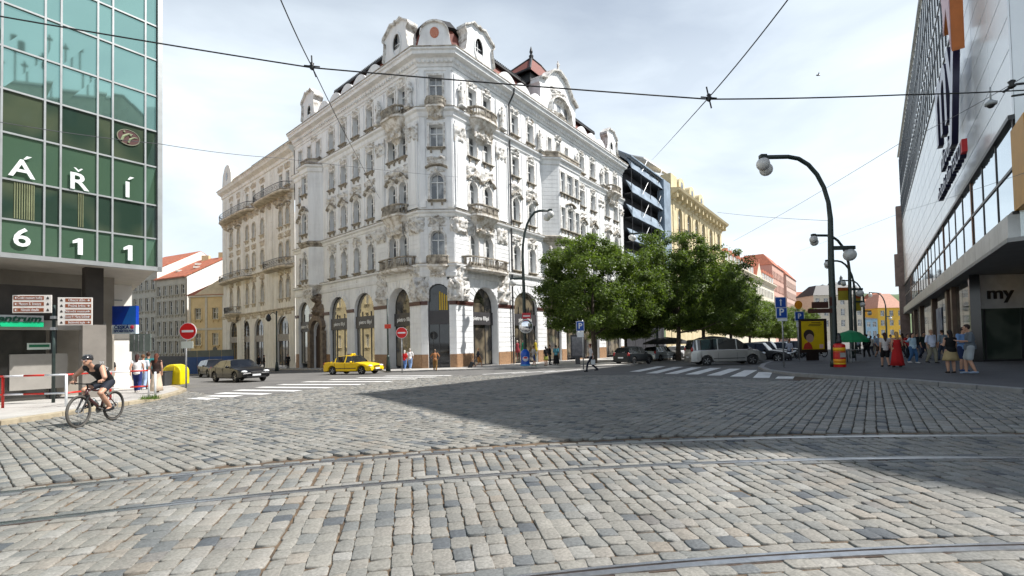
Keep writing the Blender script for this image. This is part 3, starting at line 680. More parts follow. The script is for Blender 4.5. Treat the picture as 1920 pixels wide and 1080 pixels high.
# capitals, reliefs
mb=MB(); k=0
for fr,P in((FL,pilL),(FR,pilR)):
    for a,b in P:
        for z in(20.9,12.4,8.0): k+=1; relief(mb,fr,(a+b)/2,z,(b-a)*1.15,1.7,k,.42,.1); mb.flush('stucco_ornament',STUC,pal,True)
        k+=1; relief(mb,fr,(a+b)/2,6.3,(b-a)*1.3,2.0,k,.7,.05); mb.flush('stucco_ornament',STUC,pal,True)
for s in(-.0,3.15): k+=1; relief(mb,FC,s,6.4,1.5,2.2,k,.75,.02); mb.flush('stucco_ornament',STUC,pal,True); k+=1; relief(mb,FC,s,12.3,.9,1.4,k,.35,.02); mb.flush('stucco_ornament',STUC,pal,True)
for fr,cs in((FL,Lc+[20.4]),(FR,Rc+[18.6])):
    for c_ in cs:
        k+=1; relief(mb,fr,c_,17.75,2.3,1.5,k,.5); mb.flush('stucco_ornament',STUC,pal,True); k+=1; relief(mb,fr,c_,26.45,1.7,.8,k,.34); mb.flush('stucco_ornament',STUC,pal,True)
        k+=1; relief(mb,fr,c_,21.9,1.7,.8,k,.36); mb.flush('stucco_ornament',STUC,pal,True); k+=1; relief(mb,fr,c_,8.2,1.8,.6,k,.16); mb.flush('stucco_ornament',STUC,pal,True); relief(mb,fr,c_,12.45,1.9,1.1,k+500,.45); mb.flush('stucco_ornament',STUC,pal,True)
for z,h_ in((18.2,1.0),(22.5,.9),(12.7,1.2),(7.9,1.0)): k+=1; relief(mb,FC,1.6,z,1.9,h_,k,.4); mb.flush('stucco_ornament',STUC,pal,True)
# cornices and string courses wrap the three sides
def band(name,prof,mt):
    mb=MB(); mould(mb,path_all(),prof); return mb.build(name,mt,pal)
band('cornice',[(0,26.9),(.12,26.95),(.18,27.2),(.35,27.35),(.42,27.6),(.85,27.72),(.9,27.98),(1.05,28.08),(1.05,28.22),(0,28.3)],PLAS)
band('gutter',[(.95,28.225),(1.09,28.225),(1.09,28.33),(0,28.42)],GRIME)
band('string_course',[(0,22.2),(.14,22.35),(.2,22.7),(.42,22.85),(.46,23.02),(0,23.16)],PLAS)
band('string_course',[(0,23.163),(.475,23.03),(.48,23.1),(0,23.24)],GRIME)
band('string_course',[(0,13.0),(.12,13.1),(.16,13.3),(.36,13.42),(.4,13.56),(0,13.66)],PLAS)
band('string_course',[(0,13.663),(.41,13.57),(.42,13.64),(0,13.76)],GRIME)
band('string_course',[(0,7.5),(.10,7.6),(.14,7.95),(.08,8.0),(.08,8.45),(.34,8.55),(.36,8.68),(0,8.75)],PLAS)
band('string_course',[(0,8.753),(.37,8.69),(.38,8.74),(0,8.84)],GRIME)
band('string_course',[(0,26.55),(.08,26.6),(.1,26.75),(0,26.8)],PLAS)
# dentils under the cornice
mb=MB()
for fr,a,b in((FL,.3,25.6),(FR,.3,37.4),(FC,.1,3.1)):
    s=a; mb.fbox(fr,a,b,.13,.2,27.2,27.5)
    while s<b: mb.fbox(fr,s,s+.16,.19,.4,27.22,27.5); s+=.42
    mb.flush('dentils',PLAS,pal)
# balconies
balcony(pal,FL,3.4,3.6,1.15,22.95,.95,corbel=2.0); balcony(pal,FR,3.8,3.9,1.25,22.95,.95,corbel=1.9)
balcony(pal,FC,1.6,1.9,.75,23.1,.75,corbel=.9)
balcony(pal,FL,3.4,3.6,1.15,13.6,.95,corbel=1.8); balcony(pal,FR,3.8,3.9,1.25,13.6,.95,corbel=1.7)
balcony(pal,FL,3.3,5.4,1.1,8.5,1.05,corbel=0); balcony(pal,FR,4.2,6.6,1.1,8.5,1.05,corbel=0); balcony(pal,FC,1.6,2.0,.6,8.6,.85,corbel=.9)
balcony(pal,FR,33.4,3.8,1.2,22.95,.95,corbel=1.7)
for fr,s in((FL,.9),(FL,6.1),(FR,.9),(FR,7.0),(FR,14.1),(FR,22.9),(FR,30)): statue(pal,fr,s,23.55,2.3,.32,'statue')
# side oriels: polygon bays over floors 2-4
def oriel(fr,s0,s1,pj,z0,z1,wins,cut,bigc):
    a,b=s0+cut,s1-cut; q0,q1,q2,q3=fr.pt(s0,0,0),fr.pt(a,pj,0),fr.pt(b,pj,0),fr.pt(s1,0,0)
    def sub(p,q):
        d=q-p; f=Fr((p.x,p.y),0); f.D=Vector((d.x,d.y)).normalized(); f.Nn=Vector((f.D.y,-f.D.x)); 
        if f.Nn.dot(fr.Nn)<-.2: f.Nn=-f.Nn
        return f,d.length
    fs=[sub(q0,q1),sub(q1,q2),sub(q2,q3)]; mb=MB(); mr=MB()
    for i,(f,L_) in enumerate(fs):
        ops=[]
        for (fi,s,w,z,h,r,hd) in wins:
            if fi==i: ops.append((s*L_-w/2,s*L_+w/2,z,z+h,r)); addwin(pal,f,s*L_,z,w,h,r,rec=.2,hood=hd)
        wall(mb,f,0,L_,z0,z1,ops,.2)
        if i!=1: rust(mr,f,.1,L_-.1,z0+.2,z1-.9,0,.48,.025); mr.flush('bay_rustication',PLAS,pal)
    mb.build('bay_wall',PLAS,pal)
    pp=[(q.x,q.y) for q in(q0,q1,q2,q3)]
    if fr is FL: pp=pp[::-1]
    for nm,pr,mt_ in(('bay_cornice',[(0,z1-.6),(.12,z1-.5),(.18,z1-.1),(.42,z1+.05),(.45,z1+.2),(0,z1+.3)],PLAS),('bay_ledge',[(0,z1+.303),(.47,z1+.22),(.47,z1+.27),(0,z1+.4)],GRIME),('bay_string',[(0,13.0),(.12,13.1),(.16,13.3),(.3,13.4),(.32,13.6),(0,13.75)],GRIME)):
        mb=MB(); mould(mb,pp,pr); mb.build(nm,mt_,pal)
    mb=MB(); P=[q0,q1,q2,q3]; c_=(q0+q3)/2
    def rg_(k,z): return [Vector(((c_+(p-c_)*k).x,(c_+(p-c_)*k).y,z)) for p in P]
    mb.loft([rg_(.25,z0-1.9),rg_(.4,z0-1.5),rg_(.6,z0-.9),rg_(.95,z0-.25),rg_(1.05,z0-.1),rg_(1.05,z0)],0); f=fs[1][0]
    for j in range(3): relief(mb,fs[1][0],fs[1][1]*(.2+.3*j),z0-.8,1.2,1.4,j+bigc,.35,-.3)
    mb.build('bay_corbel',STUC,pal)
    balw=s1-s0-.4; 
    mb=MB(); mould(mb,pp,[(-.14,z1+.41),(.02,z1+.41),(.02,z1+.55),(-.02,z1+.55),(-.02,z1+.95),(.05,z1+.95),(.05,z1+1.1),(-.16,z1+1.1)]); mb.build('bay_parapet',GRIME,pal)
oriel(FL,18.4,22.5,1.25,8.6,22.4,[(1,.5,1.2,9.2,2.7,.6,'key'),(1,.5,1.2,14.6,2.5,.6,'wave'),(1,.5,1.2,19.3,2.2,0,'plain')],1.1,50)
oriel(FR,14.7,22.6,1.5,13.5,22.6,[(1,.16,.95,14.6,2.6,0,'plain'),(1,.5,1.35,14.6,2.6,0,'head'),(1,.84,.95,14.6,2.6,0,'plain'),(1,.16,.95,18.9,2.5,0,'plain'),(1,.5,1.35,18.9,2.5,0,'plain'),(1,.84,.95,18.9,2.5,0,'plain')],1.5,60)
statue(pal,FR,15.3,8.9,3.6,.7,'caryatid'); statue(pal,FR,22.0,8.9,3.6,.7,'caryatid')
for s in(16.6,18.65,20.7): 
    pass
# portal on the left side
mb=MB(); P=arcpts(18.35,21.0,3.1,1.35,12)
for i in range(len(P)-1): mb.prism(FL,[P[i],P[i+1],(P[i+1][0]+(P[i+1][0]-19.7)*.35,P[i+1][1]+.55),(P[i][0]+(P[i][0]-19.7)*.35,P[i][1]+.55)],-.1,.45)
mb.fbox(FL,17.75,18.4,-.02,.5,ZG,3.2); mb.fbox(FL,20.95,21.6,-.02,.5,ZG,3.2)
relief(mb,FL,19.7,5.3,2.8,2.2,77,.8); relief(mb,FL,19.7,6.9,1.6,1.6,78,.9)
mb.build('portal',mat('brown_portal_stone',(.27,.21,.155),.85,sc=2.5,col2=(.10,.075,.055),bump=.6),pal)
mb=MB(); mb.face([FL.pt(18.4,-.29,ZG),FL.pt(20.95,-.29,ZG),FL.pt(20.95,-.29,4.4),FL.pt(18.4,-.29,4.4)]); mb.fbox(FL,18.5,19.6,-.28,-.2,ZG,2.6); mb.fbox(FL,19.75,20.85,-.28,-.2,ZG,2.6)
mb.build('door',mat('dark_wood_door',(.05,.028,.02),.5,sc=6),pal)
# roof: mansard tiles with dark edge, attic gables, turret
def mansard(fr,a,b,z0=28.3,z1=31.7,n0=-.6,n1=-1.9,na='roof'):
    mb=MB(); mb.face([fr.pt(a,n0,z0),fr.pt(b,n0,z0),fr.pt(b,n1,z1),fr.pt(a,n1,z1)],0)
    for e in(a,b): mb.face([fr.pt(e,n0,z0),fr.pt(e,n1,z1),fr.pt(e,-7,z1),fr.pt(e,-7,z0)],0)
    mb.face([fr.pt(a,n1+.1,z1+.28),fr.pt(b,n1+.1,z1+.28),fr.pt(b,-8,z1+1.3),fr.pt(a,-8,z1+1.3)],1)
    mb.fbox(fr,a-.15,b+.15,n1-.1,n1+.45,z1,z1+.26,1)
    for s in np.arange(a,b,.28): mb.fbox(fr,s,s+.1,n1-.05,n1+.5,z1+.26,z1+.36,1)
    mb.build(na,[ROOFR,SLATE],pal)
mansard(FL,5.2,18.2); mansard(FR,6.4,14.6); mansard(FR,23.2,31.5)
mb=MB()   # flat roof behind
mb.face([fxy(FL,25.8,0)+(28.25,),(PL.x,PL.y,28.25),(PR.x,PR.y,28.25),fxy(FR,37.6,0)+(28.25,),bk[1]+(28.25,),(-6.5,66,28.25),bk[0]+(28.25,)]); mb.build('flat_roof',SLATE,pal)
def gable(fr,s,w,z0,h,n0=-.7,n1=.15,ow=.45,oh=.75,oz=1.7):
    W=w/2
    P=[(-1.25,0),(-1.12,.12),(-.9,.22),(-.82,.4),(-.78,.62),(-.92,.7),(-.9,.76),(-.6,.86),(-.35,.97),(-.12,.93),(0,.97),(.12,.93),(.35,.97),(.6,.86),(.9,.76),(.92,.7),(.78,.62),(.82,.4),(.9,.22),(1.12,.12),(1.25,0)]
    P=[(s+x*W,z0+y*h) for x,y in P]; mb=MB(); c=(s,z0+.3*h)
    # oval opening: fan of quads from outline to oval
    K=len(P); 
    def ring(n,fac): 
        out=[]
        for x,z in P:
            a=math.atan2((z-(z0+oz))/oh,(x-s)/ow); out.append((s+ow*math.cos(a),z0+oz+oh*math.sin(a)))
        return out
    O=ring(0,1)
    for i in range(K):
        j=(i+1)%K
        for n in(n0,n1): mb.face([fr.pt(*[P[i][0],n,P[i][1]]),fr.pt(P[j][0],n,P[j][1]),fr.pt(O[j][0],n,O[j][1]),fr.pt(O[i][0],n,O[i][1])])
        mb.face([fr.pt(P[i][0],n0,P[i][1]),fr.pt(P[j][0],n0,P[j][1]),fr.pt(P[j][0],n1,P[j][1]),fr.pt(P[i][0],n1,P[i][1])])
    el=[(s+ow*math.cos(2*PI*k/16),z0+oz+oh*math.sin(2*PI*k/16)) for k in range(16)]
    mb.build('attic_gable',PLAS,pal)
    mb=MB()
    for i in range(2,18):
        a_,b_=P[i],P[i+1]; mb.loft([[fr.pt(q[0],n0,q[1]-.02),fr.pt(q[0],n1+.28,q[1]-.02),fr.pt(q[0],n1+.3,q[1]+.13),fr.pt(q[0],n0,q[1]+.16)] for q in(a_,b_)],0)
    mb.build('gable_coping',STUC,pal)
    mb=MB(); mb.face([fr.pt(a_,n1-.22,b_) for a_,b_ in el]); 
    wn=MB()
    for i in range(16):
        a_,b_=el[i],el[(i+1)%16]; f=lambda p,k:(s+(p[0]-s)*k,z0+oz+(p[1]-z0-oz)*k)
        wn.loft([[fr.pt(f(a_,1.25)[0],n1,f(a_,1.25)[1]),fr.pt(f(b_,1.25)[0],n1,f(b_,1.25)[1]),fr.pt(f(b_,.98)[0],n1,f(b_,.98)[1]),fr.pt(f(a_,.98)[0],n1,f(a_,.98)[1])],[fr.pt(f(a_,1.2)[0],n1+.1,f(a_,1.2)[1]),fr.pt(f(b_,1.2)[0],n1+.1,f(b_,1.2)[1]),fr.pt(f(b_,.98)[0],n1+.1,f(b_,.98)[1]),fr.pt(f(a_,.98)[0],n1+.1,f(a_,.98)[1])]])
    wn.fbox(fr,s-.03,s+.03,n1-.2,n1-.14,z0+oz-oh,z0+oz+oh); wn.fbox(fr,s-ow,s+ow,n1-.2,n1-.14,z0+oz+.1,z0+oz+.17)
    w_=wn.build('oval_window',WFR,pal); mb.build('pane',PANE,w_)
gable(FL,3.0,4.7,28.3,4.3,ow=.6,oh=1.05,oz=2.0); gable(FR,3.7,4.9,28.3,4.3,ow=.6,oh=1.05,oz=2.0); gable(FL,21.3,4.0,28.3,4.3); gable(FR,33.6,4.2,28.3,4.4)
# wavy parapet in front of the mansards
def parapet(fr,a,b):
    n=int((b-a)/2.3); w=(b-a)/n
    mb=MB()
    for k in range(n):
        s=a+k*w; P=[(s,28.2)]+[(s+w*i/8,29.0+.75*math.sin(PI*i/8)**.8) for i in range(9)]+[(s+w,28.2)]; mb.prism(fr,P,.2,.45)
    mb.build('attic_parapet',PLAS,pal)
parapet(FL,5.5,18.6); parapet(FR,6.6,15); parapet(FR,23,31)
# corner attic: small scroll gable with round red window + hipped turret roof
cx,cy=-6.65,46.6
mb=MB(); mb.lathe([(2.9,28.3),(2.75,29.7),(2.45,30.7),(2.1,31.3)],(cx,cy,0),8); tr=mb.build('turret_roof',ROOFR,pal)
mb=MB(); mb.lathe([(2.2,31.25),(2.6,31.3),(2.45,31.5),(1.8,32.3),(.1,32.7)],(cx,cy,0),8)
mb.build('turret_cap',SLATE,pal)
mb=MB(); P=[(-.2,28.3)]+[(1.58-1.35*math.cos(PI*i/12),30.0+1.25*math.sin(PI*i/12)+.0) for i in range(13)]+[(3.35,28.3)]
el=[(1.58+.42*math.cos(2*PI*k/14),30.25+.52*math.sin(2*PI*k/14)) for k in range(14)]
mb.prism(FC,P,-.6,-.1); ga=mb.build('corner_gable',PLAS,pal)
mb=MB(); mb.loft([[FC.pt(p[0]+(p[0]-1.58)*.02,-.7,p[1]-.05),FC.pt(p[0],.12,p[1]-.02),FC.pt(p[0],.12,p[1]+.14),FC.pt(p[0],-.7,p[1]+.16)] for p in P[1:-1]]); mb.build('gable_coping',STUC,pal)
mb=MB(); mb.prism(FC,el,-.12,-.05); ow_=mb.build('oval_window',mat('red_slatted_vent',(.45,.09,.04),.6,sc=9,col2=(.55,.3,.2)),pal)
# big central gable over the right-hand bay
s0,s1=14.6,22.8; W=(s1-s0)/2; c0=(s0+s1)/2
P=[(-1,0),(-1,.52),(-1.06,.56),(-1.06,.62),(-.95,.66),(-.72,.68),(-.6,.78),(-.35,.93),(0,1),(.35,.93),(.6,.78),(.75,.66),(.92,.62),(1.06,.56),(1,.5),(1,0)]
P=[(c0+x*W,28.0+z*6.6) for x,z in P]
mb=MB(); mb.prism(FR,P,-1.0,.2); mb.fbox(FR,s0+.1,s1-.1,-6,-1.0,28,32.2); mb.build('central_gable',PLAS,pal)
mb=MB(); mb.loft([[FR.pt(p[0],-1.0,p[1]-.02),FR.pt(p[0],.62,p[1]),FR.pt(p[0],.66,p[1]+.2),FR.pt(p[0],-1.0,p[1]+.24)] for p in P[3:-2]],0)
mb.loft([[FR.pt(c0+x*W*.62,.2,28.6+2.6*max(0,1-x*x)**.5),FR.pt(c0+x*W*.62,.75,28.6+2.6*max(0,1-x*x)**.5),FR.pt(c0+x*W*.62,.75,28.8+2.6*max(0,1-x*x)**.5),FR.pt(c0+x*W*.62,.2,28.85+2.6*max(0,1-x*x)**.5)] for x in [-1+2*i/16 for i in range(17)] if not -.25<x<.25 or True],0)
relief(mb,FR,c0,31.5,4,2.2,91,.5,.2); relief(mb,FR,c0,28.9,3.4,1.4,92,.5,.2)
mb.build('gable_coping',STUC,pal)
mb=MB(); P=[(c0-W*.5,0),(c0-W*.2,.0)]
for s in(c0-1.6,c0+1.6,c0): mb.prism(FR,[(s-.4,29.2)]+arcpts(s-.4,s+.4,30.3,.4,8)+[(s+.4,29.2)],.2,.22); mb.flush('gable_window',PANE,pal)
mb=MB(); q=[FR.pt(s0-.9,-.6,33.2),FR.pt(s0-.9,-6.4,33.2),FR.pt(s1+.3,-6.4,33.2),FR.pt(s1+.3,-.6,33.2)]; ap=FR.pt(s0+3,-3,37.1); ap2=FR.pt(s1-3,-3,37.1)
mb.face([q[0],q[1],ap],0);mb.face([q[1],q[2],ap2,ap],0);mb.face([q[2],q[3],ap2],0);mb.face([q[3],q[0],ap,ap2],0)
mb.tube([q[0],q[1]],.16,5,1); mb.tube([q[0],ap],.16,5,1); mb.tube([q[1],ap],.16,5,1); mb.tube([ap,ap2],.18,5,1); mb.tube([ap2,q[3]],.16,5,1); mb.fbox(FR,s0-.3,s1,-6.2,-1.0,32.1,33.2,1)
mb.lathe([(.25,0),(.3,.3),(.12,.5),(.22,.8),(.03,1.5)],tuple(ap),8,1)
mb.build('tower_roof',[ROOFR,SLATE],pal)
statue(pal,FR,c0+.2,34.9,1.3,.1,'finial')
# drainpipe
mb=MB(); mb.tube([FR.pt(8.35,1.0,28.1),FR.pt(8.35,.95,27.6),FR.pt(8.35,.25,26.6),FR.pt(8.35,.25,ZG+.2)],.09,8); 
for z in range(2,26,4): mb.lathe([(.13,0),(.13,.1)],tuple(FR.pt(8.35,.25,z)),8)
mb.build('drainpipe',DFR,pal)
# shop displays: mannequins in the right-hand windows are things of their own (below)
# ================= CREAM PALACE =================
crm=root('cream_townhouse','tall cream townhouse with black iron balconies and arched shop windows adjoining the white corner palace','building',tuple(FL.pt(38,0,-1.5)))
ops=[]; C1=[49.0,45.8]; C2=[42.2,39.6]; C3=[36.4]; C4=[30.2,28.0]
for (z,h,r) in((7.8,2.5,1),(13.1,2.2,1),(17.4,2.3,1),(22.6,1.9,0)):
    for s in C1+C2+C3+C4:
        w=1.15 if s==36.4 else 1.05; rr_=w/2 if r else 0; ops.append((s-w/2,s+w/2,z,z+h,rr_)); addwin(crm,FL,s,z,w,h,rr_,hood={7.8:'key',13.1:'plain',17.4:'head' if s in C1+C4 else 'plain',22.6:None}[z],hm=CREAMD,trim=CREAMD)
sh=[(46.6,49.9),(41.4,44.6),(36.2,39.6),(27.9,31.6)]
for a,b in sh: ops.append((a,b,-2,5.55,(b-a)/2)); addwin(crm,FL,(a+b)/2,-1.1,b-a-.02,6.6,(b-a)/2,style='grid',fm=DFR,sill=False,pane=SHOP,name='shop_window')
mb=MB(); wall(mb,FL,26,53.2,-3,26.2,ops,.3)
for i,(a,b) in enumerate([(fxy(FL,53.2,0),fxy(FL,53.2,-14))]): mb.face([a+(-3,),b+(-3,),b+(26.2,),a+(26.2,)])
mb.build('wall',CREAM,crm)
mb=MB(); SB=mat('grey_marble_band',(.38,.35,.32),.6,sc=4,col2=(.2,.18,.16))
for a,b in sh: mb.fbox(FL,a+.02,b-.02,-.27,-.14,2.2,3.1); mb.flush('sign_band',SB,crm)
for (a,b),tx in zip(sh[:2],('RESTAURANT','CAFE')):
    pass
mb=MB(); P2=[fxy(FL,53.2,0),fxy(FL,26,0)]
mould(mb,P2,[(0,25.9),(.15,26.0),(.2,26.4),(.7,26.7),(.8,26.95),(.95,27.1),(0,27.3)]); mb.build('cornice',CREAM,crm)
for z in(21.6,12.0,6.4): mb=MB(); mould(mb,P2,[(0,z-.4),(.12,z-.3),(.15,z-.05),(.3,z),(.3,z+.1),(0,z+.2)]); mb.build('string_course',CREAMD,crm)
mb=MB(); mb.fbox(FL,26,49,-.6,-.2,27.2,27.5); mb.fbox(FL,26,49,-.6,-.2,28.3,28.5)
for s in np.arange(26.2,49,.5): mb.fbox(FL,s,s+.2,-.5,-.3,27.5,28.3)
mb.build('attic_balustrade',CREAMD,crm)
mb=MB(); mb.face([FL.pt(26,-1.2,28.2),FL.pt(48.5,-1.2,28.2),FL.pt(48.5,-3.4,31.0),FL.pt(26,-3.4,31.0)],0); mb.face([FL.pt(26,-3.4,31.0),FL.pt(48.5,-3.4,31.0),FL.pt(48.5,-12,31.5),FL.pt(26,-12,31.5)],1); mb.fbox(FL,26,48.6,-3.6,-2.9,31,31.3,1); mb.face([FL.pt(48.5,-1.2,27.2),FL.pt(48.5,-3.4,31.0),FL.pt(48.5,-12,31.0),FL.pt(48.5,-12,27)],1)
mb.build('roof',[ROOFR,SLATE],crm)
mb=MB(); P=[(48.6,27.2),(48.9,29.6),(49.6,30.8),(50.6,31.2),(51.6,31.0),(52.6,29.8),(53.1,27.2)]; mb.prism(FL,P,-1.0,.1); mb.build('attic_gable',CREAM,crm)
mb=MB(); mb.prism(FL,[(50.75+.45*math.cos(k*PI/8),29.3+.65*math.sin(k*PI/8)) for k in range(16)],.1,.13); mb.build('oval_window',PANE,crm)
balcony(crm,FL,44.6,17.0,1.1,21.75,1.0,'iron',0,base=CREAMD) if False else None
balcony(crm,FL,45.8,14.6,1.3,21.75,1.0,'iron',0,base=CREAMD); balcony(crm,FL,32.3,12,1.3,21.75,1.0,'iron',0,base=CREAMD)
balcony(crm,FL,46.3,13.6,1.3,11.9,1.0,'iron',0,base=CREAMD); balcony(crm,FL,30.4,8.6,1.3,11.9,1.0,'iron',0,base=CREAMD); balcony(crm,FL,47.4,5.2,1.2,6.7,1.0,'iron',1.2,base=CREAMD)
mb=MB()
for s in(35.3,37.5): rust(mb,FL,s-.5,s+.5,6.8,21,0,.45); mb.flush('rustication',CREAM,crm)
for s in(33.2,43.9,51.6,26.6): rust(mb,FL,s-.4,s+.4,-.8,25.5,0,.5); mb.flush('rustication',CREAM,crm)
mb=MB(); k=200
for s in C1+C2+C3+C4:
    for z in(16.2,21.0,11.3,6.0,25.2): k+=1; relief(mb,FL,s,z,1.9,.9,k,.3); mb.flush('stucco_ornament',CREAMD,crm,True)
for s in np.arange(27,53,2.2): k+=1; relief(mb,FL,s,20.9,.7,1.0,k,.8); mb.flush('balcony_console',CREAMD,crm,True)
# ================= GREEN GLASS OFFICE =================
G0=(-14.4,19.5); FG=Fr(G0,36.9,1)
gof=root('glass_office','green glass office block with raised white letters, overhanging its dark recessed ground floor','building',(-15.5,18,0))
ALU=mat('aluminium_mullion',(.42,.44,.44),.4,metal=.5,var=.1); SOFF=mat('pale_soffit',(.42,.39,.34),.8,var=.08); DARKP=mat('dark_brown_cladding',(.045,.038,.033),.55,var=.2)
cols=[0.0,-.05,-.43,-1.47,-1.92,-2.95,-3.37,-4.43,-4.85,-5.9,-6.35,-7.4,-7.85,-8.9,-9.35]
rws=[4.78,5.93,7.3,8.88,10.36,11.82,13.33,14.75,16.3,17.7,19.2,20.6]
mb=MB()
Q=[fxy(FG,0,-.12),fxy(FG,-24,-.12),fxy(FG,-24,-14)]; back=fxy(FG,0,0); e=Vector((-math.sin(rad(43)),math.cos(rad(43))))
B_=(back[0]+e.x*14,back[1]+e.y*14); A_=fxy(FG,0,-.1)
mb.slab([A_,B_,(B_[0]-14,B_[1]-10),Q[2],Q[1]][::-1],lambda x,y:4.72,lambda x,y:20.7); mb.build('core_wall',SOFF,gof)
mb=MB(); mb.fbox(FG,-24,.1,-.1,.10,4.62,4.78); mb.build('base_rail',ALU,gof)
mb=MB(); mb.fbox(FG,-.03,.13,-.1,.10,4.6,20.7); mb.build('corner_post',ALU,gof)
for s in cols[2:]: mb=MB(); mb.fbox(FG,s-.028,s+.028,-.08,.035,4.78,20.6); mb.build('mullion',ALU,gof)
for z in rws[1:]: mb=MB(); mb.fbox(FG,-24,-.03,-.08,.03,z-.03,z+.03); mb.build('transom',ALU,gof)
CURT=mat('office_interior_glass',(.022,.045,.03),.03,sc=2.6,col2=(.012,.02,.016),spec=1.0)
VIS=glassmat('green_vision_glass',(.035,.07,.05),(.10,.13,.08),met=.35,rough=.03,sc=.5)
rg=random.Random(4)
for i in range(len(cols)-2):
    a,b=cols[i+2],(cols[i+1] if i else -.03)
    for j in range(len(rws)-1):
        mb=MB(); t1,t2=rg.uniform(-.004,.004),rg.uniform(-.004,.004)
        mb.face([FG.pt(a+.028,-.03+t1,rws[j]+.03),FG.pt(b-.028,-.03-t1,rws[j]+.03),FG.pt(b-.028,-.03+t2,rws[j+1]-.03),FG.pt(a+.028,-.03-t2,rws[j+1]-.03)])
        mb.build('pane',(SPAN if j%2==0 else VIS) if j<4 else TEAL,gof)
mb=MB(); mb.face([FG.pt(-24,-.03,4.8),FG.pt(-9.4,-.03,4.8),FG.pt(-9.4,-.03,20.6),FG.pt(-24,-.03,20.6)]); mb.build('glass_band',TEAL,gof)
# curtains behind two vision panes are seen as pale folds on the glass plane
mb=MB(); CURM=mat('pale_green_curtain',(.22,.24,.13),.9,var=.2)
for s,w in((-4.1,.5),(-2.45,.22),(-3.75,.2)):
    for k in range(int(w/.06)): mb.tube([FG.pt(s+k*.06,-.015,6.0),FG.pt(s+k*.06,-.015,7.25)],.018,5)
    mb.flush('curtain',CURM,gof)
rtG=Vector((FG.D.x,FG.D.y,0)); LETM=pm('#eef2f2',.5)
def gl_letter(ch,u,v,size):
    s,z=FG.uv(u,v,.05); text(ch,size,face_m(FG.pt(s,.05,z),rtG),LETM,'letter',gof,.02,bold=.012,sx=1.08)
gl_letter('6',41,447,.88); 
for u,v in((147,462),(241,474)):
    s,z=FG.uv(u,v,.05); mb=MB(); mb.prism(FG,[(s-.02,z-.30),(s+.12,z-.30),(s+.12,z+.30),(s-.0,z+.30),(s-.16,z+.19),(s-.16,z+.09),(s-.02,z+.14)],.03,.07); mb.build('digit',LETM,gof)
gl_letter('A',41,318,.86); gl_letter('R',147,342,.86); gl_letter('I',239,357,.86)
for u,v,k in((50,297,0),(147,319,1),(244,335,0)):
    s,z=FG.uv(u,v,.05); mb=MB()
    if k: mb.prism(FG,[(s-.13,z+.07),(s,z-.07),(s+.13,z+.07),(s+.07,z+.07),(s,z+.0),(s-.07,z+.07)],.04,.06)
    else: mb.prism(FG,[(s-.08,z-.05),(s-.02,z-.05),(s+.13,z+.07),(s+.0,z+.07)],.04,.06)
    mb.build('accent_mark',LETM,gof)
# oval emblem on the glass
s0,z0=FG.uv(241,258,.0); mb=MB(); el=[(s0+.36*math.cos(a),z0+.30*math.sin(a)) for a in[2*PI*k/28 for k in range(28)]]; mb.prism(FG,el,-.02,.0,0); mb.tube([FG.pt(a,.0,b) for a,b in el+el[:1]],.018,6,1)
for dx,dz,k in((-.07,.02,1),(.12,-.05,.8)):
    mb.tube([FG.pt(s0+dx-.16*k,.01,z0+dz-.2*k),FG.pt(s0+dx-.1*k,.01,z0+dz-.02*k),FG.pt(s0+dx+.06*k,.01,z0+dz+.11*k),FG.pt(s0+dx+.2*k,.01,z0+dz+.13*k)],[.045*k,.05*k,.035*k,.015],6,2); mb.ell(tuple(FG.pt(s0+dx-.07*k,.01,z0+dz+.17*k)),.04,8,2)
mb.build('oval_emblem',[pm('#4a2421',.5),pm('#7d7f6c',.5),pm('#8a9474',.5)],gof)
# ground floor: recessed shop zone with piers
mb=MB(); mb.fbox(FG,-24,-.4,-4.4,-4.2,-1,4.72); mb.build('back_wall',mat('beige_lobby_wall',(.34,.31,.26),.8,var=.1),gof)
def gpier(u,v,w,d,z1,mt,nm='pier'):
    p=gnd(u,v,.1); mb=MB(); mb.box((p.x,p.y,(z1-1)/2),(w,d,z1+1),rad(-53)+PI/2*0); mb.build(nm,mt,gof)
mb=MB(); P0=FG.pt(-1.7,-1.6,0); mb.box((P0.x,P0.y,3.6),(.55,.55,2.3),rad(53.1)); mb.build('upper_pier',DARKP,gof)
mb=MB(); mb.box((P0.x,P0.y,.8),(.72,.6,3.3),rad(53.1)); mb.build('pier',mat('beige_grey_pier',(.23,.21,.185),.7,var=.12),gof)
mb=MB(); mb.fbox(FG,-24,-1.3,-1.9,-1.5,2.25,2.6); mb.build('lintel_beam',mat('grey_beam',(.30,.285,.26),.7,var=.1),gof)
mb=MB(); mb.fbox(FG,-24,-2.0,-1.95,-1.8,2.6,3.9); mb.build('dark_fascia',DARKP,gof)
mb=MB()
for s in(-2.7,-4.4,-6.2): mb.fbox(FG,s-.09,s+.09,-2.6,-2.4,-.6,2.3)
mb.build('shopfront_frame',DFR,gof)
mb=MB(); mb.face([FG.pt(-24,-2.55,-.6),FG.pt(-2.9,-2.55,-.6),FG.pt(-2.9,-2.55,2.3),FG.pt(-24,-2.55,2.3)]); mb.build('shopfront_glass',mat('dark_shopfront',(.02,.019,.018),.08,spec=.8,sc=.6,col2=(.06,.055,.045)),gof)
mb=MB(); mb.fbox(FG,-3.9,-2.3,-2.5,-2.35,.0,1.35); mb.fbox(FG,-6.5,-4.6,-2.5,-2.35,-.5,.5); mb.build('counter_panel',mat('pale_counter_panel',(.33,.31,.28),.6,var=.1),gof)
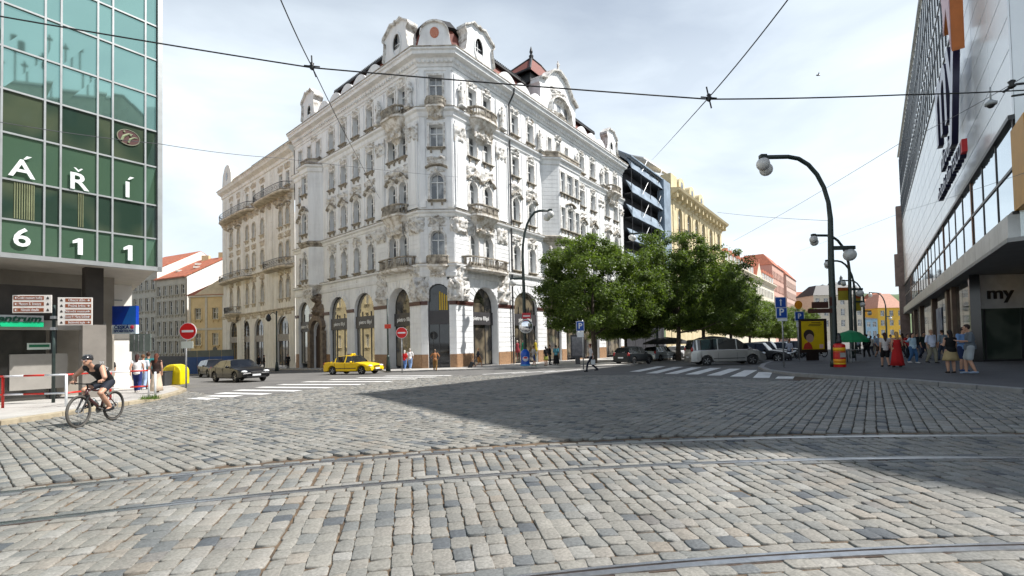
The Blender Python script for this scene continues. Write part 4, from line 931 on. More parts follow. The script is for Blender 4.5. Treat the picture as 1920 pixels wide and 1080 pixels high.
# signs fixed at the shop front
sg=root('shop_sign','white and green light-box sign reading OS Centrum under the glass office','sign',tuple(FG.pt(-4.6,-1.3,3)))
sA,zA=FG.uv(82,592,-1.3); sB,zB=FG.uv(82,613,-1.3)
zt,zm,zb_=zA,zA-(zA-zB)*.55,zB
mb=MB(); mb.fbox(FG,sA-4,sA,-1.8,-1.3,zm,zt); mb.build('upper_panel',pm('#b9bfc2',.4),sg)
mb=MB(); mb.fbox(FG,sA-1.55,sA,-1.8,-1.3,zb_,zm-.01); mb.build('green_strip',pm('#0fae78',.4),sg)
mb=MB(); mb.fbox(FG,sA-4,sA-1.57,-1.8,-1.3,zb_,zm-.01); mb.build('grey_strip',pm('#3b3f42',.4),sg)
text('Centrum',.33,face_m(FG.pt(sA-.78,-1.28,(zt+zm)/2-.02),rtG),pm('#0d4a3a',.5),'lettering',sg,.01,bold=.012,shear=.25,sx=1.15); text('OS',.52,face_m(FG.pt(sA-1.9,-1.28,(zt+zm)/2+.02),rtG),pm('#14181a',.5),'lettering',sg,.01,bold=.02,sx=1.3)
s1,z1_=FG.uv(75,650,-2.3); sg=root('small_shop_sign','small green and white sign hanging inside the dark recess of the glass office','sign',tuple(FG.pt(s1,-2.3,z1_))); mb=MB(); mb.fbox(FG,s1-.35,s1+.3,-2.34,-2.3,z1_-.11,z1_+.14); mb.build('panel',pm('#c8d4cc',.5),sg); mb=MB(); mb.fbox(FG,s1-.3,s1+.26,-2.295,-2.285,z1_-.02,z1_+.08); mb.build('green_band',pm('#1d6b4a',.5),sg)
# white building beyond with the bank sign
FWp=at(247,640,24.5); wb=root('white_corner_building','plain white rendered wall standing just past the glass office','building',(FWp.x,FWp.y,-1))
FW=Fr((FWp.x,FWp.y),36.9,1); mb=MB(); mb.fbox(FW,-5,0,-8,0,-2,9.2); mb.build('wall',WHITEW,wb); 
mb=MB(); mb.fbox(FW,-5,-.0,0,.06,2.0,2.9); mb.build('grey_band',mat('grey_fascia',(.2,.19,.17),.7),wb); mb=MB(); mb.fbox(FW,-.9,-.1,0,.05,-1.2,1.75); mb.build('shop_opening',WHITEW,wb)
mb=MB(); mb.fbox(FW,-2.6,-.4,0,.05,3.9,3.96); mb.build('sign_bracket',GALV,wb)
bs=root('bank_sign','square blue projecting bank sign with white lower strip beside the white wall','sign',tuple(at(235,600,21.5)))
p0,p1=at(213.5,574,21.5),at(257.5,625,21.5); w_=p1.x-p0.x; zz=lambda v:at(235,v,21.5).z
mb=MB(); mb.box(((p0.x+p1.x)/2,21.5,(zz(574)+zz(609))/2),(w_,.18,zz(574)-zz(609))); mb.build('blue_panel',pm('#0a3fae',.4),bs)
mb=MB(); mb.face([(p1.x,21.405,zz(574)),(p1.x-.25,21.405,zz(574)),(p1.x-.62,21.405,zz(609)),(p1.x,21.405,zz(609))]); mb.build('light_corner',pm('#2a7be0',.4),bs)
mb=MB(); mb.box(((p0.x+p1.x)/2,21.5,(zz(609)+zz(625.5))/2-.01),(w_,.18,zz(609)-zz(625.5))); mb.build('white_panel',pm('#cfe0ea',.4),bs)
xm=(p0.x+p1.x)/2
text('ČESKÁ',.2,face_m((xm-.1,21.40,zz(614)),(1,0,0)),pm('#10387a',.5),'lettering',bs,.004,bold=.008,sx=1.1); text('SPOŘITELNA',.155,face_m((xm,21.40,zz(621)),(1,0,0)),pm('#10387a',.5),'lettering',bs,.004,bold=.004)
mb=MB(); mb.ell((p1.x-.16,21.4,zz(614)),(.09,.02,.09),10); mb.build('red_mark',pm('#d8405a',.5),bs)
# ================= HOUSES CLOSING THE LEFT STREET =================
def house(name,label,P,az,L_,D_,z0,z1,wm,rm,floors,nb,rh=4,flip=-1,ww=1.1,wh=1.8,ridge='gable',cat='building',trim=True,fr_col=None,eave=.4,group=None,wstyle='small',s_off=0):
    fr=Fr(P,az,flip); rt=root(name,label,cat,(P[0],P[1],z0),group); ops=[]
    for k,(z,h) in enumerate(floors):
        for i in range(nb):
            s=L_*(i+.5)/nb+s_off; ops.append((s-ww/2,s+ww/2,z,z+h,0)); addwin(rt,fr,s,z,ww,h,0,rec=.2,style=wstyle,hood='plain' if trim else None,sill=trim,hm=wm,trim=wm)
    mb=MB(); wall(mb,fr,0,L_,z0,z1,ops,.2)
    for a,b,c,d in((0,0,0,-D_),(L_,0,L_,-D_),(0,-D_,L_,-D_)): mb.face([fr.pt(a,b,z0),fr.pt(c,d,z0),fr.pt(c,d,z1),fr.pt(a,b,z1)])
    if ridge=='gable':
        for s in(0,L_): mb.face([fr.pt(s,0,z1),fr.pt(s,-D_/2,z1+rh),fr.pt(s,-D_,z1)])
    mb.build('wall',wm,rt); mb=MB()
    if ridge=='gable':
        for q in(0,1):
            n0,n1=(eave,-D_/2) if q==0 else(-D_-eave,-D_/2)
            mb.loft([[fr.pt(s,n0,z1-.1),fr.pt(s,n0,z1+.12),fr.pt(s,n1,z1+rh+.2),fr.pt(s,n1,z1+rh)] for s in(-.25,L_+.25)])
    else:
        i_=min(D_/2,3.5); q=[fr.pt(-eave,eave,z1),fr.pt(L_+eave,eave,z1),fr.pt(L_+eave,-D_-eave,z1),fr.pt(-eave,-D_-eave,z1)]; r_=[fr.pt(i_,-i_,z1+rh),fr.pt(L_-i_,-i_,z1+rh),fr.pt(L_-i_,-D_+i_,z1+rh),fr.pt(i_,-D_+i_,z1+rh)]
        mb.loft([q,r_])
    mb.build('roof',rm,rt)
    return fr,rt
GREYW=mat('grey_weathered_facade',(.48,.455,.395),.85,sc=.7,col2=(.34,.32,.27),bump=.3); OCH=mat('ochre_facade',(.70,.56,.33),.85,sc=.8,col2=(.58,.45,.26),bump=.2)
pA=at(349,519,85)
frA,rA=house('grey_townhouse','grey four-storey townhouse with orange tiled roof and blank white gable wall',(pA.x,pA.y),-64,9.2,15,-3,14.2,GREYW,ROOFO,[(11.2,1.7),(7.6,2.5),(3.8,2.6),(.6,2.2)],5,rh=4.6,wh=2)
mb=MB(); mb.face([frA.pt(-.28,0,-3),frA.pt(-.28,-15,-3),frA.pt(-.28,-15,14.2),frA.pt(-.28,-7.5,18.7),frA.pt(-.28,0,14.2)]); mb.build('gable_wall',WHITEW,rA)
for s,n_,z_ in((1.2,-7.5,18.4),(6,-7.2,18.2)): mb=MB(); mb.box(tuple(frA.pt(s,n_,z_+.6)),(1.4,.7,1.6)); mb.build('chimney',OCH,rA)
for s,n_ in((2,-3),(4.2,-4.6),(6.5,-2.4)): mb=MB(); p=frA.pt(s,n_,14.3-n_*.61+.3); mb.box(tuple(p),(1.0,.7,.35),rad(26)); mb.build('roof_window',pm('#d8d8d0',.5),rA)
pB=frA.pt(9.3,0,0); frB,rB=house('far_grey_townhouse','second grey townhouse with white gable left of the orange-roofed one',(pB.x,pB.y),-64,12,16,-3,16.2,GREYW,ROOFO,[(12.6,1.8),(8.6,2.5),(4.8,2.6),(1.2,2.4)],6,rh=4.6)
mb=MB(); mb.face([frB.pt(-.28,0,14),frB.pt(-.28,-16,14),frB.pt(-.28,-16,16.2),frB.pt(-.28,-8,20.9),frB.pt(-.28,0,16.2)]); mb.build('gable_wall',WHITEW,rB)
mb=MB(); mb.fbox(frA,-.3,9.2,0,.25,-3,.1); mb.build('dark_shopfront',DARKP,rA)
pC=at(355,562,80); frC,rC=house('ochre_house','ochre and white two-storey house with triangular pediment beside the white gable',(pC.x,pC.y),97,9.5,10,-3,10.2,OCH,ROOFO,[(6.2,1.9),(1.9,2.0)],3,rh=3.2,flip=1,ridge='hip',ww=1.15)
mb=MB(); mb.prism(frC,[(1.2,10.3),(10,10.3),(6.2,13)],-.4,.3); mb.build('pediment',mat('cream_pediment',(.6,.53,.4),.8,var=.1),rC)
mb=MB(); mb.fbox(frC,0,9.5,.0,.18,4.4,4.75); mb.fbox(frC,0,9.5,0,.3,9.9,10.25)
for s in(.1,3.1,6.2,9.2): mb.fbox(frC,s-.15,s+.2,0,.1,.4,9.9)
mb.build('white_bands',mat('white_stucco_bands',(.6,.57,.5),.8,var=.1),rC)
# ================= RIGHT STREET, FAR SIDE =================
sc=root('scaffolded_building','building wrapped in dark scaffolding with blue-grey netting next to the white palace','building',tuple(FR.pt(46,0,-1)))
NET=mat('blue_grey_netting',(.30,.38,.46),.5,sc=.5,col2=(.14,.18,.23),spec=.5); DKF=mat('shaded_dark_facade',(.035,.036,.045),.8,sc=1,col2=(.02,.02,.025))  # netting tone, and a near-black facade tone for the wall behind the decks
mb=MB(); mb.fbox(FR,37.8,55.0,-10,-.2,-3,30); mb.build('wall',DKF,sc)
for k in range(6):
    z=9+k*3.75; mb=MB(); mb.fbox(FR,38,54.8,-.1,1.35,z,z+.12); mb.build('deck',DFR,sc)
    mb=MB(); mb.loft([[FR.pt(s,1.5+.04*math.sin(s*2.1),z+.1),FR.pt(s,1.2+.06*math.sin(s*1.7),z+1.1),FR.pt(s,.4+.05*math.sin(s*1.3),z+2.3),FR.pt(s,.35,z+2.3),FR.pt(s,1.4,z+.1)] for s in np.arange(38,55.1,1.9)]); mb.build('netting_strip',NET,sc)
    mb=MB(); mb.tube([FR.pt(42,1.2,z+.1),FR.pt(45.5,1.2,z+3.7)],.07,6); mb.tube([FR.pt(49,1.2,z+.1),FR.pt(52.2,1.2,z+3.7)],.07,6); mb.build('brace',GALV,sc)
for s in(38.1,42,46,50,54.6): mb=MB(); mb.tube([FR.pt(s,1.3,-1),FR.pt(s,1.3,29.3)],.05,6); mb.build('standard_tube',DFR,sc)
mb=MB(); mb.fbox(FR,51.5,54.9,.5,1.7,9,29.6); mb.build('netting_panel',NET,sc)
mb=MB(); mb.loft([[FR.pt(s,1.5,29.8),FR.pt(s,-2.5,32.3),FR.pt(s,-2.5,32.1),FR.pt(s,1.5,29.6)] for s in(37.9,55)]); mb.tube([FR.pt(37.9,-2.5,32.4),FR.pt(55,-2.5,32.4)],.2,6); mb.build('roof_sheeting',NET,sc)
mb=MB(); mb.loft([[FR.pt(s,-2,z),FR.pt(s,-9,z+3),FR.pt(s,-9,z+2.8),FR.pt(s,-2,z-.2)] for s,z in((52,34.6),(66,35.2))]); mb.build('roof_sheet',WHITEW,sc)
YEL=mat('yellow_stucco',(.70,.61,.40),.85,sc=.7,col2=(.54,.44,.26),bump=.3)
ylp=root('yellow_palace','tall yellow palace with deep cornice and a row of arched loggia windows above the trees','building',tuple(FR.pt(76,0,-1)))
ops=[]
for s in (57.3,65.5,71.5,77,82.2,88.6,95.8):
    w=2.5 if s>58 else 1.6
    ops.append((s-w/2,s+w/2,22.3,27.6,w/2)); addwin(ylp,FR,s,22.3,w,5.3,w/2,rec=.4,hood='plain',sill=False,hm=YEL)
    for z,h in((17.8,2.9),(13.2,2.8),(8.5,2.8)):
        for d in(-.95,.95): ops.append((s+d-.5,s+d+.5,z,z+h,0)); addwin(ylp,FR,s+d,z,1.0,h,0,rec=.3,sill=False)
mb=MB(); wall(mb,FR,55.3,99,-3,30,ops,.4); mb.face([FR.pt(99,0,-3),FR.pt(99,-14,-3),FR.pt(99,-14,30),FR.pt(99,0,30)]); mb.face([FR.pt(55.3,0,20),FR.pt(55.3,-10,20),FR.pt(55.3,-10,30),FR.pt(55.3,0,30)]); mb.build('wall',YEL,ylp)
mb=MB(); mould(mb,[fxy(FR,99,0),fxy(FR,60,0),fxy(FR,60,-6)][::-1] if False else [fxy(FR,60,0),fxy(FR,99,0)],[(0,28.3),(.2,28.5),(.3,29.2),(1.7,29.9),(1.9,30.3),(0,30.6)]); mb.build('cornice',YEL,ylp)
for s in np.arange(60.5,98.5,2.9): mb=MB(); mb.fbox(FR,s-.25,s+.25,0,1.3,28.6,29.7); mb.build('bracket',YEL,ylp)
mb=MB(); mb.fbox(FR,60,98,-.8,-.3,30.4,31.9); mb.fbox(FR,60,63.5,-7,.2,30.3,33.4); mb.build('attic_wall',YEL,ylp)
for s in(67,74,81): mb=MB(); mb.prism(FR,[(s-1.9,30.4)]+arcpts(s-1.9,s+1.9,32.6,1.5,10)+[(s+1.9,30.4)],-1.2,.1); mb.build('attic_dormer',YEL,ylp); mb=MB(); mb.prism(FR,[(s-.7,31)]+arcpts(s-.7,s+.7,32.6,.7,8)+[(s+.7,31)],.1,.14); mb.build('attic_window',PANE,ylp)
mb=MB()
for s in(61.5,68.5,74.3,79.7,85.5,92.3): mb.fbox(FR,s-.45,s+.45,0,.14,8,28.3); mb.flush('pilaster',YEL,ylp)
balcony(ylp,FR,65.5,4.5,1.3,21.9,1.1,'iron',.8,base=YEL); balcony(ylp,FR,88.6,4.5,1.5,21.9,1.1,'iron',.8,base=YEL)
CRW=mat('cream_long_facade',(.70,.64,.52),.85,sc=.4,col2=(.58,.52,.4),bump=.2)
lng=root('long_cream_building','long cream building with white dormers and red tiled mansard roof further down the right street','building',tuple(FR.pt(140,0,-1)))
ops=[]
for i,s in enumerate(np.arange(103,178,3.0)):
    for z in(15.8,10.8): ops.append((s-.7,s+.7,z,z+2.6,0)); addwin(lng,FR,s,z,1.4,2.6,0,rec=.25,sill=False,hood='plain' if z>15 else None,hm=WFR)
mb=MB(); wall(mb,FR,100,179,-4,20.4,ops,.25); mb.build('wall',CRW,lng)
mb=MB(); mould(mb,[fxy(FR,100,0),fxy(FR,179,0)],[(0,19.9),(.5,20.3),(1.2,20.9),(1.2,21.2),(0,21.4)]); mb.build('cornice',CRW,lng)
mb=MB(); mb.face([FR.pt(100,-.2,21.3),FR.pt(179,-.2,21.3),FR.pt(179,-4,26.8),FR.pt(100,-4,26.8)]); mb.face([FR.pt(100,-4,26.8),FR.pt(179,-4,26.8),FR.pt(179,-9,28.5),FR.pt(100,-9,28.5)]); mb.face([FR.pt(179,-.2,21.3),FR.pt(179,-4,26.8),FR.pt(179,-12,27),FR.pt(179,-12,21)]); mb.build('roof',ROOFO,lng)
WD=mat('white_dormer',(.72,.7,.64),.8,var=.1)
for s in np.arange(103.5,176,4.8):
    if 139<s<153: continue
    mb=MB(); mb.prism(FR,[(s-1.5,21.4),(s-1.5,24.0),(s+1.5,24.0),(s+1.5,21.4)],-3,.1); d_=mb.build('dormer',WD,lng); mb=MB(); mb.prism(FR,[(s-1.8,24),(s+1.8,24),(s,25.2)],-3.4,.3); mb.build('dormer_roof',ROOFO,d_)
    mb=MB(); mb.fbox(FR,s-.6,s+.6,.1,.14,22,23.7); mb.build('dormer_window',PANE,d_)
mb=MB(); mb.prism(FR,[(140,21.3),(152,21.3),(146,27)],-5,.5); mb.build('pediment',CRW,lng)
mb=MB(); mb.loft([[FR.pt(a,n,z) for a,z in((139.4,21.2),(146,27.5),(146,27.1),(140,21.2))] for n in(.8,-5)]); mb.build('pediment_roof',ROOFO,lng)
PINK=mat('pink_facade',(.60,.38,.31),.85,sc=.4,col2=(.50,.30,.24),bump=.2)
house('pink_townhouse','tall pink-red townhouse rising above the long cream building',tuple(FR.pt(180,-.5,0))[:2],36.9,30,14,-4,30,PINK,ROOFO,[(25,2.6),(20,2.8),(15,2.8),(10,2.8)],8,rh=5,flip=1,ww=1.5,ridge='hip')
house('pale_pink_townhouse','pale pink townhouse with stepped gables beyond the pink-red one',tuple(FR.pt(212,.3,0))[:2],36.9,34,14,-4,29,mat('pale_pink_facade',(.62,.45,.38),.85,var=.12),ROOFO,[(24,2.6),(19,2.8),(14,2.8),(9,2.8)],9,rh=5,flip=1,ww=1.5,ridge='hip')
# end of the street
HILL=mat('wooded_hillside',(.10,.15,.06),.95,sc=.02,col2=(.05,.08,.03))
mb=MB(); 
nx=30
for j in range(6):
    for i in range(nx+1):
        x=60+i*30; y=250+j*50; h=[2,15,30,44,56,60][j]*(.75+.3*noise.noise(Vector((i*.3,j*.5,1)))); mb.v.append((x,y,h-3))
for j in range(5):
    for i in range(nx): a=j*(nx+1)+i; mb.f.append((a,a+1,a+nx+2,a+nx+1)); mb.m.append(0)
mb.build('hill',HILL,kind='structure')
def bg(name,label,u0,u1,v0,v1,Y,wm,rm,floors,nb,rh,ridge='hip',**k):
    a,b=at(u0,v0,Y),at(u1,v0,Y); zb=gz(0,60)-3 if Y<250 else at(u0,v0,Y).z-11; zt=at((u0+u1)/2,v0,Y).z
    return house(name,label,(a.x,a.y),90,b.x-a.x,12,zb,zt,wm,rm,[(z,h) for z,h in floors(zb,zt)],nb,rh,flip=1,ridge=ridge,trim=False,**k)
fl=lambda n,h:(lambda zb,zt:[(zt-(i+1)*(h+1.8)+.6,h) for i in range(n)])
_,dm=bg('domed_building','grand cream building with dark domed corner roofs closing the view down the street',1525,1618,553,640,200,mat('pale_cream_facade',(.60,.55,.45),.85,var=.1),SLATE,fl(3,2.8),6,4.5,ww=1.8)
for u,r,h in((1562,2.6,6.2),(1578,2.0,7.2),(1543,3.4,3.2),(1603,2.6,3)):
    p=at(u,547,207); mb=MB(); mb.lathe([(r,-3),(r*1.05,0),(r*.98,h*.3),(r*.6,h*.62),(r*.3,h*.7),(r*.3,h*.85),(.05,h)],tuple(p),10); mb.build('dome',mat('dark_slate_dome',(.10,.115,.12),.6,var=.2),dm,True)
bg('yellow_house','bright yellow house with pink-orange roof at the far end of the right street',1646,1696,577,640,210,mat('bright_yellow_facade',(.78,.47,.06),.8,var=.08),mat('pale_pink_roof',(.6,.33,.24),.8,var=.1),fl(3,2.4),3,6.5,ww=1.8)
bg('blue_house','small light blue shopfront house left of the bright yellow one',1612,1645,598,640,205,mat('light_blue_facade',(.30,.46,.60),.8,var=.1),SLATE,fl(2,2.2),3,1,ww=1.6)
rg=random.Random(9)
for i,(u,v,Y,w) in enumerate([(1632,575,300,22),(1650,560,380,26),(1612,568,330,20),(1675,562,420,30),(1590,570,300,16),(1505,560,330,30)]):
    bg('hillside_house',['hillside house with orange roof left above the yellow house','pale hillside house higher up behind the yellow house','small hillside house above the blue shopfront','white modern hillside block at the top right of the street view','hillside house just right of the dark domes','hillside house left of the domed building'][i],u-w/2*900/Y*.5,u+w/2*900/Y*.5,v,640,Y,WHITEW if i==3 else CRW,ROOFO if i!=3 else SLATE,fl(2,2.4),4,5 if i!=3 else .5)
# ================= DEPARTMENT STORE =================
KS=(18.4,17.5); FT=Fr(KS,36.9,-1)
st=root('department_store','huge white clad department store with ribbon windows and big lettering on the right','building',(22,22,0))
CLAD=mat('white_enamel_cladding',(.80,.83,.84),.26,sc=.25,col2=(.70,.73,.75),thr=(.3,.6),spec=.8,metal=.35); GPAN=mat('grey_metal_fascia',(.52,.53,.52),.4,metal=.3,sc=1,var=.12); BRON=mat('bronze_column',(.30,.14,.07),.4,metal=.3,var=.2)
TS=29.4; LT=72
fp=[fxy(FT,-.9,-.06),(23.3,7.9),(24.2,6.3),(27.1,5.1),(27.4,3.8),(27.9,2.9),(70,2.9),fxy(FT,LT,-45),fxy(FT,LT,-.06)]
mb=MB(); mb.slab(fp,lambda x,y:4.8,lambda x,y:TS); mb.build('core_wall',CLAD,st)
fp2=[tuple(FT.pt(12.2,-1.0,0))[:2],(29.5,25.2),(36,23.5),(36,3.1),(70,3.1),fxy(FT,LT,-44),fxy(FT,LT,-1.0)]
mb=MB(); mb.slab(fp2,lambda x,y:-2,lambda x,y:4.79); mb.build('ground_floor_wall',mat('dark_ground_floor',(.06,.055,.05),.5,var=.2),st)
s=-.9; i=0
mb=MB()
zz=[9.15]; 
while zz[-1]<18.6: zz.append(zz[-1]+1.18)
for j in range(len(zz)-1): mb.fbox(FT,-.9,LT,-.05,.0,zz[j]+.02,zz[j+1]-.02)
for s in np.arange(-.9,LT,3.6): mb.fbox(FT,s-.012,s+.012,-.04,.004,9.15,18.6)
mb.build('cladding_panels',CLAD,st)
# louvred upper storeys: dark vertical joints
mb=MB(); mb.fbox(FT,-.9,LT,-.05,.01,18.7,TS)
mb.build('upper_cladding',CLAD,st)
mb=MB()
for s in np.arange(-.6,LT,1.5):
    mb.fbox(FT,s-.06,s+.06,0,.07,19.1,22.6); mb.fbox(FT,s-.06,s+.06,0,.07,23.3,28.9)
for z in(20.9,26.0,22.9,18.75): mb.fbox(FT,-.9,LT,0,.06,z-.05,z+.05)
mb.build('fins',mat('dark_fin_metal',(.05,.06,.075),.4,var=.2),st)
mb=MB(); mb.fbox(FT,-.9,LT,-.5,.22,TS,TS+.25); mb.build('coping',GPAN,st)
mb=MB()
n=0
for s in np.arange(-.9,LT-1,3.0):
    mb=MB(); mb.face([FT.pt(s+.06,.0,5.72),FT.pt(s+2.94,0,5.72),FT.pt(s+2.94,0,9.0),FT.pt(s+.06,0,9.0)]); mb.build('ribbon_window_pane',SKYG,st)
mb=MB(); mb.fbox(FT,-.9,LT,.0,.04,7.25,7.36); mb.fbox(FT,-.9,LT,-.05,.12,8.98,9.15); mb.fbox(FT,-.9,LT,-.05,.12,5.6,5.72)
for s in np.arange(-.9,LT,3.0): mb.fbox(FT,s-.04,s+.04,0,.03,5.7,9)
mb.build('ribbon_frame',DFR,st)
for s in(8.1,20.1,32.1,44.1,56.1): mb=MB(); mb.fbox(FT,s-.08,s+.08,.02,.05,5.72,9.0); mb.build('bronze_post',BRON,st)
mb=MB()
for s in np.arange(-.9,LT,1.7): mb.fbox(FT,s+.01,s+1.69,-.3,.25,4.78,5.6)
mb.build('fascia',GPAN,st)
mb=MB(); mb.slab([fxy(FT,-1.0,.3),fxy(FT,LT,.3),fxy(FT,LT,-8),(30,18.5),(27,4.6),(23.6,8)],lambda x,y:4.62,lambda x,y:4.77); mb.build('soffit',mat('grey_soffit',(.34,.34,.33),.6,var=.1),st)
mb=MB(); mb.fbox(FT,-2.6,-.75,-.6,.05,5.72,8.6); mb.build('orange_panel',mat('orange_yellow_panel',(.62,.30,.02),.5,var=.08),st)
mb=MB(); p=FT.pt(11.1,-.3,0); mb.box((p.x,p.y,1.7),(.42,.42,6),rad(53)); mb.build('black_pillar',mat('polished_black_stone',(.012,.011,.012),.12,spec=.7),st)
# flush shop windows beyond the pillar
GREF=glassmat('street_reflecting_glass',(.045,.05,.04),(.16,.17,.13),met=.55,rough=.04)
for k,(a,b) in enumerate([(11.5,13.4),(13.5,16.2),(16.3,19.3),(22.4,27),(27.2,32),(34.2,40),(40.2,46),(48,56),(58,66)]):
    mb=MB(); mb.face([FT.pt(a,-.4,.2),FT.pt(b,-.4,.2),FT.pt(b,-.4,4.6),FT.pt(a,-.4,4.6)]); mb.build('shop_window',GREF if k<3 else SHOP,st)
for a in(19.4,22.1,33,47,57): mb=MB(); mb.fbox(FT,a,a+1.0 if a>20 else a+.8,-.6,-.2,-1,4.62); mb.build('stone_pier',mat('brown_pier',(.16,.10,.07),.4,var=.2),st)
mb=MB(); mb.fbox(FT,11.3,LT,-.5,-.3,-1,.2); mb.build('plinth',RGRAN,st)
mb=MB(); mb.fbox(FT,27.5,31.5,-.38,-.34,.6,3.6); mb.build('blue_poster',pm('#27406e',.5,sc=1.2,col2=(.35,.4,.5)),st)
# entrance wall facing the square with its sign board
e0=FT.P+FT.D*11.1-FT.Nn*.4; FE=Fr((e0.x,e0.y),94,1)
sg=root('store_entrance_sign','white sign board over the glass entrance reading my','sign',(25,22.5,3)); 
mb=MB(); mb.fbox(FE,.1,8,-.2,.0,2.75,4.6); mb.build('board',pm('#b9bcbe',.5),sg)
text('my',.95,face_m(FE.pt(FE.uv(1874,550)[0],.03,FE.uv(1876,550)[1]),(FE.D.x,FE.D.y,0)),BLK,'lettering',sg,.03,bold=.012,sx=1.2)
mb=MB(); mb.face([FE.pt(.1,.0,-.1),FE.pt(8,0,-.1),FE.pt(8,0,2.75),FE.pt(.1,0,2.75)]); mb.build('entrance_glass',glassmat('entrance_glass',(.05,.075,.06),(.13,.16,.13),met=.4,rough=.04),st)
mb=MB()
for s in(.3,2.2,4.6,7): mb.fbox(FE,s-.04,s+.04,0,.06,-.1,2.75)
mb.fbox(FE,0,8,-.1,.25,-.5,-.0); mb.build('entrance_frame',DFR,st)
p=FE.pt(1.9,1.3,4.58); sp=root('ceiling_lamp','small lit orange ceiling lamp under the store overhang','lamp',tuple(p)); mb=MB(); mb.box(tuple(p),(.8,.25,.08)); mb.build('housing',DFR,sp); mb=MB(); mb.box((p.x,p.y,p.z-.06),(.7,.2,.05)); mb.build('lit_panel',mat('warm_lamp_glow',(1,.62,.2),.5,emit=3.0),sp)
# far vertical pipe column at the end of the store
mb=MB(); mb.fbox(FT,LT-1,LT+.2,-.5,.7,-2,21.5); mb.fbox(FT,LT-1.1,LT+.3,-.5,1.1,9,14); mb.build('end_column',mat('pinkish_end_column',(.30,.21,.18),.6,var=.2),st)
# big roof lettering on the store front
TWO=[pm('#c9cfe0',.4),mat('dark_blue_letter_side',(.02,.02,.06),.4)]
def biglet(s_,size,a,z,mts,par,ext,name,sx=1,n=.9):
    q=text(s_,size,face_m(FT.pt(a,n,z),-Vector((FT.D.x,FT.D.y,0))),mts[0],name,par,ext,bold=size*.012,sx=sx); me=q.data; me.materials.append(mts[1]); nn=Vector((FT.Nn.x,FT.Nn.y,0))
    for p_ in me.polygons:
        p_.material_index=0 if abs(p_.normal.dot(nn))>.8 else 1
    return q
bl=root('store_lettering','large white letters my with dark blue sides standing off the store facade','lettering',tuple(FT.pt(11,.9,12)))
biglet('my',7.2,10.0,15.0,TWO,bl,.13,'letters',n=.55); biglet('národní',1.5,11.2,11.6,TWO,bl,.1,'letters',sx=1.0,n=.5)
mb=MB(); mb.prism(FT,[(5.3,14.7),(5.0,23),(7.6,23),(7.3,17.6),(7.6,16.6),(6.4,17.4)],.35,.8); mb.build('orange_arrow',[mat('orange_sign_side',(.55,.16,.03),.5)],bl)
mb=MB(); mb.prism(FT,[(5.32,14.8),(5.1,23),(9.6,23),(7.5,17.6),(7.7,16.6),(6.4,17.4)],.805,.84); mb.build('pink_face',pm('#d9b9c2',.5),bl)
tl=root('store_name_sign','small dark letters ending in a red square below the big store lettering','sign',tuple(FT.pt(11,.5,9.8)))
biglet('obchodní dům TESCO',1.05,10.6,10.1,TWO,tl,.12,'letters',n=.5); mb=MB(); mb.fbox(FT,5.4,5.9,.4,.6,9.9,10.5); mb.build('red_square',pm('#c01820',.5),tl)
# building behind the camera on the right, seen mirrored in the green glass
house('opposite_building','beige building behind the camera mirrored in the green glass office',(29.2,.4),180,34,16,-1,31,mat('beige_render',(.42,.38,.30),.85,var=.12),SLATE,[(27,2.2),(22.5,2.2),(18,2.2),(14,2.2),(10.4,2.2),(6.8,2.2),(3.2,2.2)],9,rh=2.0,flip=1,ww=1.6,ridge='hip')
house('ochre_tenement','long ochre tenement lining the left street behind the white corner building',(-33,38.5),-48,44,12,-3,20,mat('cream_yellow_facade',(.80,.70,.44),.85,var=.08),ROOFO,[(16.4,2),(13,2.2),(9,2.4),(5,2.4),(1,2.4)],13,rh=4,flip=1,ww=1.3,ridge='hip')
an=root('roof_antennas','cluster of thin roof antennas on the building mirrored in the green glass','antenna',(31,-9,33)); rg=random.Random(5)
for k in range(9): mb=MB(); x,y=30.5+rg.uniform(0,2),-5-k*1.1+rg.uniform(-.3,.3); h_=rg.uniform(2,5.5); mb.tube([(x,y,31),(x,y,33+h_)],.09,5); mb.box((x,y,32.5+h_),(.35,.5,1.2 if k%3==0 else .2)); mb.build('mast',DFR,an)
# ================= TREES =================
BARK=mat('grey_brown_bark',(.13,.10,.075),.95,sc=4,col2=(.05,.04,.03),bump=.8)
def leafmat(name,a,b):
    m=mat(name,a,.5,col2=b,sc=.9,isl=.45,spec=.35); t=m.node_tree; n=t.nodes; bs=n['Principled BSDF']; out=n['Material Output']
    tr=n.new('ShaderNodeBsdfTranslucent'); src=bs.inputs['Base Color'].links[0].from_socket; sc_=n.new('ShaderNodeVectorMath'); sc_.operation='MULTIPLY'; sc_.inputs[1].default_value=(1.5,1.6,.6); t.links.new(src,sc_.inputs[0]); t.links.new(sc_.outputs[0],tr.inputs[0])
    ms=n.new('ShaderNodeMixShader'); ms.inputs[0].default_value=.38; t.links.new(bs.outputs[0],ms.inputs[1]); t.links.new(tr.outputs[0],ms.inputs[2]); t.links.new(ms.outputs[0],out.inputs[0]); return m
LEAF=leafmat('linden_leaves',(.145,.20,.045),(.065,.105,.025))
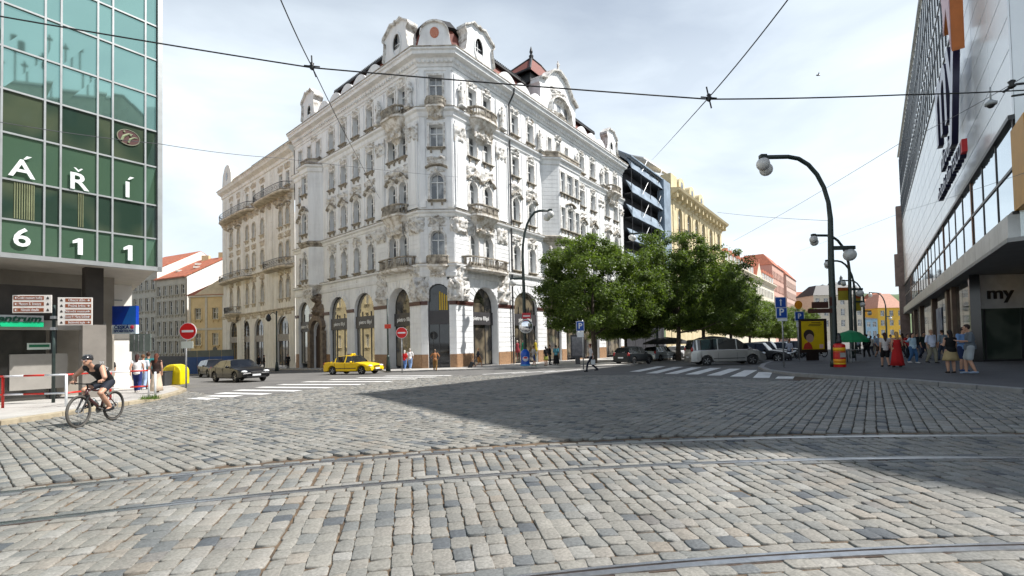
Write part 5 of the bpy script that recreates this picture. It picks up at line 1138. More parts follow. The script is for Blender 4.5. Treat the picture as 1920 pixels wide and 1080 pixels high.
def crown_mesh(seed,R,H,n_cl,n_lf,ls,zc):
    r=np.random.default_rng(seed)
    d=r.normal(size=(n_cl,3)); d/=np.linalg.norm(d,axis=1)[:,None]; rad_=r.uniform(.35,1.0,n_cl)**.5
    lob=1+.2*np.sin(d[:,0]*5+seed)+.16*np.sin(d[:,1]*6+2*seed)+.15*np.sin(d[:,2]*7+d[:,0]*4)
    c=d*rad_[:,None]*lob[:,None]*np.array([R,R,H])
    c[:,2]=np.where(c[:,2]<-.62*H,-.62*H+ (c[:,2]+.62*H)*.25,c[:,2])
    cr=r.uniform(.35,.95,n_cl)
    k=r.integers(0,n_cl,n_lf); o=r.normal(size=(n_lf,3)); o/=np.linalg.norm(o,axis=1)[:,None]; o*= (r.uniform(0,1,n_lf)**.45)[:,None]*cr[k][:,None]; o[:,2]*=.75
    P=c[k]+o; P[:,2]+=zc
    nrm=o/(np.linalg.norm(o,axis=1)[:,None]+1e-6)*.7+np.array([0,0,.75])+r.normal(0,.45,(n_lf,3)); nrm/=np.linalg.norm(nrm,axis=1)[:,None]
    a=np.cross(nrm,r.normal(size=(n_lf,3))); a/=np.linalg.norm(a,axis=1)[:,None]; b=np.cross(nrm,a); s=ls*r.uniform(.6,1.25,n_lf)[:,None]
    V=np.stack([P-a*s,P-b*s*.55+nrm*s*.15,P+a*s,P+b*s*.55+nrm*s*.15],1).reshape(-1,3)
    me=bpy.data.meshes.new('crown'); me.vertices.add(len(V)); me.vertices.foreach_set('co',V.ravel().astype(np.float32))
    me.loops.add(len(V)); me.loops.foreach_set('vertex_index',np.arange(len(V))); me.polygons.add(n_lf); me.polygons.foreach_set('loop_start',np.arange(n_lf)*4); me.polygons.foreach_set('loop_total',np.full(n_lf,4)); me.update(calc_edges=True); me.materials.append(LEAF)
    return me,c
CRM=[crown_mesh(s,5.3,4.6,520,90000,.11,6.7) for s in(3,8,14)]
def tree(x,y,sc,rz,var,label,szh=1,grp='linden trees along the right street'):
    me,c=CRM[var]; z=gz(x,y)
    rt=root('linden_tree',label,'tree',(0,0,0),grp)
    mb=MB(); mb.tube([(0,0,-.3),(.05,0,1.2),(0,.08,2.6),(-.05,0,4.0),(0,0,7.5)],[.3,.23,.2,.17,.05],9)
    rg=random.Random(var)
    for q in range(9):
        i=rg.randrange(len(c)); e=Vector(c[i])+Vector((0,0,6.6)); s0=Vector((0,0,rg.uniform(2.4,4.2))); m=s0.lerp(e,.5)+Vector((0,0,-.3)); mb.tube([s0,m,e],[.1,.06,.02],6)
    mb.build('trunk',BARK,rt,True); o=bpy.data.objects.new('crown',me); COL.objects.link(o); o.parent=rt
    rt.location=(x,y,z); rt.rotation_euler=(0,0,rz); rt.scale=(sc,sc,sc*szh); return rt
tree(7.3,43.0,1.0,.3,0,'big linden tree with a wide crown nearest the white palace, left end of the row',1.0)
tree(12.2,51.5,.78,2.1,1,'linden tree half hidden between the two largest crowns')
tree(16.6,48.0,1.0,4.0,2,'linden tree with the tallest crown, second from the left in the row',1.08)
tree(25.3,63.3,1.08,1.0,0,'linden tree behind the silver van, third big crown from the left',1.02)
tree(34.2,75.2,1.05,5.2,1,'linden tree with dense crown above the rear of the black parked cars',.95)
tree(44,89,1.0,2.9,2,'lighter green linden tree behind the blue parking sign',.92)
tree(54.6,102,.97,.5,0,'small looking linden tree behind the yellow poster',.9)
tree(64,115,.95,3.3,1,'farthest linden tree of the row near the brown direction signs',.9)
tree(74,128,.92,1.3,2,'linden tree far down the street under the domed building')
tree(92,150,1.0,4.3,0,'most distant linden tree, beside the green parasol terrace')
# ================= STREET LAMPS AND POLES =================
def lamp_arc(h=9.2,reach=2.6,arm2=True,side=-1,low=None):
    """one arched lamp, local origin at foot, arm towards side*x"""
    rt=root('street_lamp','','street lamp'); mb=MB()
    mb.tube([(0,0,0),(0,0,1.2),(0,0,h*.50),(-side*.05,0,h*.70)]+[(side*(-.05+ (reach*.62)*(1-math.cos(a))),0,h*.70+h*.30*math.sin(a)) for a in[PI/12*k for k in range(1,7)]]+[(side*reach,0,h)],[.19,.17,.15,.13]+[.11]*7,10); 
    mb.lathe([(.22,0),(.22,.25),(.16,.4),(.15,1.1),(.18,1.15),(.13,1.25)],(0,0,0),12); mb.build('post',POSTG,rt,True)
    def head(x,z,n):
        mb=MB(); mb.box((x,0,z+.04),(.34,.3,.2)); hd=mb.build('lamp_head',POSTG,rt,bevel=.03)
        for k in range(n): mb=MB(); mb.ell((x+k*.3*-side*1,(k*.28),z-.36-.2*k),.34,16); mb.build('globe',GLOBE,rt,True)
    head(side*reach,h,2)
    if arm2:
        mb=MB(); mb.box((-side*.62,0,h*.56),(1.3,.2,.2)); mb.build('side_arm',POSTG,rt,bevel=.03); mb=MB(); mb.ell((-side*1.0,0,h*.56-.38),.32,16); mb.build('globe',GLOBE,rt,True)
    return rt
def put(rt,x,y,rz,label,group=None,z=None,s=1):
    rt.location=(x,y,(gz(x,y)+KH if z is None else z)); rt.rotation_euler=(0,0,rz); rt.scale=(s,s,s)
    if label: rt['label']=label
    if group: rt['group']=group
    return rt
GL_='arched street lamps with white globes'
L1=lamp_arc(11.15,3.4,True,-1)
b=gnd(1566,692); put(L1,b.x,b.y,0,'tall arched street lamp rising above the red advertising pillar on the right',GL_)
for (u,Y,v,lab,k) in((1597,37.5,640,'second arched street lamp, behind the yellow banners on the right',.86),(1605,49.5,640,'third arched street lamp in the row on the right',.86),(1622,66,640,'fourth arched street lamp in the right-hand row above the green parasol',.86),(1663,92,640,'most distant arched street lamp, in front of the yellow house',.93)):
    o=copy_tree(L1); p=at(u,v,Y); put(o,p.x,Y,.12,lab,GL_,s=k)
L2=lamp_arc(14.2,2.6,True,1); b=gnd(985,687); put(L2,b.x,b.y,0,'tall arched street lamp with two globes beside the round traffic mirror',GL_)
o=copy_tree(L2); p=at(1232,640,62); put(o,p.x,62,2.6,'street lamp whose globes show above the tree crowns near the scaffolding',GL_,s=1.15)
def ads_pillar(name,label,kind):
    rt=root(name,label,'advertising pillar'); 
    if kind=='red':
        mb=MB(); mb.lathe([(.33,0),(.34,.03),(.34,1.38),(.30,1.47),(.2,1.52)],(0,0,0),24); mb.build('cylinder',pm('#c8201c',.4),rt,True)
        for z,h,c in((.18,.1,'#e8c02a'),(.30,.22,'#f09a1a'),(1.05,.2,'#f2b820'),(.95,.06,'#c96a1a')): mb=MB(); mb.lathe([(.344,z),(.344,z+h)],(0,0,0),24); mb.build('printed_band',pm(c,.4),rt,True)
        mb=MB(); mb.box((-.02,-.345,.78),(.34,.02,.3)); mb.build('white_panel',pm('#b8b6b0',.5),rt)
        mb=MB(); mb.lathe([(.14,1.52),(.16,1.7),(.09,1.85),(.12,1.95),(.05,2.2)],(0,0,0),10); mb.build('neck',DFR,rt,True)
    else:
        mb=MB(); mb.lathe([(.42,0),(.43,.1),(.36,.4),(.38,.7),(.42,1.0),(.34,1.25),(.2,1.4),(.16,1.45)],(0,0,0),20); mb.build('bottle_body',pm('#1858c0',.3),rt,True)
        mb=MB(); mb.ell((0,-.36,.62),(.26,.08,.24),12); mb.build('round_emblem',pm('#d8dce8',.4),rt); mb=MB(); mb.ell((0,-.385,.70),(.20,.07,.11),12); mb.build('red_half',pm('#c82838',.4),rt)
        mb=MB(); mb.lathe([(.435,.02),(.445,.12)],(0,0,0),20); mb.build('light_rim',pm('#5ab0ea',.4),rt)
    return rt
b=gnd(1567,692); put(ads_pillar('advertising_pillar','red advertising pillar with yellow bands wrapped round the foot of the right lamp','red'),b.x+.02,b.y-.30,0,None,s=.8)
b=gnd(985,688); put(ads_pillar('advertising_pillar','blue bottle-shaped advertising pillar at the foot of the lamp with the mirror','blue'),b.x,b.y-.45,0,None)
# lamp 2 fittings: mirror and red street plate
b=gnd(985,688); Yl=b.y-.5
def disk(name,label,cat,u,v,Y,r,fm,rim,kind,group=None):
    p=at(u,v,Y); rt=root(name,label,cat,tuple(p),group); fr=Fr((p.x,p.y),90,1)
    mb=MB(); mb.prism(fr,[(r*1.0*math.cos(a),p.z+r*math.sin(a)) for a in[2*PI*k/28 for k in range(28)]],-.03,.0); mb.build('rim',rim,rt)
    mb=MB(); mb.loft([[fr.pt(r*q*math.cos(a),.012+.16*(1-q*q)*(kind==''),p.z+r*q*math.sin(a)) for a in[2*PI*k/28 for k in range(28)]] for q in(.87,.7,.5,.3,.1,.01)]); mb.build('face',fm,rt,kind=='')
    if kind=='noentry': mb=MB(); mb.fbox(fr,-r*.68,r*.68,.012,.02,p.z-r*.13,p.z+r*.13); mb.build('white_bar',pm('#e8e8e8',.5),rt)
    return rt,p
mr,p=disk('traffic_mirror','round traffic mirror with white rim on the lamp post by the palace corner','mirror',986,611.5,Yl,.62,mat('mirror_glass',(.85,.86,.88),.03,metal=1,var=.02),pm('#d8d8d4',.5),'')
rp_=root('street_plate','small red street-name plate on the lamp post above the round mirror','sign',tuple(at(987,592,Yl))); c_=at(987,592,Yl); mb=MB(); mb.box(tuple(c_),(.75,.05,.5)); mb.build('plate',pm('#c83038',.5),rp_); mb=MB(); mb.box((c_.x,c_.y-.028,c_.z-.02),(.6,.01,.13)); mb.build('white_lettering',pm('#e8d8d8',.5),rp_)
def post_sign(name,label,u,v,top_v,cat='road sign',r=.045,mt=GALV,dz=KH,parts=()):
    b=gnd(u,v,dz); rt=root(name,label,cat,(b.x,b.y,b.z)); zt=at(u,top_v,b.y).z; mb=MB(); mb.tube([(b.x,b.y,b.z-.05),(b.x-.02*0,b.y,zt)],r,8); mb.build('post',mt,rt,True)
    return rt,b
def panel(rt,b,u0,u1,v0,v1,mt,name='panel',dy=-.08,th=.03,fr=None,rim=None):
    Y=b.y+dy; p0,p1=at(u0,(v0+v1)/2,Y),at(u1,(v0+v1)/2,Y); um=(u0+u1)/2; z0,z1=at(um,v1,Y).z,at(um,v0,Y).z
    c=((p0.x+p1.x)/2,Y,(z0+z1)/2); w,h=p1.x-p0.x,z1-z0
    if rim: mb=MB(); mb.box((c[0],c[1]+.006,c[2]),(w+.06,th,h+.06)); mb.build('rim',rim,rt); 
    mb=MB(); mb.box(c,(w,th,h)); mb.build(name,mt,rt); return c,w,h
BLUE=pm('#12489a',.45); WH=pm('#dfe2e4',.5); BRN=pm('#8a4a26',.5)
def noentry(label,u,v,r,ub,vb,dz=KH,extra=None):
    rt,b=post_sign('no_entry_sign',label,ub,vb,v-r*12,r=.04,dz=dz); Y=b.y-.07; p=at(u,v,Y); fr=Fr((p.x,p.y),90,1)
    for rr,n0,n1,mt,nm in((r*1.08,-.03,.0,WH,'rim'),(r,.0,.012,pm('#d01818',.45),'disc')):
        mb=MB(); mb.prism(fr,[(rr*math.cos(a),p.z+rr*math.sin(a)) for a in[2*PI*k/30 for k in range(30)]],n0,n1); mb.build(nm,mt,rt)
    mb=MB(); mb.fbox(fr,-r*.72,r*.72,.012,.022,p.z-r*.14,p.z+r*.14); mb.build('white_bar',WH,rt); return rt,b
rt,b=noentry('red no-entry sign on a thin post beside the yellow container',352,621,.40,349,726); panel(rt,b,340,362,640,653,pm('#c9d0c8',.5),'lower_plate')
rt,b=noentry('red no-entry sign on a thin post in front of the palace corner',753,624,.40,754,700,.0)
rt,b=post_sign('parking_sign','blue parking sign with white sub-panel left of the street map stand',1094,691,600,r=.04); c,w,h=panel(rt,b,1081,1094.5,603,620,BLUE,rim=WH); text('P',h*.85,face_m((c[0],c[1]-.03,c[2]),(1,0,0)),WH,'lettering',rt,.004,bold=.01); panel(rt,b,1082,1094.5,622,632,WH,'sub_panel')
rt,b=post_sign('parking_sign','nearer blue parking sign with arrow panel above it, leaning post by the van',1470,688,558,r=.04); c,w,h=panel(rt,b,1454,1473,558,576,BLUE,'arrow_panel',rim=WH)
mb=MB(); fr=Fr((c[0],c[1]-.02),90,1); mb.prism(fr,[(-.03,c[2]-h*.35),(.03,c[2]-h*.35),(.03,c[2]+h*.15),(.08,c[2]+h*.15),(0,c[2]+h*.35),(-.08,c[2]+h*.15),(-.03,c[2]+h*.15)],0,.005); mb.build('white_arrow',WH,rt)
c,w,h=panel(rt,b,1456,1475,577.5,596,BLUE,'parking_panel',rim=WH); text('P',h*1.0,face_m((c[0]-.02,c[1]-.03,c[2]+.03),(1,0,0)),WH,'lettering',rt,.004,bold=.012); panel(rt,b,1458,1476,597.5,602,WH,'sub_panel')
rt,b=post_sign('parking_sign','farther blue parking sign partly behind the yellow poster',1499,676,584,r=.04); c,w,h=panel(rt,b,1491,1507,585,601,BLUE,rim=WH); text('P',h*.8,face_m((c[0]-.02,c[1]-.03,c[2]),(1,0,0)),WH,'lettering',rt,.004,bold=.012); panel(rt,b,1493,1505,603,613,WH,'sub_panel')
rt,b=post_sign('round_yellow_sign','round orange-yellow sign among the leaves above the parking signs',1497,672,565,r=.03); p=at(1497,571.5,b.y-.07); mb=MB(); mb.ell(tuple(p),(.34,.03,.36),16); mb.build('disc',pm('#e89018',.5),rt)
# poster case
b=gnd(1525,676,.1); Y=b.y; rt=root('poster_case','large yellow advertising poster case with a portrait, standing on the dark pavement','advertising panel',tuple(b))
c,w,h=panel(rt,b,1500,1549,598,661,pm('#2a1a14',.5),'frame',dy=0,th=.22); c,w,h=panel(rt,b,1503,1545,602,655,pm('#d9b614',.45),'poster',dy=-.12,th=.01)
mb=MB(); mb.box((c[0],Y,c[2]-h*.5-.5),(w*.5,.16,1.0)); mb.build('foot',pm('#241813',.5),rt)
fr=Fr((c[0],c[1]-.008),90,1); X=lambda t:-w/2+w*t; Z=lambda t:c[2]-h/2+h*t
mb=MB(); mb.prism(fr,[(X(.32)+w*.24*math.cos(a),Z(.48)+h*.20*math.sin(a)+.05) for a in[2*PI*k/18 for k in range(18)]],0,.003); mb.build('portrait_hair',pm('#3a2a26',.6),rt)
mb=MB(); mb.prism(fr,[(X(.36)+w*.17*math.cos(a),Z(.40)+h*.15*math.sin(a)) for a in[2*PI*k/18 for k in range(18)]],.003,.006); mb.build('portrait_face',pm('#a88a80',.6),rt)
mb=MB(); mb.prism(fr,[(X(.04),Z(.01)),(X(.12),Z(.2)),(X(.3),Z(.27)),(X(.42),Z(.17)),(X(.48),Z(.01))],.002,.004); mb.build('portrait_shoulders',pm('#a83228',.6),rt)
mb=MB()
for z_,a_,b_ in((.94,.45,.85),(.885,.35,.92),(.835,.3,.85)): mb.fbox(fr,X(a_),X(b_),0,.004,Z(z_)-.025,Z(z_)+.025); mb.flush('print_line',pm('#3c3210',.6),rt)
mb=MB(); mb.fbox(fr,X(.78),X(.95),0,.004,Z(.03),Z(.17)); mb.build('small_logo',pm('#d8b0a8',.6),rt)
# brown direction panels on the right lamp
b=gnd(1566,692); rt=root('direction_signs','stack of brown tourist direction boards fixed to the right lamp post','sign',tuple(b))
for (a0,a1,v0,v1,) in((1522,1553,566,578),(1515,1562,579,587),(1555,1568,557,573)): panel(rt,b,a0,a1,v0,v1,pm('#4a2a1e',.6),'board',dy=-.1)
mb=MB(); z=at(1560,582,b.y).z; mb.tube([(b.x,b.y,z),(b.x-1.1,b.y-.1,z)],.03,6); mb.build('bracket',POSTG,rt)
for i,(u0,u1,v0,v1,Yb,lab) in enumerate([(1571,1593,539,563,37.6,'yellow hanging banner on the second street lamp'),(1601,1614,552,583,49.6,'yellow-green hanging banner on the third street lamp')]):
    c_=at((u0+u1)/2,v0,Yb); rt=root('banner',lab,'banner',tuple(c_),'yellow lamp banners'); bb=Vector((c_.x,Yb,0)); panel(rt,bb,u0,u1,v0,v1,pm('#a8962a',.6),'cloth',dy=0); panel(rt,bb,u0,u1,v0,v0+(v1-v0)*.25,pm('#a8541c',.6),'orange_top',dy=-.02)
# left side: direction signs pole
b=gnd(100,755,KH); rt=root('direction_signs','green pole carrying white-framed brown tourist direction boards by the left railing','sign',tuple(b)); zt=at(103,572,b.y).z
mb=MB(); mb.tube([tuple(b),(b.x,b.y,zt)],.05,10); mb.build('pole',POSTG,rt,True)
Yp=b.y-.1
def board(u0,v0,u1,v1,rows_,left):
    p0=at(u0,v0,Yp); zt=p0.z; zb=at(u0,v1,Yp).z; p1=at(u1,v0,Yp+ (.25 if left else .3)); d=Vector((p1.x-p0.x,p1.y-p0.y)); W=d.length; fr=Fr((p0.x,p0.y),math.degrees(math.atan2(d.x,d.y)),1)
    mb=MB(); mb.fbox(fr,0,W,-.03,0,zb,zt); mb.build('board',pm('#e2ddd6',.5),rt,bevel=.01); n=len(rows_); hh=(zt-zb)/n; dr=Vector((fr.D.x,fr.D.y,0))
    for i,tx in enumerate(rows_):
        za=zt-hh*(i+.5); a0,a1=(.04,W*.80) if left else(W*.22,W-.04)
        mb=MB(); mb.fbox(fr,a0,a1,0,.006,za-hh*.31,za+hh*.31); mb.build('brown_strip',BRN,rt)
        text(tx,hh*.62,face_m(fr.pt((a0+a1)/2+(.04 if left else -.04),.008,za),dr),WH,'lettering',rt,.002,sx=.62 if len(tx)>14 else .8)
        ax=a0+.03 if left else a1-.03; sg_=1 if left else -1; mb=MB(); mb.prism(fr,[(ax,za),(ax+sg_*.05,za+hh*.2),(ax+sg_*.05,za+.006),(ax+sg_*.1,za+.006),(ax+sg_*.1,za-.006),(ax+sg_*.05,za-.006),(ax+sg_*.05,za-hh*.2)],.007,.01); mb.build('arrow',WH,rt)
        mb=MB(); xx=W*.9 if left else W*.11; mb.prism(fr,[(xx-.035,za-hh*.22),(xx+.035,za-hh*.22),(xx+.035,za),(xx,za+hh*.25),(xx-.035,za)],.0,.005); mb.build('pictogram',pm('#3a3230',.6),rt)
board(23,553,97,587,['České muzeum hudby','Museum B. Smetany','Národní divadlo'],True); board(108,557.5,173.5,610,['Obecní dům','Prašná brána','Národní muzeum','Kostel P. Marie Sněžné','Betlémská kaple'],False)
for k,z_ in enumerate((.15,.8)): mb=MB(); mb.box((b.x+.06,b.y-.06,zt-.35-z_*.6),(.16,.12,.1)); mb.build('clamp',GALV,rt)
# back of a big sign with two posts
b=gnd(265,733,KH); b.y+=0; rt=root('sign_back','grey-green back of a large road sign standing behind the pedestrians','road sign',tuple(b)); Yq=b.y+1.2
bb=Vector((b.x,Yq,0)); panel(rt,bb,243,283,626,659,mat('grey_green_sign_back',(.30,.36,.33),.5,metal=.3,var=.12),'panel',dy=0)
for u in(254,275): q=at(u,650,Yq+.05); mb=MB(); mb.tube([(q.x,q.y,gz(q.x,q.y)),(q.x,q.y,q.z+.7)],.035,8); mb.build('post',GALV,rt)
for u in(251,259,269): panel(rt,bb,u,u+1,628,658,GALV,'stiffener',dy=-.04)
# green lamp and red-plate pole in front of the palace
b=gnd(519,696,KH); rt=root('lantern_post','slender dark green lantern post in front of the cream townhouse','street lamp',tuple(b)); zt=at(519,583,b.y).z
mb=MB(); mb.tube([tuple(b),(b.x,b.y,zt)],.07,8); mb.lathe([(.2,0),(.16,.5),(.1,.9)],tuple(b),10); mb.tube([(b.x,b.y,zt-.4),(b.x-.35,b.y,zt-.1),(b.x-.8,b.y,zt-.5)],.035,6); mb.build('post',POSTG,rt,True); mb=MB(); mb.lathe([(.1,-.75),(.28,-.5),(.2,-.2),(.05,0)],(b.x-.8,b.y,zt-.3),10); mb.build('lantern',IRON,rt,True)
b=gnd(728,696,KH); rt=root('street_pole','dark green pole with a small red street plate left of the no-entry sign','pole',tuple(b)); zt=at(728,560,b.y).z
mb=MB(); mb.tube([tuple(b),(b.x,b.y,zt)],.07,8); mb.lathe([(.2,0),(.16,.6),(.11,1.0),(.13,1.1),(.09,1.3)],tuple(b),10); mb.build('post',POSTG,rt,True); panel(rt,b,721,733,608,616,pm('#c8402c',.5),'red_plate')
# ================= OVERHEAD WIRES =================
CAB=mat('black_cable',(.012,.012,.013),.6,var=.1); THN=mat('grey_wire',(.10,.10,.11),.5,var=.1)
def wire(label,pts,r,mt=CAB,sag=.0,grp='overhead span wires'):
    P=[at(u,v,Y) for u,v,Y in pts]; out=[]
    for i in range(len(P)-1):
        for k in range(8): t=k/8; q=P[i].lerp(P[i+1],t); q.z-=sag*4*t*(1-t); out.append(q)
    out.append(P[-1]); c=out[len(out)//2]; rt=root('overhead_wire',label,'wire',tuple(c),grp); mb=MB(); mb.tube(out,r,5); mb.build('cable',mt,rt); return rt
wire('thick black span wire crossing the whole view in front of the palace',[(-60,20,11),(585,127,12),(1328,186,12),(1690,178,12.5),(1990,165,13)],.018,sag=.025)
wire('wire rising from the left knot to the top edge, in front of the palace gables',[(518,-20,9),(585,125,12),(665,285,26),(712,372,47.7)],.013,sag=.05)
wire('wire rising from the right knot to the top edge and falling behind to the scaffolding',[(1492,-20,9),(1328,184,12),(1222,300,80)],.014,sag=.05)
wire('thin span wire low across the left building and the palace',[(-40,222,11),(300,270,13),(520,296,17),(860,332,30)],.009,THN,.05)
wire('thin wire rising to the right towards the department store',[(1375,452,40),(1685,270,20),(1980,108,12)],.010,THN,.1)
wire('faint thin wire low on the right between trees and store',[(1345,398,50),(1560,414,32)],.014,THN,.1)
wire('faint thin wire crossing in front of the store cladding',[(1500,470,60),(1700,395,25),(1990,300,14)],.007,THN,.05)
def knot(u,v,Y,label):
    c=at(u,v,Y); rt=root('wire_insulator',label,'insulator',tuple(c),'wire insulators'); mb=MB(); mb.lathe([(.02,-.10),(.055,-.07),(.035,-.035),(.07,0),(.035,.035),(.055,.07),(.02,.10)],tuple(c),10); mb.tube([c+Vector((-.2,0,.02)),c+Vector((.2,0,-.02))],.017,6); mb.build('insulator_body',IRON,rt,True); mb=MB(); mb.tube([c+Vector((-.03,.05,.3)),c,c+Vector((.08,.05,-.25))],.018,6); mb.build('clamp',IRON,rt)
knot(585,124,11.95,'black insulator knot on the span wire upper left'); knot(1329,183,11.95,'black insulator knot on the span wire upper right'); 
b=at(1534,141,60); rt=root('bird','small dark bird flying in the sky right of the palace','bird',tuple(b)); mb=MB(); mb.ell(tuple(b),(.3,.1,.09),8); mb.face([b+Vector((-.1,0,0)),b+Vector((.15,0,0)),b+Vector((-.05,-.3,.3))]); mb.face([b+Vector((-.1,0,0)),b+Vector((.15,0,0)),b+Vector((-.05,.4,.25))]); mb.build('body',IRON,rt)
b=at(1895,160,13); rt=root('wire_bracket','metal bracket arm with insulators at the right edge above the store windows','bracket',tuple(b)); mb=MB()
mb.tube([at(1882,172,12.9),at(1905,158,13),at(1980,150,13.2)],.035,8); mb.tube([at(1898,180,13),at(1980,168,13.2)],.03,8); mb.build('arm',IRON,rt); mb=MB(); mb.lathe([(.03,-.12),(.09,-.08),(.05,0),(.09,.08),(.03,.12)],tuple(at(1897,158,12.9)),8); mb.build('insulator',IRON,rt,True)
cm=root('dome_camera','small hanging dome camera below the bracket on the right','camera',tuple(at(1858,197,13))); c_=at(1858,197,13); mb=MB(); mb.tube([c_+Vector((0,0,.1)),c_+Vector((0,0,.5))],.02,6); mb.lathe([(.13,0),(.14,.06),(.04,.14)],tuple(c_),12); mb.build('housing',pm('#b8bcbc',.5),cm,True); mb=MB(); mb.ell(tuple(c_),(.09,.09,.09),10); mb.build('lens_dome',BLK,cm,True)
# ================= RAILING, CONTAINERS =================
rt=root('railing','red and white striped tubular pavement railing behind the cyclist','railing',(-12.9,13,0)); RED=pm('#c82a1e',.4); WHP=pm('#dfe3e6',.4)
RL=[(-12.7,9.0),(-12.75,11.0),(-12.95,12.9),(-13.3,15.0),(-13.9,17.6),(-14.55,18.9)]
def rz_(p,h): return (p[0],p[1],gz(*p)+KH+h)
u_=[(-20,1),(0,0),(66,1),(120,1),(212,0),(283,1)]
pts=[]
for u,k in u_:
    b=gnd(u,{-20:776,0:762,66:765,120:760,212:748,283:745}[u],KH)
    pts.append((b.x,b.y))
pts=[(-12.9,9.2)]+[tuple(gnd(u,v,KH)[:2]) for u,v in((5,765),(124,762),(207,750),(279,745))]
for i,p in enumerate(pts): mb=MB(); mb.tube([rz_(p,0),rz_(p,1.02)],.035,8); mb.build('post',WHP if i in(0,2,4) else RED,rt,True)
for i in range(len(pts)-1):
    a,b=Vector(pts[i]),Vector(pts[i+1]); n=3 if i in(1,) else 2
    for k in range(n):
        p,q=a.lerp(b,k/n),a.lerp(b,(k+1)/n)
        for h in(1.0,.42): mb=MB(); mb.tube([rz_(tuple(p),h),rz_(tuple(q),h)],.03,8); mb.build('rail',RED if (k+i)%2==(0 if i else 1) else WHP,rt,True)
p=gnd(291,745,KH); mb=MB(); mb.tube([p,p+Vector((0,0,.95))],.035,8); mb.build('post',WHP,rt,True)
g_=root('grass_tuft','bright green grass tuft at the foot of the railing end','grass',tuple(gnd(281,748,KH))); rg=random.Random(3); mb=MB(); b=gnd(281,748,KH)
for k in range(160):
    x,y=b.x+rg.gauss(0,.16),b.y+rg.gauss(0,.1); h=rg.uniform(.06,.2); dx,dy=rg.gauss(0,.05),rg.gauss(0,.05); mb.face([(x-.01,y,b.z),(x+.01,y,b.z),(x+dx,y+dy,b.z+h)])
mb.build('blades',mat('fresh_grass',(.16,.26,.04),.7,col2=(.10,.18,.03)),g_)
b=gnd(325,722,KH); rt=root('recycling_container','big yellow rounded recycling container on the left pavement corner','container',tuple(b)); Y=b.y; w=.40*(at(344,700,Y).x-at(300,700,Y).x); b.x-=.12; YELP=pm('#e6d410',.4)
prof=[(-w,0.0),(-w,.72)]+[(-w*math.cos(a),.72+.42*math.sin(a)) for a in[PI*k/12 for k in range(1,12)]]+[(w,.72),(w,0.0)]; fr=Fr((b.x,b.y),90,1); mb=MB(); mb.prism(fr,[(a,b.z+z) for a,z in prof],-.75,0); mb.build('body',YELP,rt,bevel=.05); mb=MB(); mb.fbox(fr,w*.3,w*.95,.0,.03,b.z+.05,b.z+.7); mb.fbox(fr,-w*.5,w*.4,.0,.04,b.z+.8,b.z+1.0); mb.build('front_panel',pm('#d2bc0c',.4),rt)
b2=gnd(319,722,KH); rt=root('waste_bin','dark grey wheeled waste bin in front of the yellow container','bin',tuple(b2)); q=b2+Vector((-.05,-.45,0)); mb=MB(); mb.box((q.x,q.y,q.z+.38),(.55,.55,.72),0,0,1.12); mb.build('body',pm('#3f4144',.6),rt,bevel=.03); mb=MB(); mb.box((q.x,q.y-.01,q.z+.77),(.64,.64,.06)); mb.build('lid',pm('#35373a',.6),rt,bevel=.02); mb=MB(); mb.box((q.x-.2,q.y-.33,q.z+.6),(.14,.02,.14)); mb.build('sticker',pm('#d8b8b8',.5),rt)
b=gnd(375,683,0); rt=root('blue_hoarding','blue construction hoarding with mesh top at the end of the left street','fence',(b.x,b.y,b.z)); b=at(352,694,50); 
for i in range(4):
    p=at(358+i*23,690,52); z=gz(p.x,52); mb=MB(); mb.box((p.x,52,z+.9),(1.28,.06,1.8)); mb.build('panel',pm('#1c4a8c',.5),rt); mb=MB(); mb.box((p.x,52,z+2.15),(1.28,.03,.7)); mb.build('mesh_top',pm('#5a6468',.6),rt)
rt,b=post_sign('round_sign','small round grey back of a road sign behind the cars on the left',404,690,648,r=.04); p=at(403,655,b.y-.05); mb=MB(); mb.ell(tuple(p),(.38,.03,.38),16); mb.build('disc',pm('#5d6061',.5),rt)
# street map stand by the trees
b=gnd(1085,688,KH); rt=root('map_stand','dark glazed street-map stand beside the blue parking sign under the tree','display stand',tuple(b)); c,w,h=panel(rt,b,1070,1096,628,671,DFR,'case',dy=.8,th=.25); c,w,h=panel(rt,b,1072.5,1093.5,631,667,mat('poster_glass',(.16,.16,.17),.1,sc=3,col2=(.06,.06,.07),spec=.8),'glass',dy=.66,th=.01); mb=MB(); mb.box((c[0],b.y+.8,c[2]-h/2-.3),(w*.4,.2,.7)); mb.build('foot',DFR,rt)
# parasols
def parasol(u,v,Y,r,mt,label,dx=0,wood=False):
    p=at(u,v,Y); z=gz(p.x,Y)+KH; rt=root('parasol',label,'parasol',(p.x,Y,z)); mb=MB(); mb.loft([[(p.x+r*k*math.cos(2*PI*j/12),Y+r*k*math.sin(2*PI*j/12),p.z+h) for j in range(12)] for k,h in((1,-.75),(.98,-.6),(.5,-.15),(.04,0))],0); mb.build('canopy',mt,rt); mb=MB(); mb.tube([(p.x,Y,z),(p.x,Y,p.z)],.03,6); mb.build('pole',GALV,rt)
parasol(1594,619,30,1.0,pm('#0f7a4a',.7),'green parasol over a cafe table beside the right lamp post')
parasol(1250,632,52,2.6,mat('black_canvas',(.02,.02,.022),.8),'black parasol under the trees behind the parked cars on the left of the van')
parasol(1335,630,50,2.6,mat('black_canvas2',(.022,.02,.022),.8),'black parasol under the trees right above the silver van')
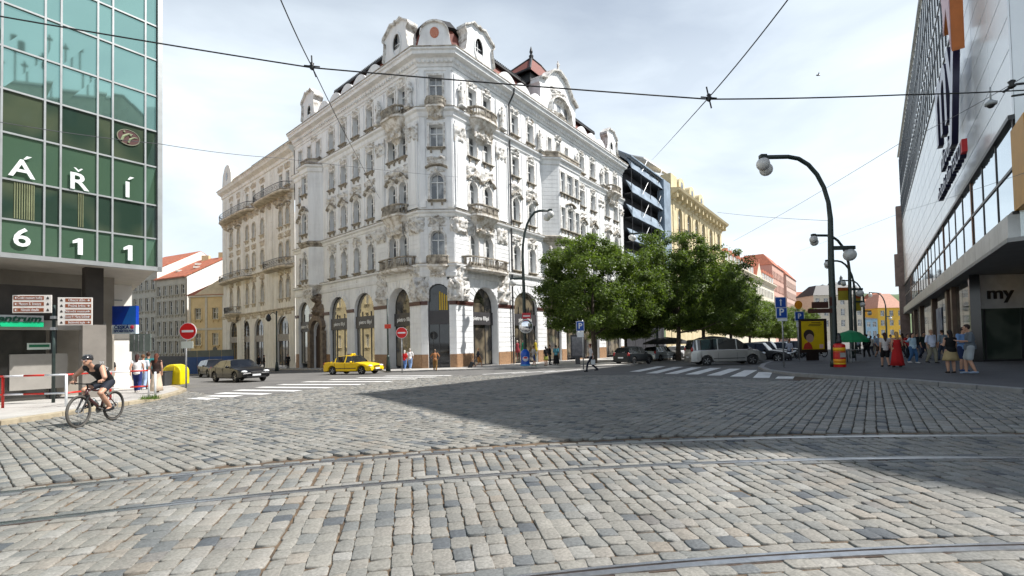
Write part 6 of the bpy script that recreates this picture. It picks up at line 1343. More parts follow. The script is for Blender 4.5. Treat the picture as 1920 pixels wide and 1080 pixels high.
# ================= VEHICLES =================
def interp(P,x):
    P=sorted(P)
    if x<=P[0][0]: return P[0][1]
    for a,b in zip(P,P[1:]):
        if x<=b[0]: t=(x-a[0])/(b[0]-a[0]+1e-9); return a[1]+(b[1]-a[1])*t
    return P[-1][1]
def wheel(rt,x,y,R=.32,w=.2,side=1):
    mb=MB(); S=24; pr=[(R*.62,-w/2),(R*.9,-w/2),(R,-w*.36),(R,w*.36),(R*.9,w/2),(R*.62,w/2)]
    mb.loft([[(x+r*math.cos(2*PI*j/S),y+o,R+r*math.sin(2*PI*j/S)) for j in range(S)] for r,o in pr],0,False); whl=mb.build('wheel',RUB,rt,True)
    mb=MB(); yo=y+side*w*.42
    mb.loft([[(x+r*math.cos(2*PI*j/S),yo+o*side,R+r*math.sin(2*PI*j/S)) for j in range(S)] for r,o in((R*.66,.02),(R*.62,.02),(R*.6,-.06),(.01,-.06))],1,False)
    for k in range(5):
        a=2*PI*k/5; 
        mb.loft([[(x+r*math.cos(a+d),yo+side*(o),R+r*math.sin(a+d)) for d,o in((-.16*q,.0),(.16*q,.0),(.16*q,-.03),(-.16*q,-.03))] for r,q in((R*.12,2.2),(R*.63,1))],0)
    mb.lathe([(0,0)],(0,0,0),3) if False else None
    mb.build('rim',[ALLOY,BLK],whl); return whl
def car(name,label,paint,L=4.6,W=1.8,H=1.45,kind='sedan',group=None,taxi=False,cat='car',plate='',lights=False):
    rt=root(name,label,cat,(0,0,0),group); h=L/2; R=.32 if kind!='van' else .34
    xw=[-h+L*.205,h-L*.19]
    belt={'sedan':[(-h,.80),(-h+.1,.93),(-h+.75,.97),(0,.93),(h-1.25,.90),(h-.5,.78),(h-.08,.62),(h,.5)],
      'wagon':[(-h,.75),(-h+.08,.98),(0,.94),(h-1.2,.90),(h-.45,.78),(h-.06,.62),(h,.5)],
      'hatch':[(-h,.7),(-h+.08,.98),(0,.95),(h-1.0,.92),(h-.4,.80),(h-.06,.64),(h,.5)],
      'van':[(-h,.8),(-h+.06,1.12),(0,1.12),(h-1.1,1.10),(h-.5,.98),(h-.08,.72),(h,.55)]}[kind]
    roof={'sedan':[(-h+.75,.97),(-h+1.35,H-.06),(-.3,H),(.35,H-.03),(h-1.45,.91)],
      'wagon':[(-h+.12,.99),(-h+.45,H-.08),(-.3,H),(.35,H-.03),(h-1.4,.91)],
      'hatch':[(-h+.1,.99),(-h+.4,H-.1),(-.2,H),(.45,H-.04),(h-1.15,.93)],
      'van':[(-h+.06,1.14),(-h+.22,H-.08),(-.3,H),(h-1.95,H-.06),(h-.95,1.13)]}[kind]
    g0,g1=roof[0][0],roof[-1][0]
    sl=.24; xs=set([-h,-h+.03,-h+.08,h-.03,h-.09,h-.2,h]+[p[0] for p in belt+roof])
    pil={'sedan':[(-h+1.22,.05),(-.12,.05)],'wagon':[(-h+.62,.05),(-.95,.05),(-.05,.05)],'hatch':[(-h+.62,.06),(-.1,.05)],'van':[(-h+.42,.05),(-.75,.03),(.55,.04)]}[kind]
    for p,d in pil: xs|={p-d,p+d}
    for x0 in xw:
        for k in range(13): xs.add(x0+(R+.07)*math.cos(PI*k/12))
    for k in range(24): xs.add(-h+L*k/23)
    xs=sorted(xs); X=[xs[0]]
    for x in xs[1:]:
        if x-X[-1]>.012: X.append(x)
    def wfac(x):
        t=abs(x)/h; return 1-.13*max(0,(t-.72)/.28)**2.2
    rings=[]
    for x in X:
        zb=sl
        for x0 in xw:
            d=abs(x-x0)
            if d<R+.07: zb=max(zb,R+math.sqrt(max(0,(R+.07)**2-d*d)))
        if x>h-.25: zb=max(zb,sl+(x-h+.25)*.25)
        zt=interp(belt,x); zr=interp(roof,x) if g0<x<g1 else zt; w=W/2*wfac(x); zb=min(zb,zt-.08)
        k=(zr-zt); wr=w*(.97-.30*min(1,k/.5)) if kind!='van' else w*(.98-.16*min(1,k/.7)); cr=.035 if k<.03 else .03
        zm=max(zb+.03,min(zt-.05,.62)); half=[(w*.86,zb),(w*.985,max(zb+.02,zb+.06)),(w,zm),(w*.985,zt-.03 if zt-.03>zm else zm+.01),(w*.95,zt+.0),(wr,zr+.002),(wr*.86,zr+cr*.8),(wr*.4,zr+cr*1.25)]
        ring=[(x,y,z) for y,z in half]+[(x,-y,z) for y,z in half[::-1]]; rings.append(ring)
    n=len(rings[0]); B=MB(); Wn={}
    for i in range(len(X)-1):
        xm=(X[i]+X[i+1])/2
        for j in range(n):
            q=[rings[i][j],rings[i][(j+1)%n],rings[i+1][(j+1)%n],rings[i+1][j]]; gl=None
            if j in(4,10) and g0+.1<xm<g1-.12 and not any(abs(xm-p)<d for p,d in pil) and interp(roof,xm)-interp(belt,xm)>.12: gl='side_window'
            if j in(5,6,7,8,9) and xm>roof[-2][0]+.02 and xm<g1: gl='windscreen'
            if j in(5,6,7,8,9) and g0<xm<roof[1][0]-.02: gl='rear_window'
            if gl: Wn.setdefault(gl+('' if gl!='side_window' else str(j)),MB()).face(q)
            else: B.face(q)
    B.face(rings[0][::-1]); B.face(rings[-1]); body=B.build('body',paint,rt); me=body.data
    import bmesh
    for o_ in [body]+[]:
        bm=bmesh.new(); bm.from_mesh(o_.data); bmesh.ops.remove_doubles(bm,verts=bm.verts,dist=.0008); bm.normal_update(); bmesh.ops.recalc_face_normals(bm,faces=bm.faces); bm.to_mesh(o_.data); bm.free()
        for p in o_.data.polygons: p.use_smooth=True
        o_.data.set_sharp_from_angle(angle=rad(32))
    for k_,m_ in Wn.items(): m_.build(k_.rstrip('0123456789'),CARG,rt)
    for x0 in xw:
        for s in(1,-1): wheel(rt,x0,s*(W/2-.12),R,.2,s)
    zl=.66 if kind!='van' else .78
    for s in(1,-1):
        mb=MB(); mb.ell((h-.16,s*W*.36,zl),(.17,.19,.085),12); mb.build('headlight',LENS,rt,True)
        mb=MB(); mb.ell((-h+.1,s*W*.40,.86 if kind!='van' else 1.15),(.11,.12,.11 if kind=='sedan' else .2),10); mb.build('tail_light',REDL,rt,True)
        mb=MB(); mb.ell((g1-.28,s*(W/2+.06),interp(belt,g1)+.07),(.08,.13,.075),10); mb.build('mirror',paint,rt,True)
        mb=MB()
        for x in pil: mb.box((x[0],s*(W/2+.0),.66),(.012,.012,.5))
        mb.box((0,s*(W/2+.002),.5),(L*.42,.02,.05)); mb.build('door_trim',BLK,rt)
        mb=MB(); mb.box((-.35,s*(W/2+.01),.80 if kind!='van' else 1.0),(.16,.03,.03)); mb.build('door_handle',paint,rt)
        if lights: mb=MB(); mb.ell((h-.1,s*W*.34,.40),(.06,.08,.05),8); mb.build('fog_lamp',mat('lit_fog_lamp',(1,.97,.9),.3,emit=2.0),rt,True)
    mb=MB(); mb.box((h-.035,0,.60 if kind!='van' else .72),(.06,W*.36,.14)); mb.build('grille',BLK,rt,bevel=.02); mb=MB(); mb.box((h-.02,0,.33),(.07,W*.62,.1)); mb.build('lower_grille',BLK,rt)
    mb=MB(); mb.box((h+.012,0,.45),(.02,.5,.11)); mb.box((-h-.012,0,.62),(.02,.5,.11)); mb.build('number_plate',WH,rt)
    if taxi:
        mb=MB(); mb.box((.0,0,H+.11),(.16,.44,.13)); mb.build('taxi_sign',pm('#f2d21a',.3),rt,bevel=.03)
        q=text('TAXI',.11,face_m(Vector((.085,0,H+.11)),(0,1,0)),BLK,'lettering',rt,.003)
    return rt
def park(rt,u,v,az,dz=0,label=None,off=(0,0)):
    b=gnd(u,v,dz); b.x+=off[0]; b.y+=off[1]; tx=GA*math.sin(rad(az))+GB*math.cos(rad(az))
    rt.location=(b.x,b.y,gz(b.x,b.y)+dz); rt.rotation_euler=(0,-math.atan(tx),rad(90-az)); 
    if label: rt['label']=label
    return rt
def cp(nm,h,rough=.34,metal=.0): return mat(nm,lin(h),rough,metal,var=.04,sc=.8,coat=.08,spec=.35)
BLKP=cp('black_car_paint','#0b0c0f'); SILV=mat('silver_van_paint',(.46,.46,.44),.32,.75,var=.03,coat=1); YELC=cp('yellow_taxi_paint','#e8bf14'); NAVY=cp('dark_car_paint','#11151c'); SILB=mat('silver_blue_car_paint',(.42,.48,.52),.32,.6,var=.03,coat=1); DGR=cp('dark_grey_car_paint','#23272a'); GOLD=mat('dark_estate_paint',(.03,.03,.03),.35,.3,var=.05,coat=.2)
c1=car('black_sedan','black sedan with lit fog lamps turning out of the left street',BLKP,4.85,1.86,1.40,'sedan',lights=True); park(c1,448,715,127)
c2=car('dark_estate_car','dark estate car following directly behind the black sedan',GOLD,4.5,1.76,1.46,'wagon'); park(c2,403,706.5,135)
c3=car('yellow_taxi','yellow taxi sedan with roof sign in front of the palace shop windows',YELC,4.6,1.77,1.45,'sedan',taxi=True,cat='taxi'); park(c3,663,701.5,112)
c4=car('silver_van','long silver passenger van standing side-on behind the right crossing',SILV,5.2,1.92,1.9,'van',cat='van'); park(c4,1363,684,93,off=(0,.4))
c5=car('parked_hatchback','black hatchback parked under the big tree, nearest of the three',DGR,3.9,1.7,1.5,'hatch',group='cars parked along the tree row'); park(c5,1188,683,46)
c6=car('parked_estate_car','silver-blue estate car parked between the black hatchback and the white car',SILB,4.3,1.72,1.46,'wagon',group='cars parked along the tree row'); park(c6,1239,676,50)
c7=car('parked_hatchback','white small car just left of the silver van rear',cp('white_car_paint','#d9dadb'),4.0,1.7,1.48,'hatch',group='cars parked along the tree row'); park(c7,1276,671.5,50)
for i,(u,v,az,k,pt,lb) in enumerate([(1425,679,128,'sedan',NAVY,'dark sedan whose bonnet shows just beyond the nose of the van'),(1440,674,128,'wagon',BLKP,'black estate car second behind the van nose'),(1468,672,126,'sedan',DGR,'dark grey sedan behind the leaning parking sign'),(1492,669.5,126,'wagon',NAVY,'dark tall estate car left of the yellow poster case')]):
    c=car('parked_car',lb,pt,4.5,1.8,1.5 if k=='sedan' else 1.6,k,group='dark cars parked behind the van'); park(c,u,v,az)
c=car('distant_car','small light grey car far down the right street near the yellow house',SILB,4.3,1.8,1.8,'van'); park(c,1668,650,217)
# bicycles
def bike(name,label,frame_mt,group=None,full=True):
    rt=root(name,label,'bicycle',(0,0,0),group); R=.37
    for nm,x in(('rear_wheel',-.45),('front_wheel',.68)):
        mb=MB(); mb.tube([(x+(R-.027)*math.cos(2*PI*j/36),0,R+(R-.027)*math.sin(2*PI*j/36)) for j in range(37)],.027,8,cap=False); w_=mb.build(nm,mat('dusty_tyre',(.09,.085,.075),.8,var=.2) if full else RUB,rt,True)
        mb=MB(); mb.tube([(x+(R-.06)*math.cos(2*PI*j/36),0,R+(R-.06)*math.sin(2*PI*j/36)) for j in range(37)],.012,6,cap=False); mb.build('rim',BLK,w_,True)
        mb=MB()
        for k in range(20):
            a=2*PI*k/20; mb.tube([(x+.02*math.cos(a+1),.02*(-1)**k,R+.02*math.sin(a+1)),(x+(R-.06)*math.cos(a),0,R+(R-.06)*math.sin(a))],.0022,3)
        mb.tube([(x,-.05,R),(x,.05,R)],.028,8); mb.build('spokes',GALV,w_)
        if full: mb=MB(); mb.loft([[(x+r*math.cos(2*PI*j/20),.045+o,R+r*math.sin(2*PI*j/20)) for j in range(20)] for r,o in((.09,0),(.09,.004),(.06,.004),(.06,0))],0,False); mb.build('brake_disc',GALV,w_)
    mb=MB(); bb=(0,0,.33); st=(-.17,0,.80); hd=(.42,0,.86); hl=(.46,0,.70)
    mb.tube([bb,(.2,0,.5),hl],[.036,.034,.034],8); mb.tube([st,(.15,0,.80),hd],.026,8); mb.tube([bb,st,(-.19,0,.90)],[.022,.02,.016],8); mb.tube([hl,hd],.032,8)
    for s in(-1,1): mb.tube([(0,.03*s,.33),(-.45,.06*s,.37)],.014,6); mb.tube([(-.15,.02*s,.72),(-.45,.06*s,.37)],.012,6)
    mb.build('frame',frame_mt,rt,True)
    mb=MB()
    for s in(-1,1): mb.tube([(.50,.055*s,.62),(.68,.055*s,.37)],.02,8); mb.tube([(.47,.055*s,.70),(.52,.055*s,.60)],.024,8)
    mb.box((.475,0,.70),(.06,.15,.04)); mb.build('fork',BLK,rt)
    mb=MB(); mb.tube([(.41,0,.86),(.42,0,.96),(.47,0,.98)],.018,8); mb.tube([(.42,-.34,1.0),(.46,-.1,.985),(.47,0,.98),(.46,.1,.985),(.42,.34,1.0)],.014,8)
    for s in(-1,1): mb.tube([(.43,.24*s,.995),(.50,.2*s,.97)],.007,5)
    mb.build('handlebar',BLK,rt,True)
    for s in(-1,1): mb=MB(); mb.tube([(.418,.34*s,1.0),(.435,.22*s,.997)],.02,8); mb.build('grip',RUB,rt,True)
    mb=MB(); mb.loft([[(x,y*w,.93+z) for y,z in((-1,0),(-.6,.035),(.6,.035),(1,0),(.6,-.02),(-.6,-.02))] for x,w in((-.32,.07),(-.25,.075),(-.12,.03),(-.04,.018))],0); mb.build('saddle',BLK,rt,True)
    mb=MB(); mb.loft([[(r*math.cos(2*PI*j/20),-.05-o,.33+r*math.sin(2*PI*j/20)) for j in range(20)] for r,o in((.085,0),(.085,.006),(.01,.006))],0,True)
    a=rad(200); mb.tube([(0,-.06,.33),(.17*math.cos(a),-.08,.33+.17*math.sin(a))],.012,6); mb.tube([(0,.06,.33),(-.17*math.cos(a),.08,.33-.17*math.sin(a))],.012,6)
    for s in(-1,1): c_=(s*-.17*math.cos(a)*-1*-1,0,0); mb.box((.17*math.cos(a)*(-s)*-1*-1 if False else (-s)*-.17*math.cos(a)*-1*-1,.13*s,.33+(-s)*.17*math.sin(a)*-1*-1*-1 if False else .33-s*.17*math.sin(a)),(.1,.1,.02))
    mb.tube([(0,-.055,.415),(-.45,-.055,.42)],.005,4); mb.tube([(0,-.055,.245),(-.45,-.055,.32)],.005,4); mb.build('crankset',GALV,rt)
    if full: mb=MB(); mb.tube([(.1,0,.46),(.24,0,.60)],.034,8); mb.build('bottle',pm('#b8c4c4',.3),rt,True)
    return rt
# ================= PEOPLE =================
def remesh(mb,name,mt,parent,vox,smooth=2):
    me=bpy.data.meshes.new(name); me.from_pydata(mb.v,[],mb.f); o=bpy.data.objects.new('r',me); COL.objects.link(o)
    import bmesh
    bm=bmesh.new(); bm.from_mesh(me); bmesh.ops.recalc_face_normals(bm,faces=bm.faces); bm.to_mesh(me); bm.free()
    m=o.modifiers.new('r','REMESH'); m.mode='VOXEL'; m.voxel_size=vox; m.use_smooth_shade=True
    if smooth: s=o.modifiers.new('s','SMOOTH'); s.factor=.5; s.iterations=smooth
    dg=bpy.context.evaluated_depsgraph_get(); m2=bpy.data.meshes.new_from_object(o.evaluated_get(dg)); bpy.data.objects.remove(o); bpy.data.meshes.remove(me)
    m2.materials.clear(); m2.materials.append(mt); m2.polygons.foreach_set('use_smooth',[True]*len(m2.polygons))
    q=bpy.data.objects.new(name,m2); COL.objects.link(q)
    if parent is not None: q.parent=parent; WM[q]=WM[parent]
    return q
def V3(*a): return Vector(a)
def limb(mb,P,r,seg=10,grow=0):
    P=[Vector(p) for p in P]; r=[x+grow for x in r]
    Q=[P[0]];q=[r[0]]
    mb.tube(P,r,seg); mb.ell(tuple(P[0]),r[0]*1.0,seg); mb.ell(tuple(P[-1]),r[-1]*1.0,seg)
    for i in range(1,len(P)-1): mb.ell(tuple(P[i]),r[i]*1.0,seg)
def hand(mb,w,d,side,curl=.4):
    """palm + four unequal fingers + thumb from wrist w along direction d"""
    d=Vector(d).normalized(); lat=Vector((side,0,0)); fw=Vector((0,1,0)); ax=fw-(fw.dot(d))*d
    ax=ax.normalized() if ax.length>.1 else Vector((0,0,1)); nrm=d.cross(ax).normalized()
    limb(mb,[w,w+d*.07],[.026,.03],8)
    for i,(o,L) in enumerate(((-.024,.062),(-.008,.075),(.008,.08),(.024,.07))):
        b=w+d*.08+ax*o; m=b+d*L*.5+nrm*side*-.008; e=m+(d*(1-curl)+nrm*side*-curl).normalized()*L*.5; mb.tube([b,m,e],[.0115,.011,.0095],6)
    b=w+d*.03+ax*.026; mb.tube([b,b+ax*.025+d*.02,b+ax*.035+d*.045],[.013,.012,.01],6)
def person(label,h=1.75,build=1.0,top='#dddddd',sleeve=.5,bottom='trousers',bcol='#30384a',hair='#2a1c14',hl=0,skin=None,stride=.0,arms='down',lean=0.,shoe='#222222',bag=None,group=None,hat=None,belly=0,name='person',head_down=0,fem=False,topless=False,topmt=None,phase=1):
    sk=skin or SKIN; rt=root(name,label,'person',(0,0,0),group); k=h/1.75
    T=lambda x,y,z:V3(x*k,y*k,z*k); b=build
    hipz=.92; a=stride/2*phase; sh_y=lean; shz=1.42-abs(lean)*.12
    hips=[T(-.085*b,0,hipz),T(.085*b,0,hipz)]; feet=[T(-.09*b,a,.08),T(.09*b,-a,.08+abs(stride)*.10)]
    knees=[T(-.09*b,a*.62+.03+abs(a)*.1,.50),T(.09*b,-a*.25+.03+abs(a)*.25,.49)]
    if phase<0: feet[0].z,feet[1].z=feet[1].z,feet[0].z; knees=[T(-.09*b,a*.25+.03+abs(a)*.35,.49),T(.09*b,-a*.62+.03+abs(a)*.1,.50)]
    shw=(.17 if fem else .19)*(.6+.4*b)
    sh=[T(-shw,sh_y,shz),T(shw,sh_y,shz)]
    A={'down':[((-.05,-.02,-.29),(-.03,.05,-.54)),((.05,-.02,-.29),(.03,.05,-.54))],
       'swing':[((-.05,-.12,-.27),(-.04,-.14,-.52)),((.05,.06,-.28),(.03,.22,-.47))],
       'phone':[((-.04,.03,-.28),(.07,.28,-.26)),((.04,.03,-.28),(-.05,.28,-.26))],
       'hold':[((-.06,.0,-.28),(-.02,.22,-.36)),((.06,.0,-.28),(.03,.03,-.53))],
       'point':[((-.05,-.02,-.29),(-.03,.05,-.54)),((.22,.06,-.16),(.46,.12,-.12))],
       'hips':[((-.16,-.02,-.25),(-.06,.10,-.42)),((.16,-.02,-.25),(.06,.10,-.42))],
       'pull':[((-.06,-.08,-.28),(-.05,-.16,-.52)),((.05,.04,-.28),(.04,.16,-.5))]}[arms]
    el=[sh[i]+T(*A[i][0]) for i in(0,1)]; wr=[sh[i]+T(*A[i][1]) for i in(0,1)]
    neck=T(0,sh_y+.01,shz+.06); hc=T(0,sh_y+.03+head_down*.05,shz+.215-head_down*.02)
    mb=MB(); tor=[T(0,.0,hipz-.02),T(0,sh_y*.4+belly*.02,1.08),T(0,sh_y*.8,1.27),T(0,sh_y,shz-.03)]
    W=[.135*b,.128*b*(1 if not fem else .9),.15*b,.13*b]; D=[.105*b,.10*b+belly*.05,.11*b,.08*b]
    def torso(mb,g=0):
        S=14; rings=[]
        for p,w,d in zip([tor[0]-T(0,0,.08)]+tor+[neck-T(0,0,.02)],[.09*b]+W+[.06],[.08*b]+D+[.055]):
            rings.append([(p.x+(w*k+g)*math.cos(2*PI*j/S),p.y+(d*k+g)*math.sin(2*PI*j/S),p.z) for j in range(S)])
        mb.loft(rings,0)
        for i in(0,1): limb(mb,[tor[3]+V3((i*2-1)*.06*k,0,.0),sh[i]-T((i*2-1)*.015,0,.02)],[.06*k,.055*k],10,g)
    torso(mb)
    limb(mb,[neck-T(0,0,.06),hc-T(0,.01,.06)],[.052*k,.048*k])
    mb.ell(tuple(hc),(.076*k,.095*k,.115*k),14); mb.ell(tuple(hc+T(0,.03,-.06)),(.055*k,.06*k,.055*k),10)
    mb.ell(tuple(hc+T(0,.098,-.015)),(.013*k,.02*k,.02*k),6)
    for s in(-1,1): mb.ell(tuple(hc+T(.076*s,-.005,-.01)),(.014*k,.022*k,.03*k),6)
    for i in(0,1):
        s=i*2-1
        limb(mb,[sh[i],el[i],wr[i]],[.048*k*b**.5,.038*k*b**.5,.026*k]); hand(mb,wr[i],wr[i]-el[i],s)
        limb(mb,[hips[i],(hips[i]+knees[i])/2,knees[i],(knees[i]*.6+feet[i]*.4),feet[i]],[.085*k*b,.075*k*b,.052*k*b,.053*k*b,.036*k])
        limb(mb,[feet[i]+T(0,-.03,-.035),feet[i]+T(0,.13,-.05)],[.035*k,.025*k],8)
    body=remesh(mb,'body',sk,rt,.0125*k)
    mb=MB()
    for s in(-1,1): mb.ell(tuple(hc+T(.03*s,.087,.008)),.011*k,6)
    mb.build('eyes',BLK,rt,True); mb=MB(); mb.ell(tuple(hc+T(0,.09,-.052)),(.022*k,.01*k,.006*k),6); mb.build('mouth',pm('#7a3a34',.6),rt,True)
    tm=topmt or pm(top,.85,bump=.3,bsc=30)
    if bottom!='dress' and not topless:
        mb=MB(); torso(mb,.016*k)
        if sleeve>0:
            for i in(0,1):
                e=el[i] if sleeve>=.5 else sh[i].lerp(el[i],sleeve*2); P=[sh[i],e]; r_=[.052*k,.048*k]
                if sleeve>.6: P=[sh[i],el[i],el[i].lerp(wr[i],(sleeve-.5)*2)]; r_=[.052*k,.045*k,.034*k]
                limb(mb,P,r_,10,.014*k)
        mb.tube([T(0,0,hipz-.06)+V3(0,0,0),T(0,.0,hipz+.1)],[.155*k*b,.15*k*b],16) 
        remesh(mb,'top',tm,rt,.018*k,3)
    bm_=pm(bcol,.85,bump=.2,bsc=25); mb=MB()
    if bottom in('trousers','shorts'):
        limb(mb,[T(-.04,0,hipz+.03),T(.04,0,hipz+.03)],[.118*k*b,.118*k*b]); 
        for i in(0,1):
            if bottom=='shorts': P=[hips[i],hips[i].lerp(knees[i],.85)]; r_=[.095*k*b,.083*k*b]
            else: P=[hips[i],knees[i],feet[i]+T(0,0,.03)]; r_=[.09*k*b,.066*k*b,.05*k]
            limb(mb,P,r_,10,.012*k)
        remesh(mb,bottom,bm_,rt,.018*k,3)
    elif bottom in('skirt','long_skirt','dress'):
        z1={'skirt':.52,'long_skirt':.1,'dress':.09}[bottom]; S=24; rings=[]
        top_z=hipz+.10 if bottom!='dress' else shz-.06
        for t in[0,.15,.3,.5,.75,1]:
            z=top_z+(z1-top_z)*t
            if bottom=='dress':
                w=interp([(z1,.26),(.5,.21),(.9,.165),(1.08,.13),(1.3,.155),(1.5,.14)],z)*b; d=w*.78
            else: w=(.14+.10*t*(1.1 if bottom=='skirt' else 1.2))*b; d=w*.8
            cy=(sh_y*max(0,(z-hipz)/.5))+0
            rings.append([((w*(1+.05*math.sin(j*2.1+t*2)*t))*k*math.cos(2*PI*j/S),cy*k+(d*(1+.06*math.sin(j*1.7)*t)+abs(a)*.35*t)*k*math.sin(2*PI*j/S),z*k) for j in range(S)])
        mb.loft(rings,0); mb.build(bottom if bottom=='dress' else 'skirt',bm_,rt,True)
    mb=MB()
    for i in(0,1): limb(mb,[feet[i]+T(0,-.045,-.035),feet[i]+T(0,.04,-.035),feet[i]+T(0,.15,-.05)],[.042*k,.042*k,.034*k],8)
    remesh(mb,'shoes',pm(shoe,.6),rt,.014*k,1)
    if hair and hair!='none':
        mb=MB(); mb.ell(tuple(hc+T(0,-.018,.028)),(.088*k,.10*k,.108*k),14)
        if hl>0: limb(mb,[hc+T(0,-.06,.0),hc+T(0,-.085,-.08-.25*hl*.4),hc+T(0,-.10,-.12-.28*hl)],[.075*k,.07*k,.05*k])
        if hl<0: mb.ell(tuple(hc+T(0,-.08,.09)),.04*k,8)
        # keep the face free
        mb2=remesh(mb,'hair',pm(hair,.75,bump=.5,bsc=60),rt,.013*k,1)
        for v in mb2.data.vertices:
            if v.co.y>hc.y+.035*k and v.co.z<hc.z+.055*k: v.co.y=hc.y+.035*k-(v.co.y-hc.y)*.2
    if hat: mb=MB(); mb.ell(tuple(hc+T(0,-.005,.05)),(.092*k,.105*k,.085*k),14); mb.ell(tuple(hc+T(0,.10,.05)),(.07*k,.07*k,.012*k),10); mb.build('cap',pm(hat,.7),rt,True)
    if bag=='backpack': mb=MB(); mb.ell(tuple(T(0,-.2+lean,1.22)),(.17*k,.11*k,.24*k),14); mb.build('backpack',pm('#141417',.7),rt,True)
    if bag=='shoulder': mb=MB(); mb.ell(tuple(T(.2*b,.0,.92)),(.06*k,.14*k,.12*k),12); mb.tube([T(.2*b,0,1.0),T(.1,.12,1.25),T(-.1,.05,1.46)],.012,6); mb.tube([T(.2*b,0,1.0),T(.1,-.13,1.25),T(-.1,-.05,1.46)],.012,6); mb.build('shoulder_bag',pm('#2a2420',.7),rt,True)
    if bag=='hand': mb=MB(); q=wr[0]+T(0,0,-.28); mb.box(tuple(q),(.08*k,.26*k,.3*k)); mb.tube([q+T(0,-.1,.15),wr[0]+T(0,0,-.07),q+T(0,.1,.15)],.008,5); mb.build('carrier_bag',pm('#c9cccc',.6),rt,bevel=.02)
    if bag=='phone': mb=MB(); q=(wr[0]+wr[1])/2+T(0,.05,.03); mb.box(tuple(q),(.16*k,.11*k,.012)); mb.build('held_map',pm('#c8ccd0',.5),rt)
    return rt
def stand(rt,u,v,face,dz=KH):
    """face: azimuth the person looks to (deg from +Y to +X)"""
    b=gnd(u,v,dz); rt.location=(b.x,b.y,b.z); rt.rotation_euler=(0,0,-rad(face)); return rt
# left pavement
stand(person('person in white top and dark blue trousers walking away by the left railing end',1.66,1.05,'#e9e6e6',.1,'trousers','#24306a','#3a1a14',.3,stride=.35,arms='swing',shoe='#c8c0b8',fem=True),257,736,-25)
stand(person('person in pale blue trousers half hidden between the white and teal tops',1.68,1.0,'#cfd6e0',.4,'trousers','#9fb4d8','#6a4a30',0,stride=.2,shoe='#d8d8d8'),268,731,-20)
stand(person('person in teal short-sleeved shirt and dark shorts walking away on the left',1.78,1.0,'#1f6a6c',.5,'shorts','#20262e','#3c281c',0,stride=.3,arms='swing',shoe='#1a1a1a'),278,730,-30)
stand(person('person in dark top and long beige skirt walking away by the white railing post',1.66,1.0,'#2c1a14',.0,'long_skirt','#cbb8a2','#5a2c18',.6,stride=.3,arms='down',shoe='#222',fem=True),293,737,-20)
stand(person('person in blue shirt with crossbody strap standing under the glass office',1.7,1.15,'#274a78',.5,'trousers','#16181e','#8a7a6a',0,arms='hold',belly=1),120,737,150,KH)
stand(person('person in dark top and red skirt-like trousers beside the white wall',1.62,.9,'#1c1c22',.3,'trousers','#c8301e','#2a1c1c',0,stride=.25,shoe='#e0e0e0',fem=True),206,734,160)
# before the palace
stand(person('person in red top and blue jeans by the palace corner, left of the pair',1.66,1.0,'#c81c1c',.5,'trousers','#5a7ab0','#c8c0b8',.2,stride=.3,shoe='#d8d8d8',fem=True),759,693.5,10,KH)
stand(person('person in white shirt and light jeans by the palace corner, right of the pair',1.8,1.1,'#e8e6e4',.5,'trousers','#7a96c0','#b8b0a8',0,stride=.3,arms='swing',shoe='#d0d0d0'),769,692.5,10,KH)
stand(person('person in tan shirt and khaki trousers with hands on hips before the corner door',1.76,1.1,'#a5714a',.4,'trousers','#8a6a3e','#7a6858',0,stride=.15,arms='hips',skin=SKINB,shoe='#4a3a2a'),816,696,0,.0)
stand(person('person in dark polo and tan shorts pulling a suitcase past the palace entrance',1.8,1.0,'#16202e',.45,'shorts','#b07a40','#c9a27a',0,stride=.7,arms='pull',shoe='#2a2a2a'),897,690.5,75,.0)
b=gnd(882,692,0); rt=root('suitcase','black wheeled suitcase pulled along by the walker in tan shorts','suitcase',tuple(b)); fr=Fr((b.x,b.y),90,1); mb=MB(); mb.prism(fr,[(-.25,b.z+.1),(.1,b.z+.05),(.38,b.z+.55),(.05,b.z+.65)],-.15,.15); mb.build('case',pm('#1a1a1e',.5),rt,bevel=.04); mb=MB(); mb.tube([b+V3(.2,0,.6),b+V3(.42,0,.85)],.015,6); mb.build('handle',GALV,rt); mb=MB(); mb.ell((b.x-.1,b.y,b.z+.06),.05,8); mb.build('wheel',RUB,rt)
stand(person('person in white top and dark trousers striding over the right crossing with a bag',1.75,.9,'#cfcaca',.4,'trousers','#1a2030','#5a2a1c',0,stride=.65,arms='swing',shoe='#1a1a1a',bag='hand',lean=.06),1110,697,-80,.0)
stand(person('person in grey top and blue shorts standing right of the blue bottle pillar',1.7,1.0,'#a8a4a0',.5,'shorts','#2a3c6a','#4a3424',0,stride=.4,arms='hips',shoe='#2a6a5a'),1001,687,60,KH)
stand(person('person in black top and yellow-green skirt standing under the big tree',1.62,1.0,'#16161c',.5,'skirt','#a8a850','#20160f',.3,shoe='#141414',fem=True),1024,686,-30,KH)
stand(person('person in dark clothes with backpack standing under the big tree',1.78,1.1,'#141418',.9,'trousers','#121216','#2a1a12',0,bag='backpack'),1031,684,100,KH)
stand(person('person in teal-blue top and black skirt standing rightmost under the big tree',1.72,1.15,'#4a8a9a',.5,'long_skirt','#121216','#241a14',0,fem=True),1043,684,20,KH)
